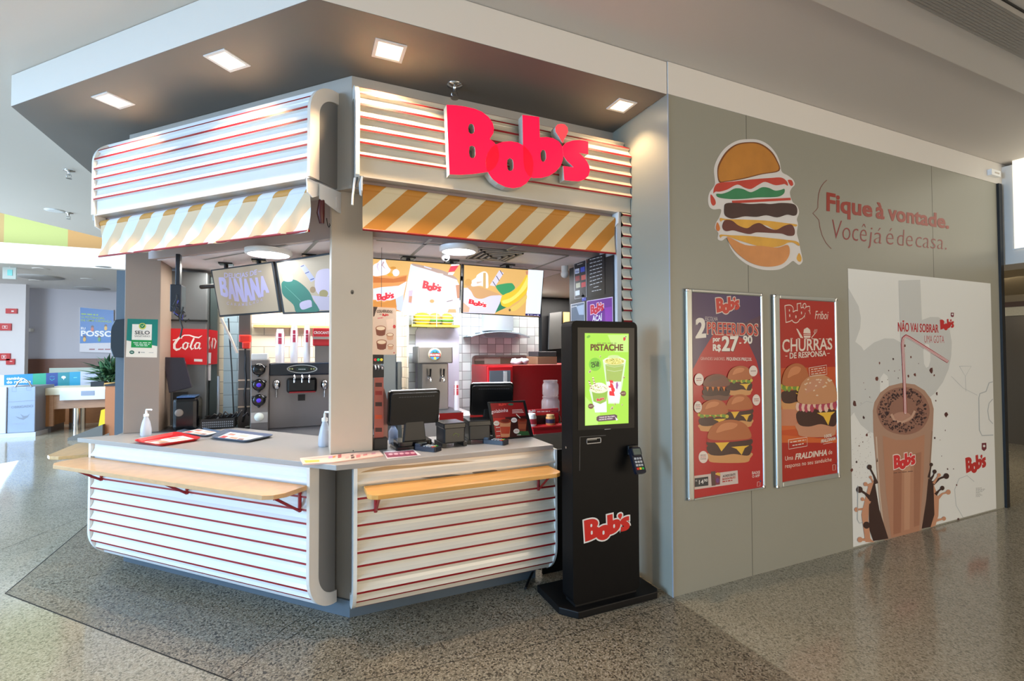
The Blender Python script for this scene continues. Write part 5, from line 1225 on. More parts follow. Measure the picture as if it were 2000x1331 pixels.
# ladder-like rail and hanging cables in front of it
t = thing('wall_bracket', 'black pole and junction box with tangled cables beside the left pillar', 'bracket', atY(345, 560, 4.2))
x0, x1, z0, z1 = pr4(342, 520, 351, 610, 4.2); mb = MB(); mb.box(x0, x1, 4.2, 4.26, z0, ZI); mb.box(x0-.02, x1+.02, 4.15, 4.3, z0-.0, z0+.2); obj('pole_box', mb, mat((34, 40, 50), .35), t, bevel=.004)
for k in range(7):
    a = atY(345+k*1.5, 575+6*k, 4.12); pts = [a]
    for j in range(5): pts.append(atY(338+j*6+random.uniform(-6, 8), 595+random.uniform(0, 26)+j*3, 4.1))
    mb = MB(); mb.tube(pts, .004, 5); obj('cable', mb, BLACK if k != 2 else mat((70, 80, 190), .4), t)
mb = MB(); mb.tube([atY(x, y, 4.1) for x, y in ((358, 600), (352, 625), (356, 640), (352, 660))], .006, 6); obj('cable', mb, BLACK, t)
# small monitor and black till printer behind the left pillar
t = thing('small_monitor', 'small dark monitor leaning behind the left pillar in front of the drinks fridge', 'monitor', atY(350, 790, 4.35))
mb = MB(); W = [atY(x, y, 4.72) for x, y in ((318, 698), (359, 699), (374, 757), (330, 768))]; mb.slab(W, (0, -1, 0), .04); obj('panel', mb, mat((44, 38, 52), .2), t, bevel=.004)
mb = MB(); mb.box(W[3].x+.02, W[3].x+.12, 4.76, 4.8, .972, W[3].z); obj('stand', mb, BLACK, t)
mb = MB(); mb.box(-1.12, -.62, 4.50, 4.86, .94, .972); obj('side_ledge', mb, STEELD, label='low steel ledge carrying the black printer and wire basket', cat='ledge')
t = thing('label_printer', 'bulky black printer with a blue top behind the left pillar', 'printer', atY(365, 825, 4.5))
x0, x1, z0, z1 = pr4(335, 778, 386, 825, 4.52); mb = MB(); mb.box(x0, x1, 4.52, 4.74, .975, z1); obj('body', mb, BLACKG, t, bevel=.03)
mb = MB(); mb.box(x0+.03, x1-.02, 4.53, 4.72, z1, z1+.012); obj('lid', mb, mat((60, 90, 130), .25), t, bevel=.004)  # lid is coloured blue
mb = MB(); mb.blob((x0+.05, 4.52, (1.0+z1)/2), (.03, .006, .03), n=12); obj('emblem', mb, mat((120, 110, 100), .4), t)
t = thing('black_basket', 'black perforated plastic basket behind the grey trays', 'basket', atY(425, 835, 4.3))
x0, x1, z0, z1 = pr4(392, 819, 458, 842, 4.52); B0 = 4.52; mb = MB(); mb.box(x0, x1, 4.52, 4.54, .974, z1); mb.box(x0, x1, 4.70, 4.72, .974, z1+.01); mb.box(x0, x0+.015, 4.54, 4.70, .974, z1); mb.box(x1-.015, x1, 4.54, 4.70, .974, z1); mb.box(x0, x1, 4.54, 4.70, .974, .98); obj('shell', mb, BLACK, t)
mb = MB()
for i in range(16):
    for j in range(3): xx = x0+.015+(x1-x0-.03)*i/15; zz = .985+.018*j; mb.box(xx-.004, xx+.004, 4.518, 4.520, zz, zz+.010)
obj('holes', mb, mat((120, 124, 130), .6), t)
mb = MB()
for k in range(7): mb.tube([(x0+.05+.04*k, 4.62, z1), (x0+.08+.04*k, 4.61, z1+.03+.01*(k % 3)), (x0+.12+.035*k, 4.63, z1+.005)], .008, 6)
obj('black_cable_heap', mb, mat((30, 28, 30), .4), label='loose heap of black cable lying in the perforated basket', cat='cable')
for (a, b, w_, c, lab) in ((((432, 622), (463, 690)), 0, .012, (196, 184, 172), 'pale wooden stick leaning behind the left screens'), (((446, 622), (457, 820)), 0, .006, (26, 30, 34), 'thin black cable hanging from the left screens'), (((427, 735), (424, 838)), 0, .01, (140, 146, 152), 'grey rod standing beside the drinks fridge')):
    mb = MB(); mb.tube([atY(*a[0], 4.7), atY((a[0][0]+a[1][0])/2+1, (a[0][1]+a[1][1])/2, 4.7), atY(*a[1], 4.7)], w_, 6); obj('hanging_rod' if w_ > .008 else 'hanging_cable', mb, mat(c, .5), label=lab, cat='rod' if w_ > .008 else 'cable')

# ------------------------------------------------------------------ on the left worktop
def tray(pts, z, col, lab, liner, rim_h=.018):
    t = thing('serving_tray', lab, 'tray', sum((atz(x, y, z) for x, y in pts), Vector())/4, 'serving trays on the worktop')
    W = [atz(x, y, z+rim_h) for x, y in pts]; c = sum(W, Vector())/4
    u = (W[1]-W[0]); v = (W[3]-W[0]); n = 6; R = rrect(0, 0, 1, 1, .12, 5); R2 = rrect(.06, .08, .94, .92, .10, 5); m = len(R)
    fo = lambda q, zz: Vector((W[0].x, W[0].y, zz))+Vector(((W[1]-W[0]).x*q[0]*(1-q[1])+(W[2]-W[3]).x*q[0]*q[1]+(W[3]-W[0]).x*q[1], (W[1]-W[0]).y*q[0]*(1-q[1])+(W[2]-W[3]).y*q[0]*q[1]+(W[3]-W[0]).y*q[1], 0))
    A = [fo(q, z+rim_h) for q in R]; A2 = [fo((.5+(q[0]-.5)*.985, .5+(q[1]-.5)*.98), z+rim_h-.006) for q in R]; B = [fo(q, z+.005) for q in R2]; B2 = [fo(q, z+.001) for q in R2]
    mb = MB(); f = []
    for i in range(m): j = (i+1) % m; f += [(i, j, m+j, m+i), (i, 2*m+i, 2*m+j, j), (2*m+i, 3*m+i, 3*m+j, 2*m+j)]
    mb.add(A+B+A2+B2, f, 0); mb.add(B, [tuple(range(m))], 0); mb.add(B2, [tuple(range(m))], 0)
    obj('tray_body', mb, mat(col, .3, coat=.3), t)
    tt = thing('tray_liner', liner[0], 'paper', c, 'paper liners on the trays')
    mb = MB(); P3 = [fo(q, z+.0075) for q in liner[1]]; mb.slab(P3, (0, 0, 1), .0012); obj('paper', mb, mat((232, 226, 218), .6), tt)
    sh = Sheet((0, 0, z+.0078), (0, 0, 1), rough=.5, start=2); sh.ex = Vector((1, 0, 0)); sh.ey = Vector((0, 1, 0)); o = P3[0]; sh.A = (o, P3[1]-o, P3[-1]-o)
    for x, y, w_, h_, cc in ((.06, .1, .22, .3, (206, 70, 70)), (.4, .15, .3, .2, (196, 150, 120)), (.55, .5, .35, .3, (222, 180, 160)), (.12, .55, .25, .25, (206, 120, 100)), (.75, .1, .2, .2, (150, 110, 100))): sh.rect(x, y, x+w_, y+h_, cc, up=False)
    sh.layer += 1; sh.build('print', tt); return t
tray([(258, 860), (310, 868), (396, 855), (345, 843)], ZW, (206, 24, 30), 'red plastic serving tray with a paper liner, leftmost on the worktop', ('skewed paper liner lying on the red tray', [(.2, .06), (.78, .12), (.92, .9), (.36, .95), (.5, 1.0), (.1, .7)][:4]), .022)
tray([(340, 843), (404, 851), (435, 843), (382, 833)], ZW, (104, 116, 134), 'grey plastic tray farther back, between the red tray and the nearer grey tray', ('paper liner on the rear grey tray', [(.15, .1), (.85, .1), (.88, .85), (.2, .9)]), .016)
tray([(410, 853), (482, 861), (538, 849), (440, 838)], ZW, (96, 106, 124), 'dark grey plastic tray, rightmost on the angled worktop', ('paper liner on the rightmost grey tray', [(.12, .1), (.82, .08), (.85, .85), (.15, .88)]), .02)
def pump(c, s, lab):
    t = thing('sanitizer_bottle', lab, 'bottle', c, 'hand sanitizer pump bottles'); c = Vector(c)
    def X(p): return c+p*s
    mb = MB(); mb.xf = X; mb.lathe([(.030, 0), (.034, .01), (.033, .05), (.024, .10), (.014, .13), (.013, .14)], n=20); obj('bottle_body', mb, mat((222, 230, 240), .08, alpha=.6), t)
    mb = MB(); mb.xf = X; mb.lathe([(.029, .004), (.031, .05), (.027, .08), (.001, .082)], n=18); obj('gel', mb, mat((206, 190, 200), .2, alpha=.5), t)
    mb = MB(); mb.xf = X; mb.lathe([(.016, .138), (.016, .155), (.007, .16), (.006, .18)], n=14); mb.tube([(0, 0, .18), (.0, 0, .188), (.03, -.01, .188), (.036, -.012, .183)], .006, 6); obj('pump_head', mb, PLAST, t)
pump(atz(285, 852, ZW), 1.05, 'clear sanitizer pump bottle before the left pillar and the red tray')
pump(atz(634, 872, ZW), 1.2, 'sanitizer pump bottle half hidden behind the corner column')
# health notice on the left pillar
sh = Sheet((0, PY, 0), NF, rough=.4); sh.zoom(230, 600, 4.93)
sh.poly([(94, 113), (388, 120), (378, 487), (78, 482)], (230, 218, 200)); sh.poly([(94, 113), (388, 120), (381, 378), (240, 350), (84, 322)], (0, 118, 104))
sh.poly([(140, 165), (330, 168), (326, 320), (135, 316)], (232, 222, 206)); sh.poly([(132, 316), (332, 322), (328, 395), (128, 390)], (0, 140, 62)); sh.ell(238, 185, 36, 32, (200, 196, 90)); sh.ell(238, 182, 25, 22, (30, 120, 70)); sh.stroke([(225, 178), (236, 190), (252, 170)], 5, (220, 226, 160))
sh.text('SELO', (165, 263), (308, 265), 34, (40, 40, 44), .02); sh.text('SANITÁRIO', (163, 288), (310, 291), 17, (60, 60, 62), .0)
for k, s_ in enumerate('~~~'):
    sh.text(s_, (150+12*k, 347+15*k), (320-14*k, 349+15*k), 9, (226, 236, 220), .01)
sh.ell(136, 436, 24, 18, (30, 90, 70)); sh.text('~', (124, 441), (148, 442), 11, (230, 230, 220), .03); sh.rect(200, 430, 212, 446, (60, 60, 66)); sh.text('~', (220, 442), (262, 443), 9, (90, 90, 96), .02); sh.text('~', (300, 443), (345, 444), 7, (130, 130, 130), .01)
sh.build('health_notice', label='green and cream sanitary seal notice stuck on the left pillar', cat='notice')

# ------------------------------------------------------------------ ordering totem
TY = 2.50
t = thing('ordering_totem', 'tall black self-service ordering totem with a green lit screen on a wide black base', 'kiosk', (1.75, 2.6, 0))
TB = mat((10, 10, 11), .5, spec=.15)
mb = MB(); tx0 = atY(1119, 900, TY).x; tx1 = atY(1247, 900, TY).x; tx0 = 1.49; tx1 = 1.985
mb.xf = lambda p: Vector((p.x, p.z, p.y)); mb.prism(rrect(tx0, .06, tx1, 1.785, .035), TY, TY+.13); obj('cabinet', mb, TB, t, bevel=.006)
mb = MB(); mb.prism([(1.42, 2.85), (1.42, 2.55), (1.50, 2.455), (2.09, 2.455), (2.12, 2.49), (2.12, 2.83), (2.08, 2.85)], .0, .045); obj('base_plate', mb, mat((10, 10, 11), .5, spec=.25), t, bevel=.006)
mb = MB(); mb.box(tx0+.02, tx1-.02, TY+.01, TY+.12, .045, .07); obj('foot', mb, BLACK, t)
c4 = [(1140, 651), (1228, 652), (1227.5, 828), (1141, 833)]
mb = MB(); W = [atY(x, y, TY-.002) for x, y in ((1128, 640), (1239, 641), (1239, 836), (1129, 841))]; mb.slab(W, NF, .004); obj('glass_front', mb, mat((6, 6, 7), .12, spec=.15), t)
sh = Sheet((0, TY-.003, 0), NF, emit=1.0); sh.poly([(1142, 651), (1228, 652), (1227.5, 827), (1142.5, 832)], (160, 214, 70)); sh.zoom(1100, 640, 4.159)
sh.poly([(178, 560), (250, 640), (300, 700), (280, 790), (178, 797)], (180, 226, 110)); sh.poly([(360, 60), (528, 60), (528, 200), (420, 200)], (186, 228, 124)); sh.ell(205, 75, 16, 10, (110, 170, 60), rot=-.5)
BR = (96, 60, 30)
sh.text('PISTACHE', (222, 187), (486, 188), 50, BR, .06); sh.text('~', (275, 132), (432, 132), 8, (110, 120, 60), .0)
sh.poly([(487, 82), (503, 78), (508, 92), (500, 108), (488, 106)], (200, 50, 70)); sh.ell(508, 76, 4, 5, (70, 50, 130))
sh.poly([(320, 262), (510, 262), (485, 440), (455, 620), (365, 620), (345, 440)], (206, 228, 190)); sh.poly([(342, 300), (492, 300), (470, 440), (352, 440)], (156, 180, 90)); sh.poly([(352, 440), (470, 440), (455, 610), (372, 610)], (222, 232, 236))
sh.ell(415, 272, 92, 34, (222, 232, 206)); sh.ell(415, 276, 80, 28, (206, 200, 110))
rs = random.Random(3)
for k in range(46): a = rs.uniform(0, 6.28); r = rs.uniform(0, 1)**.5; sh.ell(415+74*r*math.cos(a), 274+22*r*math.sin(a), 5, 4, (236, 226, 150) if k % 3 else (150, 150, 60), 6, up=False)
sh.layer += 1; sh.ell(410, 238, 50, 14, (196, 216, 150)); sh.stroke([(350, 308), (415, 322), (488, 308)], 4, (190, 206, 160)); sh.stroke([(354, 345), (415, 358), (478, 345)], 4, (190, 206, 160))
# vertical logo on the tall cup
sh.aff((420, 560), (415, 432), (370, 552)); 
for k in 'Bobs': sh.poly([(x, y/LASP) for x, y in LU[k]], (220, 36, 50))
sh.layer += 1; sh.A = None; sh.poly([(428, 455), (438, 440), (447, 470), (436, 505), (427, 490)], (160, 90, 150))
sh.poly([(210, 505), (365, 500), (350, 560), (352, 690), (258, 692), (232, 590)], (206, 224, 200)); sh.poly([(232, 520), (360, 515), (345, 600), (300, 622), (245, 600)], (140, 180, 70)); sh.poly([(245, 605), (300, 625), (350, 600), (352, 685), (258, 688)], (226, 232, 240))
sh.ell(290, 495, 76, 40, (222, 224, 196)); sh.ell(290, 480, 56, 32, (236, 232, 214))
for k in range(30): a = rs.uniform(0, 6.28); r = rs.uniform(0, 1)**.5; sh.ell(290+64*r*math.cos(a), 492+30*r*math.sin(a), 5, 4, (170, 190, 80) if k % 2 else (196, 176, 150), 6, up=False)
sh.layer += 1
for x in (238, 205):
    sh.poly([(x-6, 405+(30 if x < 210 else 0)), (x+6, 405+(30 if x < 210 else 0)), (x+30, 490), (x+18, 492)], (236, 220, 190))
    for j in range(4): sh.stroke([(x-4+j*6, 415+j*19+(20 if x < 210 else 0)), (x+10+j*6, 420+j*19+(20 if x < 210 else 0))], 6, (110, 60, 40), up=False)
sh.layer += 1
logo(sh, (272, 602), (332, 590), (268, 578), (206, 36, 56), (190, 190, 160), .04)
sh.ell(258, 300, 50, 54, (120, 190, 60)); sh.text('PISTA', (225, 300), (290, 290), 17, (30, 50, 30), .05); sh.text('CHE', (228, 328), (292, 314), 26, (30, 50, 30), .06)
for x, y in ((487, 537), (223, 640)): sh.ell(x, y, 23, 22, (110, 76, 60)); sh.poly([(x-32 if x > 300 else x+32, y-2), (x, y-14), (x, y+12)], (110, 76, 60)); sh.text('~', (x-15, y+3), (x+15, y-1), 6, (226, 210, 190), .01)
for x, y, r in ((215, 358, 16), (395, 655, 17), (492, 405, 13), (300, 235, 9), (478, 628, 8), (420, 622, 10)): sh.ell(x, y, r*.6, r, (196, 186, 150), 10, rot=.5); sh.ell(x+2, y+3, r*.3, r*.5, (130, 110, 80), 8, rot=.5)
sh.poly([(270, 730), (285, 718), (420, 706), (438, 715), (436, 745), (420, 754), (285, 765), (270, 755)], (84, 56, 74)); sh.text('TOQUE NA TELA PARA', (290, 737), (418, 726), 10, (236, 226, 230), .02); sh.text('INICIAR SEU PEDIDO', (290, 755), (400, 744), 10, (236, 226, 230), .02); sh.poly([(420, 725), (446, 750), (430, 758)], (220, 214, 224))
sh.build('screen', t)
# panel seams, printer slot, sensor strip
sh = Sheet((0, TY, 0), NF, rough=.4, start=3); sh.zoom(1100, 640, 4.159); SM = (96, 96, 98)
sh.stroke([(140, 828), (340, 822), (548, 806)], 3, (60, 60, 62)); sh.stroke([(335, 828), (385, 824)], 6, (170, 170, 172)); sh.stroke([(345, 877), (136, 890), (133, 1165)], 3, SM); sh.build('panel_seams', t)
W0 = atY(1100+190/4.159, 640+948/4.159, TY); W1 = atY(1100+305/4.159, 640+893/4.159, TY)
mb = MB()
for a, b, c, d in ((W0.x, W1.x, W0.z, W0.z+.004), (W0.x, W1.x, W1.z-.004, W1.z), (W1.x-.004, W1.x, W0.z, W1.z), (W0.x+.0, W0.x+.002, W0.z, W1.z)): mb.box(a, b, TY-.004, TY, c, d)
obj('receipt_slot_frame', mb, mat((150, 150, 152), .3, metal=.5), t)
mb = MB(); mb.box(W0.x+.006, W1.x-.03, TY-.002, TY, (W0.z+W1.z)/2+.004, (W0.z+W1.z)/2+.012); obj('receipt_slot', mb, mat((120, 118, 110), .4), t)
q = atY(1100+548/4.159, 640+955/4.159, TY); mb = MB()
mb.lathe([(.012, 0), (.012, .03)], (q.x+.01, TY, q.z-.03), 10, axis='y'); mb.box(q.x-.03, q.x+.045, TY-.02, TY, q.z-.06, q.z+.0); obj('reader_mount', mb, BLACK, t, bevel=.004)
reader(atY(1100+592/4.159, 640+1090/4.159, TY-.065), -6, 62, 'black card reader mounted at an angle on the right edge of the ordering totem', .95)
sh = Sheet((0, TY, 0), NF, rough=.35, start=3); logo(sh, (1141, 1062), (1230, 1046), (1140, 1013), (206, 30, 24), (232, 230, 228), .028); sh.build('logo_sticker', t)
mb = MB(); q = atX(1112, 985, tx0); mb.lathe([(.008, -.004), (.008, 0)], (tx0, TY+.07, 1.0), 10, axis='x'); obj('side_lock', mb, CHROME, t)
# clutter behind the totem base
mb = MB(); mb.tube([(1.40, 2.98, .16), (1.44, 2.93, .12), (1.5, 2.96, .09), (1.56, 3.0, .13), (1.5, 3.05, .05), (1.42, 2.98, .012), (1.36, 2.9, .012)], .009, 6); obj('floor_cable', mb, BLACK, label='dark cable bunched on the floor between the counter end and the totem', cat='cable')
# ------------------------------------------------------------------ graphics on the grey wall
def wallsheet(th=.0, **k): return Sheet((0, WY-th, 0), NF, **k)
def bun(c): return mat(c, .5, noise=.28, scale=6)
sh = wallsheet(rough=.45, start=4); sh.zoom(1370, 260, 4.754)
WHT = (214, 210, 208)
sh.poly([(125, 460), (115, 330), (160, 215), (230, 130), (330, 72), (430, 58), (530, 65), (620, 110), (690, 190), (725, 270), (745, 360), (800, 395), (850, 435), (865, 480), (835, 515), (820, 560), (845, 640), (888, 680), (905, 740), (885, 800), (895, 850), (885, 930), (905, 1010), (915, 1070), (935, 1160), (935, 1200), (905, 1225), (872, 1205), (845, 1190), (800, 1225), (730, 1265), (640, 1275), (540, 1265), (430, 1225), (330, 1150), (265, 1060), (235, 975), (190, 1000), (150, 985), (155, 930), (125, 890), (130, 840), (165, 780), (180, 710), (110, 710), (70, 680), (60, 610), (75, 550), (105, 510)], WHT, smooth=True)
sh.poly([(160, 455), (145, 350), (165, 270), (230, 170), (320, 105), (430, 85), (540, 95), (640, 160), (700, 250), (722, 352), (560, 385), (380, 430), (220, 455)], (120, 66, 26), smooth=True)
sh.poly([(170, 445), (155, 360), (178, 280), (240, 182), (325, 117), (430, 96), (532, 106), (628, 168), (688, 252), (710, 345), (550, 378), (380, 420), (230, 445)], bun((186, 122, 42)), smooth=True)
RD = bun((190, 60, 44)); sh.poly([(108, 560), (120, 500), (160, 465), (300, 450), (480, 430), (640, 418), (740, 415), (790, 450), (800, 490), (770, 475), (740, 480), (680, 485), (590, 455), (530, 480), (460, 520), (400, 510), (330, 480), (240, 525), (170, 545), (130, 545)], RD, smooth=True)
sh.poly([(800, 440), (835, 440), (850, 480), (825, 490)], RD, smooth=True); sh.poly([(85, 570), (125, 620), (130, 660), (105, 675), (85, 640)], RD, smooth=True)
sh.poly([(138, 565), (190, 565), (250, 545), (310, 515), (380, 520), (450, 550), (500, 535), (560, 505), (620, 510), (680, 535), (730, 530), (768, 520), (765, 560), (720, 590), (640, 598), (520, 600), (400, 612), (280, 615), (180, 605), (142, 590)], bun((46, 126, 80)), smooth=True)
sh.poly([(280, 630), (825, 602), (828, 625), (285, 655)], RD)
DP = mat((62, 36, 32), .5, noise=.5, scale=4); DP2 = mat((98, 44, 34), .5, noise=.4, scale=5)
sh.poly([(225, 655), (330, 650), (450, 660), (560, 655), (640, 660), (740, 650), (850, 660), (885, 700), (882, 755), (850, 770), (790, 760), (700, 785), (600, 765), (510, 780), (400, 775), (330, 790), (270, 795), (215, 765), (208, 700)], DP, smooth=True)
YL = bun((214, 160, 56)); sh.poly([(170, 790), (230, 800), (400, 805), (600, 815), (760, 835), (878, 850), (870, 870), (800, 855), (740, 880), (680, 900), (600, 860), (520, 850), (430, 885), (350, 870), (280, 820), (200, 810), (175, 825)], YL, smooth=True)
sh.poly([(215, 812), (280, 815), (340, 860), (420, 885), (480, 850), (540, 838), (610, 880), (690, 900), (760, 865), (830, 850), (862, 900), (855, 950), (800, 955), (740, 935), (650, 930), (560, 925), (500, 925), (440, 940), (350, 920), (290, 905), (220, 912), (190, 870)], DP2, smooth=True)
sh.poly([(145, 830), (168, 880), (160, 910), (138, 905), (132, 870)], bun((206, 116, 50)), smooth=True)
sh.poly([(170, 945), (260, 950), (450, 958), (620, 975), (760, 990), (870, 1005), (905, 1030), (900, 1050), (850, 1020), (800, 1020), (760, 1040), (690, 1060), (560, 1060), (350, 1000), (240, 962), (190, 960), (175, 975)], YL, smooth=True)
sh.poly([(240, 965), (400, 1040), (560, 1050), (700, 1065), (790, 1040), (815, 1080), (805, 1150), (750, 1215), (650, 1242), (540, 1235), (430, 1195), (330, 1120), (265, 1040)], bun((204, 136, 76)), smooth=True)
sh.poly([(905, 1115), (928, 1160), (920, 1195), (895, 1190), (882, 1160)], YL, smooth=True)
sh.build('burger_wall_sticker', label='cut-out sticker of a tall double burger on the grey wall above the two framed posters', cat='wall sticker')
# slogan
t = thing('wall_lettering', 'brown-red Portuguese slogan in two lines with a curly bracket on the grey wall', 'lettering', atY(1730, 450, WY))
TR = (152, 50, 34)
sh = wallsheet(rough=.35, start=4); sh.zoom(1580, 340, 6.667)
sh.stroke([(232, 80), (190, 120), (150, 180), (125, 260), (115, 360), (115, 440), (92, 470), (48, 512), (92, 560), (128, 600), (140, 690), (170, 800), (220, 900), (290, 975)], 7, (120, 50, 40)); sh.build('curly_bracket', t)
sh = wallsheet(rough=.35, start=4); sh.zoom(1580, 340, 6.667)
sh.text('Fique', (228, 478), (822, 560), (235, 200), TR, .042); sh.text('à', (872, 572), (980, 590), (212, 200), TR, .042); sh.text('vontade.', (1030, 600), (1820, 712), (205, 170), TR, .042); sh.build('bold_line', t)
sh = wallsheet(rough=.35, start=4); sh.zoom(1580, 340, 6.667); TR2 = (136, 40, 36)
sh.text('Você', (285, 838), (745, 882), (245, 235), TR2, -.014, italic=.06); sh.text('já', (770, 895), (945, 908), (215, 210), TR2, -.014, italic=.1); sh.text('é', (1000, 915), (1095, 920), (222, 220), TR2, -.014, italic=.06); sh.text('de', (1142, 930), (1345, 942), (210, 205), TR2, -.014, italic=.06); sh.text('casa.', (1385, 950), (1790, 985), (205, 185), TR2, -.014, italic=.06)
sh.build('light_line', t)

# ------------------------------------------------------------------ framed posters
ALU = mat((176, 178, 172), .32, metal=.55)
def burger(s, x0, y0, x1, y1, kind=0):
    """burger drawn in the box x0..x1, y0..y1 (photo-crop pixels, y down)"""
    X = lambda u: x0+(x1-x0)*u; Y = lambda v: y0+(y1-y0)*v; pl = lambda L, c, sm=True: s.poly([(X(u), Y(v)) for u, v in L], c, smooth=sm)
    B1, B2, PT, CH, LT, TM = (178, 104, 62), (206, 150, 96), (70, 44, 38), (232, 184, 66), (120, 150, 60), (170, 50, 44)
    if kind == 2: B1, B2 = (120, 76, 62), (110, 76, 64)
    if kind == 3: B1, B2 = (196, 140, 100), (196, 140, 110)
    pl([(.04, .78), (.96, .76), (.97, .9), (.85, 1), (.15, 1), (.03, .92)], B2)
    pl([(.02, .6), (.5, .56), (.98, .58), (.99, .76), (.9, .84), (.6, .8), (.3, .84), (.05, .8)], PT)
    if kind != 2: pl([(.5, .62), (.95, .6), (.85, .66), (.78, .82), (.66, .68)], CH, False)
    if kind == 0: pl([(.02, .5), (.5, .46), (.98, .44), (.99, .58), (.7, .62), (.4, .64), (.04, .62)], PT); pl([(.16, .52), (.54, .48), (.46, .56), (.32, .74), (.24, .6)], CH, False); pl([(.03, .47), (.5, .46), (.97, .4), (.96, .46), (.5, .52), (.05, .53)], TM)
    if kind == 1:
        r = random.Random(int(x0)); 
        for k in range(16): u = .02+k/16; s.ell(X(u), Y(.5+r.uniform(-.03, .05)), (x1-x0)*.06, (y1-y0)*.06, LT if k % 3 else (206, 186, 70), 8, up=False)
        s.layer += 1
    if kind == 2:
        for k in range(9): u = .08+k*.1; s.poly([(X(u-.06), Y(.48)), (X(u+.06), Y(.48)), (X(u), Y(.66))], (206, 120, 60) if k % 2 else PT, up=False)
        s.layer += 1
    if kind == 3:
        r = random.Random(5)
        for k in range(14): u = .03+k/14.5; s.ell(X(u), Y(.5+r.uniform(-.03, .05)), (x1-x0)*.055, (y1-y0)*.07, (176, 70, 90) if k % 2 else (226, 190, 170), 8, up=False)
        s.layer += 1
    T_ = [(.02, .44), (.03, .28), (.14, .12), (.35, .02), (.6, .0), (.83, .08), (.96, .25), (.98, .42), (.7, .47), (.3, .48)]
    pl(T_, B1); pl([(.2, .3), (.3, .12), (.5, .06), (.68, .1), (.6, .2), (.4, .25)], (204, 132, 88) if kind in (0, 1) else B2)
    if kind == 3:
        r = random.Random(9)
        for k in range(22): s.ell(X(r.uniform(.12, .86)), Y(r.uniform(.08, .36)), (x1-x0)*.03, (y1-y0)*.012, (222, 196, 170), 6, up=False, rot=r.uniform(-.7, .7))
        s.layer += 1
def frame(outer, inner, lab, fy=.028):
    O = [atY(x, y, WY-fy) for x, y in outer]; I = [atY(x, y, WY-fy+.006) for x, y in inner]
    ox0, ox1 = (O[0].x+O[3].x)/2, (O[1].x+O[2].x)/2; oz1, oz0 = (O[0].z+O[1].z)/2, (O[3].z+O[2].z)/2
    ix0, ix1 = (I[0].x+I[3].x)/2, (I[1].x+I[2].x)/2; iz1, iz0 = (I[0].z+I[1].z)/2, (I[3].z+I[2].z)/2
    t = thing('poster_frame', lab, 'framed poster', ((ox0+ox1)/2, WY, oz0), 'snap-framed posters on the grey wall')
    for a, b, c, d in ((ox0, ix0, oz0, oz1), (ix1, ox1, oz0, oz1), (ix0, ix1, iz1, oz1), (ix0, ix1, oz0, iz0)):
        mb = MB(); mb.box(a, b, WY-fy, WY-.001, c, d); obj('rail', mb, ALU, t, bevel=.008)
    for x, z in ((ox0+.012, oz0+.012), (ox0+.012, oz1-.012), (ox1-.012, oz0+.012), (ox1-.012, oz1-.012)):
        mb = MB(); mb.box(x-.013, x+.013, WY-fy-.001, WY-.002, z-.013, z+.013); obj('corner_piece', mb, CHROME, t, bevel=.008)
    mb = MB(); mb.box(ix0, ix1, WY-.018, WY-.002, iz0, iz1); obj('backing', mb, PLAST, t)
    return t, (ix0, ix1, iz0, iz1)
t, (a, b, c, d) = frame([(1340, 563), (1491, 573), (1496, 951), (1348, 984)], [(1351, 571), (1486, 580), (1491, 952), (1356, 974)], 'left framed poster offering two favourite burgers for 27,90 on purple and red')
sh = wallsheet(.018, rough=.3, coat=.15, start=2); Rr = Vector((a, WY-.018, c)); sh.A = (Rr, Vector((b-a, 0, 0)), Vector((0, 0, d-c)))
sh.rect(0, 0, 1, 1, (178, 34, 36)); sh.poly([(0, .62), (0, 1), (1, 1), (1, .55), (.93, .66), (.8, .76), (.6, .8), (.3, .8), (.12, .7)], (76, 56, 92), smooth=False)
sh.poly([(.7, .85), (1, .9), (1, .62), (.86, .72)], (86, 58, 78)); sh.zoom(1335, 560, 6.047)
logo(sh, (385, 322), (660, 318), (378, 122), (196, 58, 44), (214, 196, 186), .03)
sh.text('ESCOLHA', (255, 402), (402, 405), 46, (206, 196, 192), -.005); sh.text('2', (142, 608), (262, 598), 225, (226, 220, 210), .05)
sh.text('PREFERIDOS', (272, 565), (882, 585), (148, 142), (214, 190, 170), .05); sh.text('PREFERIDOS', (278, 560), (876, 580), (140, 132), (192, 44, 40), .01)
sh.text('por', (345, 648), (430, 648), 56, (228, 222, 214), .06); sh.text('R$', (345, 758), (438, 762), 74, (228, 222, 214), .06); sh.text('27', (455, 765), (650, 765), 170, (60, 30, 40), .055); sh.text('27', (450, 760), (645, 760), 170, (230, 224, 214), .05)
sh.text(',', (655, 670), (682, 670), 40, (230, 224, 214), .05); sh.text('90', (700, 672), (808, 675), 90, (230, 224, 214), .05)
sh.text('GRANDES SABORES.', (200, 868), (490, 872), 34, (222, 190, 180), -.005); sh.text('PEQUENOS PREÇOS.', (505, 872), (805, 878), 36, (228, 214, 206), .03)
burger(sh, 512, 938, 805, 1285, 1); burger(sh, 500, 1275, 815, 1660, 0); burger(sh, 222, 1035, 540, 1345, 2); burger(sh, 180, 1335, 520, 1710, 1)
sh.zoom(1335, 770, 6.047); burger(sh, 278, 305, 800, 810, 0)
for x, y, r in ((240, -165, 0), ):
    pass
def bubble(x, y, rx, ry, lines):
    sh.ell(x, y, rx, ry, (226, 212, 202))
    for k, s_ in enumerate(lines): yy = y+(k-(len(lines)-1)/2)*22+7; sh.text(s_, (x-rx*.6, yy), (x+rx*.6, yy-2), 13, (176, 56, 50) if k == 1 else (110, 60, 56), .01)
bubble(162, 152, 46, 68, '~~~'); bubble(855, 70, 46, 66, '~~'); bubble(232, 745, 56, 72, '~~~')
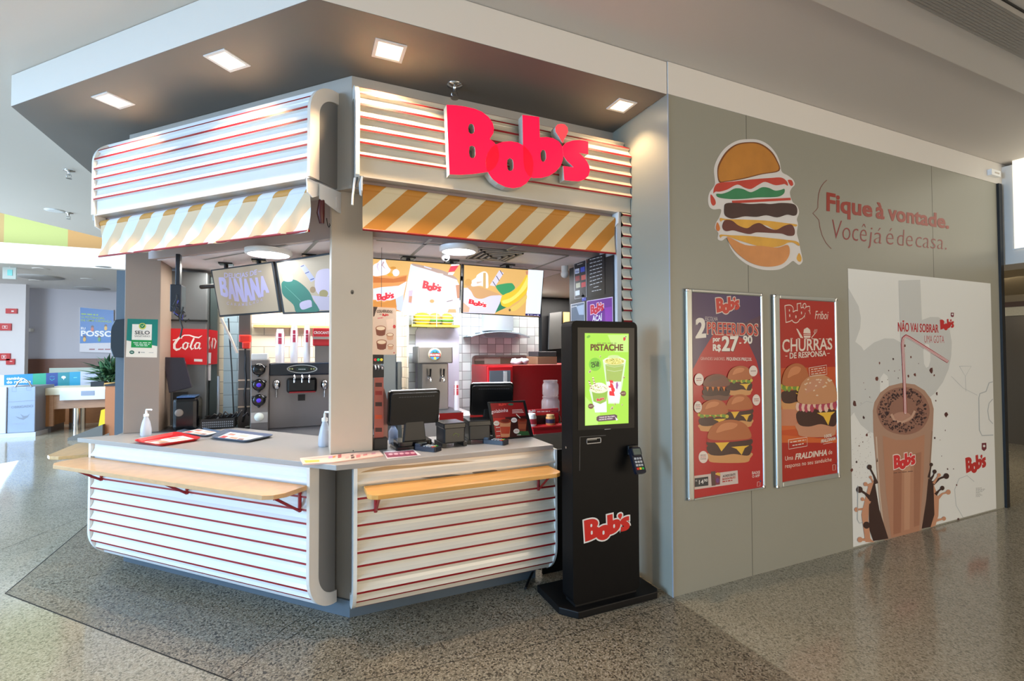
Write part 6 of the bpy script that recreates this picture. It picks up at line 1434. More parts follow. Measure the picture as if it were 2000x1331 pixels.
sh.zoom(1335, 560, 6.047); bubble(175, 1098, 54, 72, '~~'); bubble(815, 998, 50, 64, '~')
sh.zoom(1335, 770, 6.047)
sh.poly([(125, 968), (638, 902), (645, 1058), (128, 1130)], (206, 190, 182)); sh.poly([(130, 996), (290, 975), (292, 1080), (130, 1100)], (40, 40, 46)); sh.text('R$', (140, 1035), (158, 1032), 18, (220, 220, 220), .0); sh.text('14', (180, 1068), (235, 1060), 50, (230, 226, 220), .02); sh.text('90', (240, 1040), (282, 1034), 34, (230, 226, 220), .02)
sh.poly([(320, 918), (375, 912), (378, 1080), (330, 1086)], (90, 60, 56)); sh.poly([(368, 950), (432, 940), (428, 1068), (378, 1076)], (120, 50, 66)); sh.poly([(372, 950), (400, 925), (432, 938), (428, 970)], (222, 176, 70)); sh.ell(400, 1020, 20, 30, (110, 60, 120))
sh.text('ACRESCENTE', (460, 985), (612, 962), 26, (70, 50, 60), .02); sh.text('BATATA PALITO', (458, 1020), (612, 996), 24, (180, 40, 40), .03); sh.text('~', (458, 1048), (580, 1030), 22, (180, 40, 40), .03)
sh.text('BAIXE', (808, 950), (902, 942), 34, (222, 206, 200), .02); sh.text('O APP', (810, 990), (898, 982), 32, (222, 206, 200), .02); sh.stroke([(872, 1040), (868, 1092), (902, 1086), (904, 1036)], 6, (214, 180, 176), closed=True); sh.ell(908, 1030, 10, 13, (80, 60, 110))
sh.build('printed_poster', t)
t, (a, b, c, d) = frame([(1512, 574), (1637, 584), (1642, 937), (1519, 952)], [(1523, 584), (1631, 591), (1636, 924), (1527, 943)], 'right framed poster in orange-red for barbecue burgers')
sh = wallsheet(.018, rough=.3, coat=.15, start=2); sh.A = (Vector((a, WY-.018, c)), Vector((b-a, 0, 0)), Vector((0, 0, d-c)))
sh.rect(0, 0, 1, 1, (172, 44, 34)); sh.rect(0, .22, 1, .62, (196, 82, 42)); sh.rect(0, .28, 1, .5, (206, 104, 54)); sh.zoom(1505, 570, 6.657)
W_ = (224, 208, 194)
sh.aff((198, 405), (510, 385), (190, 168)); f_ = lambda L: [(x, y/LASP) for x, y in L]
for k in 'Bobsa': sh.poly(f_(grow(LU[k], .03)), W_)
for k in 'Bobsa': sh.poly(f_(grow(LU[k], .005)), (172, 48, 38))
for k in 'Bobsa':
    for h in LHU[k]: sh.poly(f_(h), W_, up=False)
sh.layer += 1; sh.A = None
sh.text('Friboi', (575, 355), (740, 360), 105, W_, .0, italic=.12); sh.poly([(332, 480), (352, 488), (425, 606), (385, 600)], W_)
sh.poly([(425, 540), (432, 490), (475, 465), (512, 495), (520, 545)], W_, smooth=False); sh.rect(427, 552, 520, 562, W_); sh.poly([(427, 572), (520, 572), (512, 602), (436, 602)], W_)
sh.stroke([(530, 602), (575, 545)], 9, W_); 
for dx in (-18, 0, 18): sh.stroke([(575, 548), (565+dx+12, 520+abs(dx)*.2), (590+dx*.7, 490)], 5, W_)
sh.text('CHURRAS', (150, 788), (800, 750), (165, 145), W_, .02)
for k in range(6): sh.rect(255+k*92, 605+k*1.5, 285+k*92, 614+k*1.5, W_, up=False)
sh.layer += 1
sh.stroke([(190, 840), (218, 838)], 8, W_); sh.stroke([(735, 806), (768, 802)], 8, W_); sh.text('DE RESPONSA', (245, 872), (720, 836), (76, 70), W_, .03)
sh.zoom(1505, 760, 6.657)
burger(sh, 138, -330, 500, 290, 1); sh.rect(136, 265, 340, 480, (196, 130, 100)); burger(sh, 335, -190, 862, 620, 3); sh.poly([(138, 600), (600, 640), (865, 640), (865, 700), (138, 700)], (206, 100, 48))
sh.zoom(1505, 570, 6.657)
for P_ in ([(488, 992), (716, 955), (720, 1075), (498, 1102)],): sh.stroke(P_, 7, W_, closed=True)
for k in range(3): sh.text('~', (515, 1022+30*k), (700, 994+30*k), 16, W_, .0)
sh.zoom(1505, 760, 6.657); sh.stroke([(228, 662), (470, 628), (472, 742), (232, 784)], 7, W_, closed=True); sh.text('~', (250, 705), (455, 672), 20, W_, .0); sh.text('~', (280, 748), (425, 722), 22, W_, .0)
sh.text('100%', (695, 640), (790, 622), 42, W_, .04); sh.text('FRALDINHA', (650, 705), (840, 662), 42, W_, .05, italic=.1); sh.stroke([(680, 718), (800, 695)], 6, W_)
sh.text('Uma', (188, 935), (292, 918), 56, W_, .0); sh.text('FRALDINHA', (318, 922), (730, 862), (76, 74), W_, .04, italic=.15); sh.text('de', (750, 852), (800, 846), 56, W_, .0); sh.text('responsa no seu sanduíche', (188, 1032), (792, 940), (54, 50), W_, .0)
sh.stroke([(806, 990), (808, 1060), (842, 1055), (842, 984)], 5, W_, closed=True); sh.ell(850, 975, 9, 12, (120, 50, 60)); sh.build('printed_poster', t)

# ------------------------------------------------------------------ large milkshake poster
t = thing('milkshake_poster', 'large white poster of a chocolate milkshake pasted on the grey wall down to the floor', 'poster', atY(1800, 1060, WY))
sh = wallsheet(rough=.4, start=4); WP = (222, 224, 222)
cor = [(1657.7, 524), (1934, 554.7), (1946, 999), (1664, 1070)]
P0 = [atY(x, y, WY) for x, y in cor]; px0 = (P0[0].x+P0[3].x)/2; px1 = (P0[1].x+P0[2].x)/2; pz1 = (P0[0].z+P0[1].z)/2
sh.A = (Vector((px0, WY, .012)), Vector((px1-px0, 0, 0)), Vector((0, 0, pz1-.012))); sh.rect(0, 0, 1, 1, WP)
GY = (198, 201, 200)
# faint giant logo, clipped to the sheet
wide = .92; 
for k in 'Bob':
    pts = [(-.30+p[0]*1.22, .985-(LASP-p[1])*1.22*(px1-px0)/(pz1)) for p in LU[k]]
    pts = [(max(0, min(1, x)), max(0, min(1, y))) for x, y in pts]; sh.poly(pts, GY)
for k in 'Bob':
    for h in LHU[k]:
        pts = [(-.30+p[0]*1.22, .985-(LASP-p[1])*1.22*(px1-px0)/(pz1)) for p in h]
        if min(p[0] for p in pts) > .01: sh.poly(pts, WP, up=False)
sh.layer += 1
sh.zoom(1660, 580, 4.755); RDT = (186, 42, 48)
sh.text('NÃO VAI SOBRAR', (443, 322), (820, 334), (84, 74), RDT, .02); sh.text('UMA GOTA', (688, 424), (872, 430), (64, 66), RDT, -.01)
logo(sh, (835, 312), (964, 312), (832, 205), (190, 44, 44), None); sh.poly([(934, 148), (962, 148), (962, 182), (952, 190), (934, 182)], (120, 40, 60)); sh.ell(948, 164, 8, 9, WP, 8)
OL = (170, 178, 182)
sh.stroke([(1325, 790), (1290, 800), (1262, 880), (1205, 900), (1195, 940), (1200, 1240), (1225, 1290), (1330, 1285)], 9, OL); sh.stroke([(1325, 950), (1290, 990), (1278, 1060), (1290, 1140), (1325, 1180)], 7, OL)
sh.stroke([(1015, 645), (1125, 645), (1070, 740)], 4, OL, closed=True); sh.stroke([(1070, 740), (1075, 880)], 3, OL); sh.stroke([(940, 740), (1050, 850), (1180, 915)], 3, OL); sh.stroke([(90, 1010), (150, 970), (210, 985)], 3, OL)
# glass
GZ = (1660, 580, 4.755)
sh.poly([(210, 1060), (225, 980), (280, 890), (360, 830), (480, 800), (600, 815), (690, 870), (750, 950), (775, 1040), (770, 1180), (755, 1400), (735, 1600), (715, 1850), (690, 2120), (640, 2200), (330, 2300), (300, 2180), (260, 1800), (235, 1500), (215, 1250)], (170, 136, 116))
sh.poly([(245, 1070), (265, 985), (320, 900), (400, 855), (500, 840), (610, 860), (690, 930), (735, 1030), (725, 1130), (660, 1230), (540, 1280), (400, 1265), (300, 1200)], (146, 106, 90), smooth=True)
sh.poly([(300, 1290), (420, 1330), (560, 1330), (690, 1280), (680, 1700), (640, 2180), (380, 2240), (330, 1800)], (176, 128, 102)); sh.poly([(400, 1480), (480, 1500), (470, 2190), (400, 2210)], (158, 108, 84)); sh.poly([(590, 1460), (660, 1440), (640, 2120), (590, 2140)], (160, 112, 88)); sh.poly([(500, 1500), (560, 1500), (550, 2160), (500, 2170)], (190, 144, 116))
sh.ell(480, 1120, 90, 50, (176, 134, 116)); sh.stroke([(380, 1090), (410, 1150), (480, 1170), (570, 1120), (600, 1060)], 22, (192, 156, 136)); sh.stroke([(240, 1300), (268, 1800), (318, 2250)], 14, (196, 176, 160)); sh.stroke([(760, 1250), (735, 1650), (700, 2080)], 10, (150, 120, 100))
rs = random.Random(11)
for k in range(330):
    a = rs.uniform(0, 2*math.pi); r = rs.uniform(.45, 1)**.7; x = 490+225*r*math.cos(a); y = 1055+205*r*math.sin(a); q = rs.uniform(4, 13)
    sh.poly([(x+q*rs.uniform(.6, 1.2)*math.cos(b_), y+q*rs.uniform(.6, 1.2)*math.sin(b_)) for b_ in (0, 1.3, 2.5, 3.8, 5)], rs.choice([(62, 42, 44), (84, 56, 54), (110, 76, 68), (52, 38, 42)]), up=(k % 12 == 0))
sh.layer += 1
DK = (58, 36, 32); PK = (196, 142, 112)
sh.zoom(1660, 820, 5.12)
sh.poly([(240, 600), (200, 650), (180, 720), (185, 900), (190, 1100), (230, 1215), (380, 1190), (290, 900)], DK); sh.poly([(185, 640), (235, 620), (190, 760), (180, 1000), (200, 1190), (240, 1225), (150, 1225), (110, 950)], PK)
sh.poly([(780, 590), (830, 620), (850, 740), (870, 820), (850, 1000), (820, 1070), (715, 1090), (760, 800)], DK); sh.poly([(830, 640), (885, 800), (880, 960), (850, 1060), (800, 1080), (840, 950)], PK)
for pts, c, rr in (([(262, 640), (235, 560), (190, 475)], DK, 24), ([(205, 790), (150, 740), (90, 700)], DK, 32), ([(785, 580), (800, 500), (808, 450)], DK, 18), ([(800, 600), (830, 560), (842, 520)], DK, 20), ([(825, 640), (890, 590), (958, 565)], DK, 28), ([(850, 750), (885, 710), (918, 685)], DK, 22), ([(200, 1060), (160, 1055)], DK, 34),
                   ([(860, 800), (920, 740), (978, 725)], PK, 24), ([(190, 660), (150, 645)], PK, 20), ([(200, 830), (120, 795)], PK, 18), ([(180, 890), (60, 900)], PK, 22), ([(200, 1200), (95, 1200)], PK, 26), ([(850, 1010), (935, 990)], PK, 20), ([(830, 640), (885, 555)], PK, 18), ([(225, 620), (200, 575)], PK, 14)):
    n_ = len(pts); sh.stroke(pts, [rr*1.5]+[rr*.7]*(n_-1), c, up=False); sh.ell(pts[-1][0], pts[-1][1], rr, rr*1.05, c, 14)
sh.poly([(268, 380), (275, 420), (262, 425)], DK)
logo(sh, (432, 505), (648, 482), (430, 345), (206, 48, 52), (230, 214, 206), .03); sh.text('~', (432, 540), (640, 520), 12, (110, 80, 70), .0)
logo(sh, (1158, 548), (1362, 515), (1150, 368), (186, 44, 42), None, hole=WP)
sh.poly([(1316, 235), (1362, 232), (1364, 292), (1340, 316), (1316, 298)], (110, 40, 52)); sh.ell(1340, 265, 13, 13, WP, 8); 
for k in range(8): sh.text('~', (1258, 690+12*k), (1258+[60, 90, 80, 66, 40, 50, 62, 40][k], 687+12*k), 6, (110, 112, 112), .0, up=False)
sh.layer += 1; sh.stroke([(1130, 980), (1060, 860), (1045, 700), (1090, 590), (1170, 560), (1240, 620)], 5, OL); sh.stroke([(75, 660), (70, 1000), (90, 1035), (130, 1025)], 5, OL)
sh.zoom(1660, 580, 4.755)
# crumbs
for x, y, r in ((42, 990, 30), (125, 1122, 20), (155, 1285, 18), (248, 762, 26), (272, 615, 14), (400, 580, 14), (358, 686, 8), (412, 690, 7), (458, 682, 6), (446, 755, 9), (508, 455, 16), (562, 560, 12), (600, 725, 22), (540, 735, 16), (755, 685, 30), (780, 730, 12), (804, 900, 16), (795, 965, 9), (892, 1095, 26), (785, 1310, 14), (884, 1240, 9), (295, 790, 10), (182, 932, 7), (125, 800, 6), (635, 620, 6), (347, 770, 5), (60, 1535, 14), (15, 1610, 20), (835, 1330, 5), (905, 1600, 10), (85, 1385, 10), (118, 1350, 8), (990, 1750, 10), (1005, 2065, 14), (960, 1600, 8), (850, 1480, 7), (478, 632, 4), (190, 940, 4), (100, 988, 4), (140, 860, 5)):
    sh.poly([(x+r*rs.uniform(.5, 1.05)*.75*math.cos(b_), y+r*rs.uniform(.55, 1.15)*math.sin(b_)) for b_ in (0, .8, 1.6, 2.5, 3.3, 4.2, 5.2)], rs.choice([(84, 46, 42), (66, 42, 42), (104, 54, 44)]), up=False)
for k in range(60): x = rs.uniform(20, 200); y = rs.uniform(1250, 1700); sh.ell(x, y, 2.2, 2.6, (120, 100, 96), 6, up=False)
sh.layer += 1
# bent straw
sh.stroke([(508, 1085), (500, 800), (490, 560), (482, 440), (490, 385), (515, 362), (545, 378), (700, 475), (905, 605)], 26, (176, 60, 72)); sh.stroke([(508, 1085), (500, 800), (490, 560), (483, 440), (492, 388), (515, 368), (545, 384), (700, 480), (903, 602)], 17, (222, 208, 208)); sh.stroke([(508, 1080), (500, 800), (490, 560), (483, 440), (492, 388), (515, 368), (545, 384), (700, 480), (903, 602)], 4, (176, 60, 72))
sh.build('printed_sheet', t)
# ------------------------------------------------------------------ hall in the background, left
ZL = 3.4
mb = MB(); b0_ = atY(-60, 520, 14.5); b1_ = atY(330, 510, 14.5)
zb0 = atY(100, 519, 14.5).z; zb1 = atY(100, 480, 14.5).z
mb.box(-14, 3, 14.5, 14.7, zb0, zb1)
LITW = mat((250, 250, 250), .6)
struct('trim_7', mb, LITW)
zc0 = zb0+.02
mb = MB(); mb.box(-14, 3, 14.7, 20.1, zc0, zc0+.1); struct('ceiling', mb, mat((236, 236, 238), .6))
mb = MB(); xw = atY(49, 650, 20).x; mb.box(xw, 3, 20, 20.2, 0, zc0); struct('wall_hall', mb, mat((190, 190, 200), .6))
mb = MB(); mb.box(-16, atY(49, 650, 19).x, 19, 19.2, 0, zc0); struct('wall_hall_left', mb, mat((224, 222, 226), .6))
mb = MB(); z0_, z1_ = atY(140, 730, 19.9).z, atY(140, 701, 19.9).z; mb.box(xw, 3, 19.92, 20, z0_-1.2, z1_); struct('baseboard_hall', mb, wood((104, 60, 36), (2, 2, 14)))
mb = MB(); x0, x1, z0, z1 = pr4(96, 718, 300, 731, 19.9); mb.box(x0, x1, 19.9, 19.92, z0-.3, z1); struct('window_1', mb, mat((190, 216, 214), .2, emit=.6))
mb = MB()
for k, (c, xa_, xb_) in enumerate((((226, 216, 110), -40, 133), ((250, 190, 90), 133, 330), ((232, 190, 110), -120, 8))):
    q0, q1 = atY(xa_, 440, 17.5), atY(xb_, 440, 17.5)
for k, (xa_, xb_) in enumerate(((-160, 8), (8, 133), (133, 340))):
    q0, q1 = atY(xa_, 440, 15.6), atY(xb_, 440, 15.6); mb.box(q0.x, q1.x, 15.6, 15.8, zb1-.3, 7.5, k)
struct('wall_coloured', mb, [mat((186, 160, 104), .6), mat((182, 192, 116), .6), mat((196, 150, 88), .6)])
def down(px_, py_, z, lab, r=.11):
    c = atz(px_, py_, z); t = thing('round_downlight', lab, 'downlight', c, 'round downlights in the hall')
    mb = MB(); mb.lathe([(.001, -.012), (r, -.010)], c, 18); obj('lens', mb, mat((255, 240, 214), emit=6), t)
    mb = MB(); mb.lathe([(r, -.012), (r+.03, -.008), (r+.03, 0)], c, 18); obj('rim', mb, PLAST, t); return t
down(107, 411, ZC, 'round downlight in the white ceiling left of the striped awning', .075)
for x, y, lab in ((80, 525, 'front left round downlight in the far hall ceiling'), (201, 521, 'front right round downlight in the far hall ceiling'), (71, 548, 'rear left round downlight in the far hall ceiling'), (172, 545, 'middle round downlight in the far hall ceiling'), (199, 564, 'rear right round downlight in the far hall ceiling')): down(x, y, zc0, lab, .13)
for x, y, w_, lab in ((78, 541, .5, 'larger round grille vent in the far hall ceiling'), (180, 563, .45, 'smaller rear grille vent in the far hall ceiling')):
    c = atz(x, y, zc0); t = thing('ceiling_vent', lab, 'vent', c, 'vents in the far hall ceiling')
    mb = MB(); mb.lathe([(w_, 0), (w_, -.02), (w_*.7, -.05), (.001, -.06)], c, 24); obj('diffuser', mb, mat((176, 178, 182), .5), t)
# exit sign
c = atz(18, 523, zc0); t = thing('exit_sign', 'small white and teal hanging sign in the far hall ceiling at the left edge', 'sign', c)
q = atY(18, 532, 15.2); mb = MB(); mb.box(q.x-.12, q.x+.12, 15.2, 15.24, q.z-.16, q.z+.12); obj('panel', mb, mat((200, 226, 226), .4, emit=.3), t)
mb = MB(); mb.box(q.x-.03, q.x+.06, 15.19, 15.2, q.z-.08, q.z+.06); obj('symbol', mb, mat((50, 160, 160), .4), t)
mb = MB(); mb.tube([(q.x, 15.22, q.z+.12), (q.x, 15.22, zc0)], .01, 6); obj('rod', mb, PLAST, t)
# signs on the left wall
YS = 18.98
def wsign(cx, cy, w_, h_, lab, deco, cat='sign', name='fire_sign', grp='small red signs on the far white wall'):
    q = atY(cx, cy, YS); k = q.y/FPX*1.03; mb = MB(); mb.box(q.x-w_*k/2, q.x+w_*k/2, YS-.03, YS+.02, q.z-h_*k/2, q.z+h_*k/2)
    o = obj(name, mb, mat((196, 34, 40), .4)); tag(o, lab, cat, grp)
    s = Sheet((0, YS-.03, 0), NF, rough=.4); s.zoom(cx, cy, 1); deco(s)
    if s.mb.f: s.build('pictogram', o)
wsign(23, 608, 12, 7, 'uppermost red fire alarm sounder on the far white wall', lambda s: s.rect(-1, -1, 4, 1.5, (240, 230, 230)), 'alarm', 'fire_alarm')
wsign(9.5, 639, 14, 10, 'red pictogram sign between the two alarm boxes at the far left', lambda s: (s.stroke([(-5, -2), (5, -2), (5, 2.5), (-5, 2.5)], 1, (240, 220, 220), closed=True), s.ell(0, 0, 1.5, 1.5, (240, 220, 220), 8)))
wsign(7.5, 697.5, 14, 10, 'lower red hose pictogram sign at the far left', lambda s: (s.stroke([(-4, -3), (4, -3), (4, 3), (-4, 3)], 1, (240, 220, 220), closed=True), s.ell(0, 0, 2, 2, (240, 220, 220), 8)))
wsign(21, 707, 9, 8, 'lowest red alarm call box on the far white wall', lambda s: s.rect(-2, -1.5, 3, 0, (240, 210, 210)), 'alarm', 'fire_alarm')
q = atY(53, 645, 19.9); mb = MB(); mb.box(q.x-.1, q.x+.12, 19.8, 20, q.z-.05, q.z+.05); obj('wall_lamp', mb, mat((240, 240, 236), .4), label='tiny white lamp on the far lilac wall at the corner', cat='lamp')
# blue poster
W = [atY(x, y, 19.94) for x, y in ((155, 600), (222, 606), (222, 690), (155.5, 688))]
t = thing('blue_campaign_poster', 'blue charity poster with large white letters on the far hall wall', 'poster', sum(W, Vector())/4); mb = MB(); mb.slab(W, NF, .05); obj('board', mb, mat((206, 206, 210), .4), t)
sh = Sheet((0, 19.94, 0), NF, rough=.35); sh.STEP = .002; sh.zoom(0, 580, 4.588)
sh.poly([(718, 95), (1018, 122), (1018, 412), (716, 418)], (20, 112, 190)); sh.poly([(716, 418), (1018, 412), (1018, 505), (716, 494)], (210, 208, 216))
for k, (s_, x1_) in enumerate((('~', 880), ('O POTENCIAL', 940), ('DE UMA CRIANÇA', 1002))): sh.text(s_, (728, 162+28*k), (x1_, 172+30*k), 17, (140, 190, 60), .02)
sh.text('EU', (726, 292), (766, 294), 20, (236, 240, 246), .05); sh.text('POSSO', (726, 352), (1010, 358), 48, (240, 242, 248), .06)
for x, y, c in ((828, 285, (200, 90, 60)), (948, 275, (230, 180, 60)), (758, 375, (220, 170, 50)), (890, 375, (70, 150, 70))): sh.ell(x, y-16, 13, 12, (90, 50, 40), 10); sh.ell(x, y+8, 14, 20, c, 10)
for x in (800, 880, 940): sh.rect(x, 466, x+50, 476, (150, 70, 80), up=False)
sh.layer += 1; sh.build('print', t)
# recycling bin
t = thing('waste_bin', 'silver waste cabinet with a wire handle on top and engraved thank-you lettering', 'waste bin', atz(40, 853, 0))
Yb = 12.0; k0 = Yb/12.6; q0, q1 = atY(13, 850, Yb), atY(68, 850, Yb); zt = atY(40, 756, Yb).z; zb_ = 0
mb = MB(); mb.box(q0.x, q1.x, Yb, Yb+.75, .08, zt); obj('cabinet', mb, mat((140, 148, 164), .35, metal=.4), t, bevel=.01)
mb = MB(); mb.box(q0.x-.9, q0.x-.004, Yb-.02, Yb+.75, .08, zt); obj('side_cabinet', mb, mat((206, 210, 218), .4), t, bevel=.01)
mb = MB(); mb.box(q0.x-.92, q1.x+.03, Yb-.05, Yb+.78, 0, .08); obj('plinth', mb, mat((190, 196, 206), .35, metal=.3), t)
sh = Sheet((0, Yb, 0), NF, rough=.3); sh.STEP = .001; sh.zoom(0, 580, 4.588); DG = (120, 128, 142)
sh.stroke([(72, 945), (318, 928)], 4, (130, 136, 150)); sh.text('OBRIGADO', (100, 1003), (296, 990), 22, DG, .03); sh.poly([(135, 1070), (180, 1085), (205, 1085), (180, 1050), (215, 1068), (245, 1065), (270, 1046), (250, 1080), (210, 1105), (170, 1095)], DG)
sh.text('~', (115, 1148), (240, 1140), 12, (140, 146, 160), .01); sh.stroke([(108, 815), (146, 815), (146, 850), (108, 850)], 5, DG, closed=True); sh.stroke([(238, 812), (278, 812), (278, 838), (238, 838)], 5, DG, closed=True); sh.build('engraving', t)
mb = MB(); a_, b_ = atY(30, 756, Yb), atY(62, 756, Yb); mb.tube([a_, a_+Vector((.05, .0, .1)), a_*.5+b_*.5+Vector((0, 0, .16)), b_+Vector((-.05, .0, .1)), b_], .014, 6); obj('wire_handle', mb, CHROME, t)
# wooden serving counter behind
t = thing('food_court_counter', 'wooden food court counter with a white trough top and a steel support tube', 'counter', atz(150, 842, 0))
Yc = 12.4; x0, x1, z0, z1 = pr4(70, 770, 96, 848, Yc); zt = atY(100, 772, Yc).z
mb = MB(); mb.box(x0, x1, Yc, Yc+.7, .12, zt); obj('end_panel', mb, wood((164, 112, 66), (12, 2, 2)), t)
mb = MB(); mb.box(x0+.05, x1+.02, Yc+.03, Yc+.6, 0, .12); obj('end_foot', mb, STEELD, t)
xr = atY(330, 780, Yc).x; mb = MB(); mb.box(x1, xr, Yc+.01, Yc+.06, atY(150, 798, Yc).z, zt); obj('apron', mb, wood((186, 140, 106), (2, 2, 14)), t)
mb = MB(); x2, x3 = atY(96, 800, Yc).x, atY(104, 800, Yc).x; mb.box(x2, x3, Yc, Yc+.05, .12, zt); obj('front_stile', mb, wood((186, 140, 106), (2, 2, 14)), t)
mb = MB(); mb.box(x0+.05, xr, Yc-.03, Yc+.75, zt, zt+.14); obj('top', mb, mat((222, 212, 186), .4), t)
x2, x3, z2, z3 = pr4(118, 762, 206, 781, Yc-.05); mb = MB(); mb.box(x2, x3, Yc-.08, Yc-.03, z2, z3); obj('white_trough', mb, mat((228, 232, 240), .3), t)
x2, x3, z2, z3 = pr4(158, 764, 184, 773, Yc-.09); mb = MB(); mb.box(x2, x3, Yc-.085, Yc-.08, z2, z3); obj('trough_slot', mb, mat((150, 160, 180), .3), t)
mb = MB(); q = atY(147, 830, Yc+.2); mb.tube([(q.x, Yc+.3, 0), (q.x, Yc+.3, zt)], .13, 20); obj('support_tube', mb, CHROME, t)
mb = MB(); mb.box(x1+.1, xr, Yc+1.8, Yc+1.9, .0, zt-.1); obj('back_board', mb, wood((110, 76, 50), (2, 2, 14)), t)
t = thing('ladle_rest', 'dark and tan utensils lying on the far counter', 'utensils', atY(190, 757, Yc)); q = atY(185, 757, Yc)
zt2 = zt+.14
mb = MB(); mb.box(q.x-.1, q.x+.12, Yc+.1, Yc+.3, zt2, zt2+.1); obj('black_block', mb, BLACK, t); mb = MB(); mb.box(q.x+.12, q.x+.4, Yc+.1, Yc+.3, zt2, zt2+.07); obj('tan_block', mb, mat((206, 160, 90), .5), t)
# coloured sign boards on the counter behind
YBd = 13.6
cols = [((6, 122, 176), 8, 64), ((16, 140, 108), 64, 90), ((16, 46, 120), 90, 113), ((16, 116, 126), 113, 136), ((24, 136, 170), 136, 157), ((176, 180, 194), 157, 204), ((190, 200, 214), -20, 8)]
LB = ['bright blue board with white residue-route lettering above the silver bin', 'green board second in the row of coloured boards', 'navy board in the row of coloured boards', 'teal board with a small white tree emblem', 'light cyan board in the row of coloured boards', 'pale grey board with faint lines at the right end of the row', 'pale board at the left picture edge beside the bright blue board']
for k, (c_, xa_, xb_) in enumerate(cols):
    sl = -.045; W = [atY(x, 733+sl*(x-8)+dy, YBd) for x, dy in ((xa_, 0), (xb_, 0), (xb_, 31-.02*(xb_-8)), (xa_, 31))]
    W[2].z = W[3].z = zt2-.25 if True else 0
    t = thing('sorting_board', LB[k], 'sign board', (W[0]+W[1]+W[2]+W[3])/4, 'row of coloured recycling boards'); mb = MB(); mb.slab(W, NF, .04); obj('board', mb, mat(c_, .35), t)
    sh = Sheet((0, YBd, 0), NF, rough=.4); sh.STEP = .001; sh.zoom(0, 580, 4.588); WW = (230, 240, 244)
    if k == 0: sh.text('caminho', (60, 745), (205, 742), 24, WW, .05); sh.text('do resíduo', (60, 778), (275, 770), 24, WW, .05)
    if k == 1: sh.stroke([(335, 740), (350, 725), (365, 740)], 5, (10, 150, 110))
    if k == 2: sh.stroke([(445, 735), (465, 750), (490, 735)], 5, (30, 150, 150)); sh.stroke([(445, 720), (465, 712), (490, 720)], 4, (30, 130, 150))
    if k == 3: sh.ell(570, 722, 20, 12, WW); sh.stroke([(570, 730), (572, 745)], 5, WW)
    if k == 4: sh.text('~', (660, 730), (690, 728), 10, (120, 206, 226), .0)
    if k == 5: sh.text('~', (765, 700), (860, 697), 8, (120, 130, 170), .01); sh.text('~', (745, 718), (885, 714), 6, (140, 146, 180), .0)
    if sh.mb.f: sh.build('print', t)
mb = MB(); q0, q1 = atY(-20, 750, YBd), atY(330, 750, YBd); mb.box(q0.x, q1.x, YBd+.06, YBd+.5, 0, zt2-.25); obj('rear_ledge', mb, wood((150, 104, 70), (2, 2, 14)), label='long wooden ledge carrying the row of coloured boards', cat='ledge')
# potted plant
q = atY(212, 745, 13.1); t = thing('potted_fern', 'dark bushy potted fern at the right end of the coloured boards', 'plant', (q.x, 13.1, zt2))
mb = MB(); mb.lathe([(.12, 0), (.16, .22), (.001, .22)], (q.x, 13.1, zt2-.3), 14); obj('pot', mb, mat((60, 60, 58), .6), t)
mb = MB(); rp = random.Random(4)
for k in range(170):
    a = rp.uniform(0, 6.28); up_ = rp.uniform(0, 1); L_ = .25+.3*rp.random(); b = Vector((q.x+rp.uniform(-.1, .1), 13.1+rp.uniform(-.1, .1), zt2+.0+rp.uniform(0, .35))); d_ = Vector((math.cos(a)*(1-up_*.7), math.sin(a)*(1-up_*.7), .15+up_*.75))*L_; s_ = Vector((-math.sin(a), math.cos(a), 0))*.035
    mb.add([b, b+d_*.5+s_, b+d_+Vector((0, 0, -.05)), b+d_*.5-s_], [(0, 1, 2, 3)], k % 2)
obj('leaves', mb, [mat((46, 84, 60), .6), mat((80, 124, 84), .6)], t)
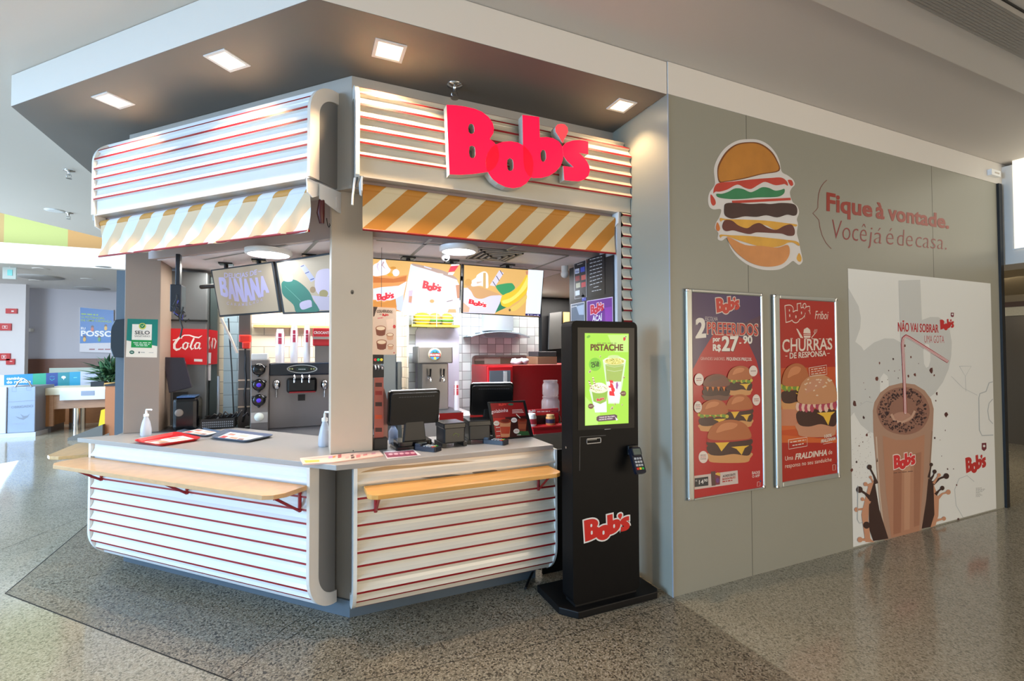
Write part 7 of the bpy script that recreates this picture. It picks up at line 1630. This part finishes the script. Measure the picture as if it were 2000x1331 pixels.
# hanging dark screen housing + post behind the left pillar
t = thing('outdoor_speaker', 'dark rounded housing on a slim grey post just behind the left pillar', 'loudspeaker', (-1.5, 5.1, 0))
YP = 5.9
x0, x1, z0, z1 = pr4(226, 500, 244, 842, YP); mb = MB(); mb.box(x0, x1, YP, YP+.12, 0, 2.42); obj('post', mb, mat((110, 122, 134), .35, metal=.3), t)
mb = MB(); W = [atY(x, y, YP-.1) for x, y in ((224, 625), (250, 622), (250, 699), (220, 698), (215.5, 684), (216, 650), (219, 634))]; mb.slab(W, NF, .22); obj('housing', mb, mat((44, 54, 62), .3), t, bevel=.02)
# orange cabinet, ramp, yellow sign
Yo = 11.2; x0, x1, z0, z1 = pr4(205, 754, 250, 845, Yo); mb = MB(); mb.box(x0, x1, Yo, Yo+.6, 0, z1); mb.box(x0-.01, x1, Yo-.02, Yo+.62, z1, z1+.03, 1)
obj('orange_cabinet', mb, [mat((206, 130, 84), .5), mat((40, 40, 44), .4)], label='orange-tan cabinet with a dark top, left of the taupe pillar', cat='cabinet')
W = [atz(160, 838, .02), atz(206, 838, .02)]; mb = MB(); mb.add([(x0-.5, Yo-.1, 0), (x0, Yo-.1, 0), (x0, Yo+.5, 0), (x0-.5, Yo+.5, 0), (x0, Yo-.1, .26), (x0, Yo+.5, .26), (x0-.5, Yo-.1, .05), (x0-.5, Yo+.5, .05)], [(0, 3, 2, 1), (0, 1, 4, 6), (1, 2, 5, 4), (2, 3, 7, 5), (3, 0, 6, 7), (4, 5, 7, 6)])
obj('floor_ramp', mb, mat((120, 116, 110), .5), label='low grey wedge ramp on the floor in front of the orange cabinet', cat='ramp')
q = atY(202, 808, Yo+.1); mb = MB(); mb.add([(x0-.16, Yo+.2, .26-.1), (x0-.02, Yo+.2, .16), (x0-.06, Yo+.2, .52), (x0-.12, Yo+.2, .5), (x0-.16, Yo+.3, .16), (x0-.02, Yo+.3, .16), (x0-.06, Yo+.27, .52), (x0-.12, Yo+.27, .5)], [(0, 1, 2, 3), (4, 7, 6, 5), (0, 4, 5, 1), (3, 2, 6, 7), (0, 3, 7, 4), (1, 5, 6, 2)])
obj('wet_floor_sign', mb, mat((240, 214, 40), .5), label='sliver of a yellow floor sign on the ramp beside the orange cabinet', cat='sign')
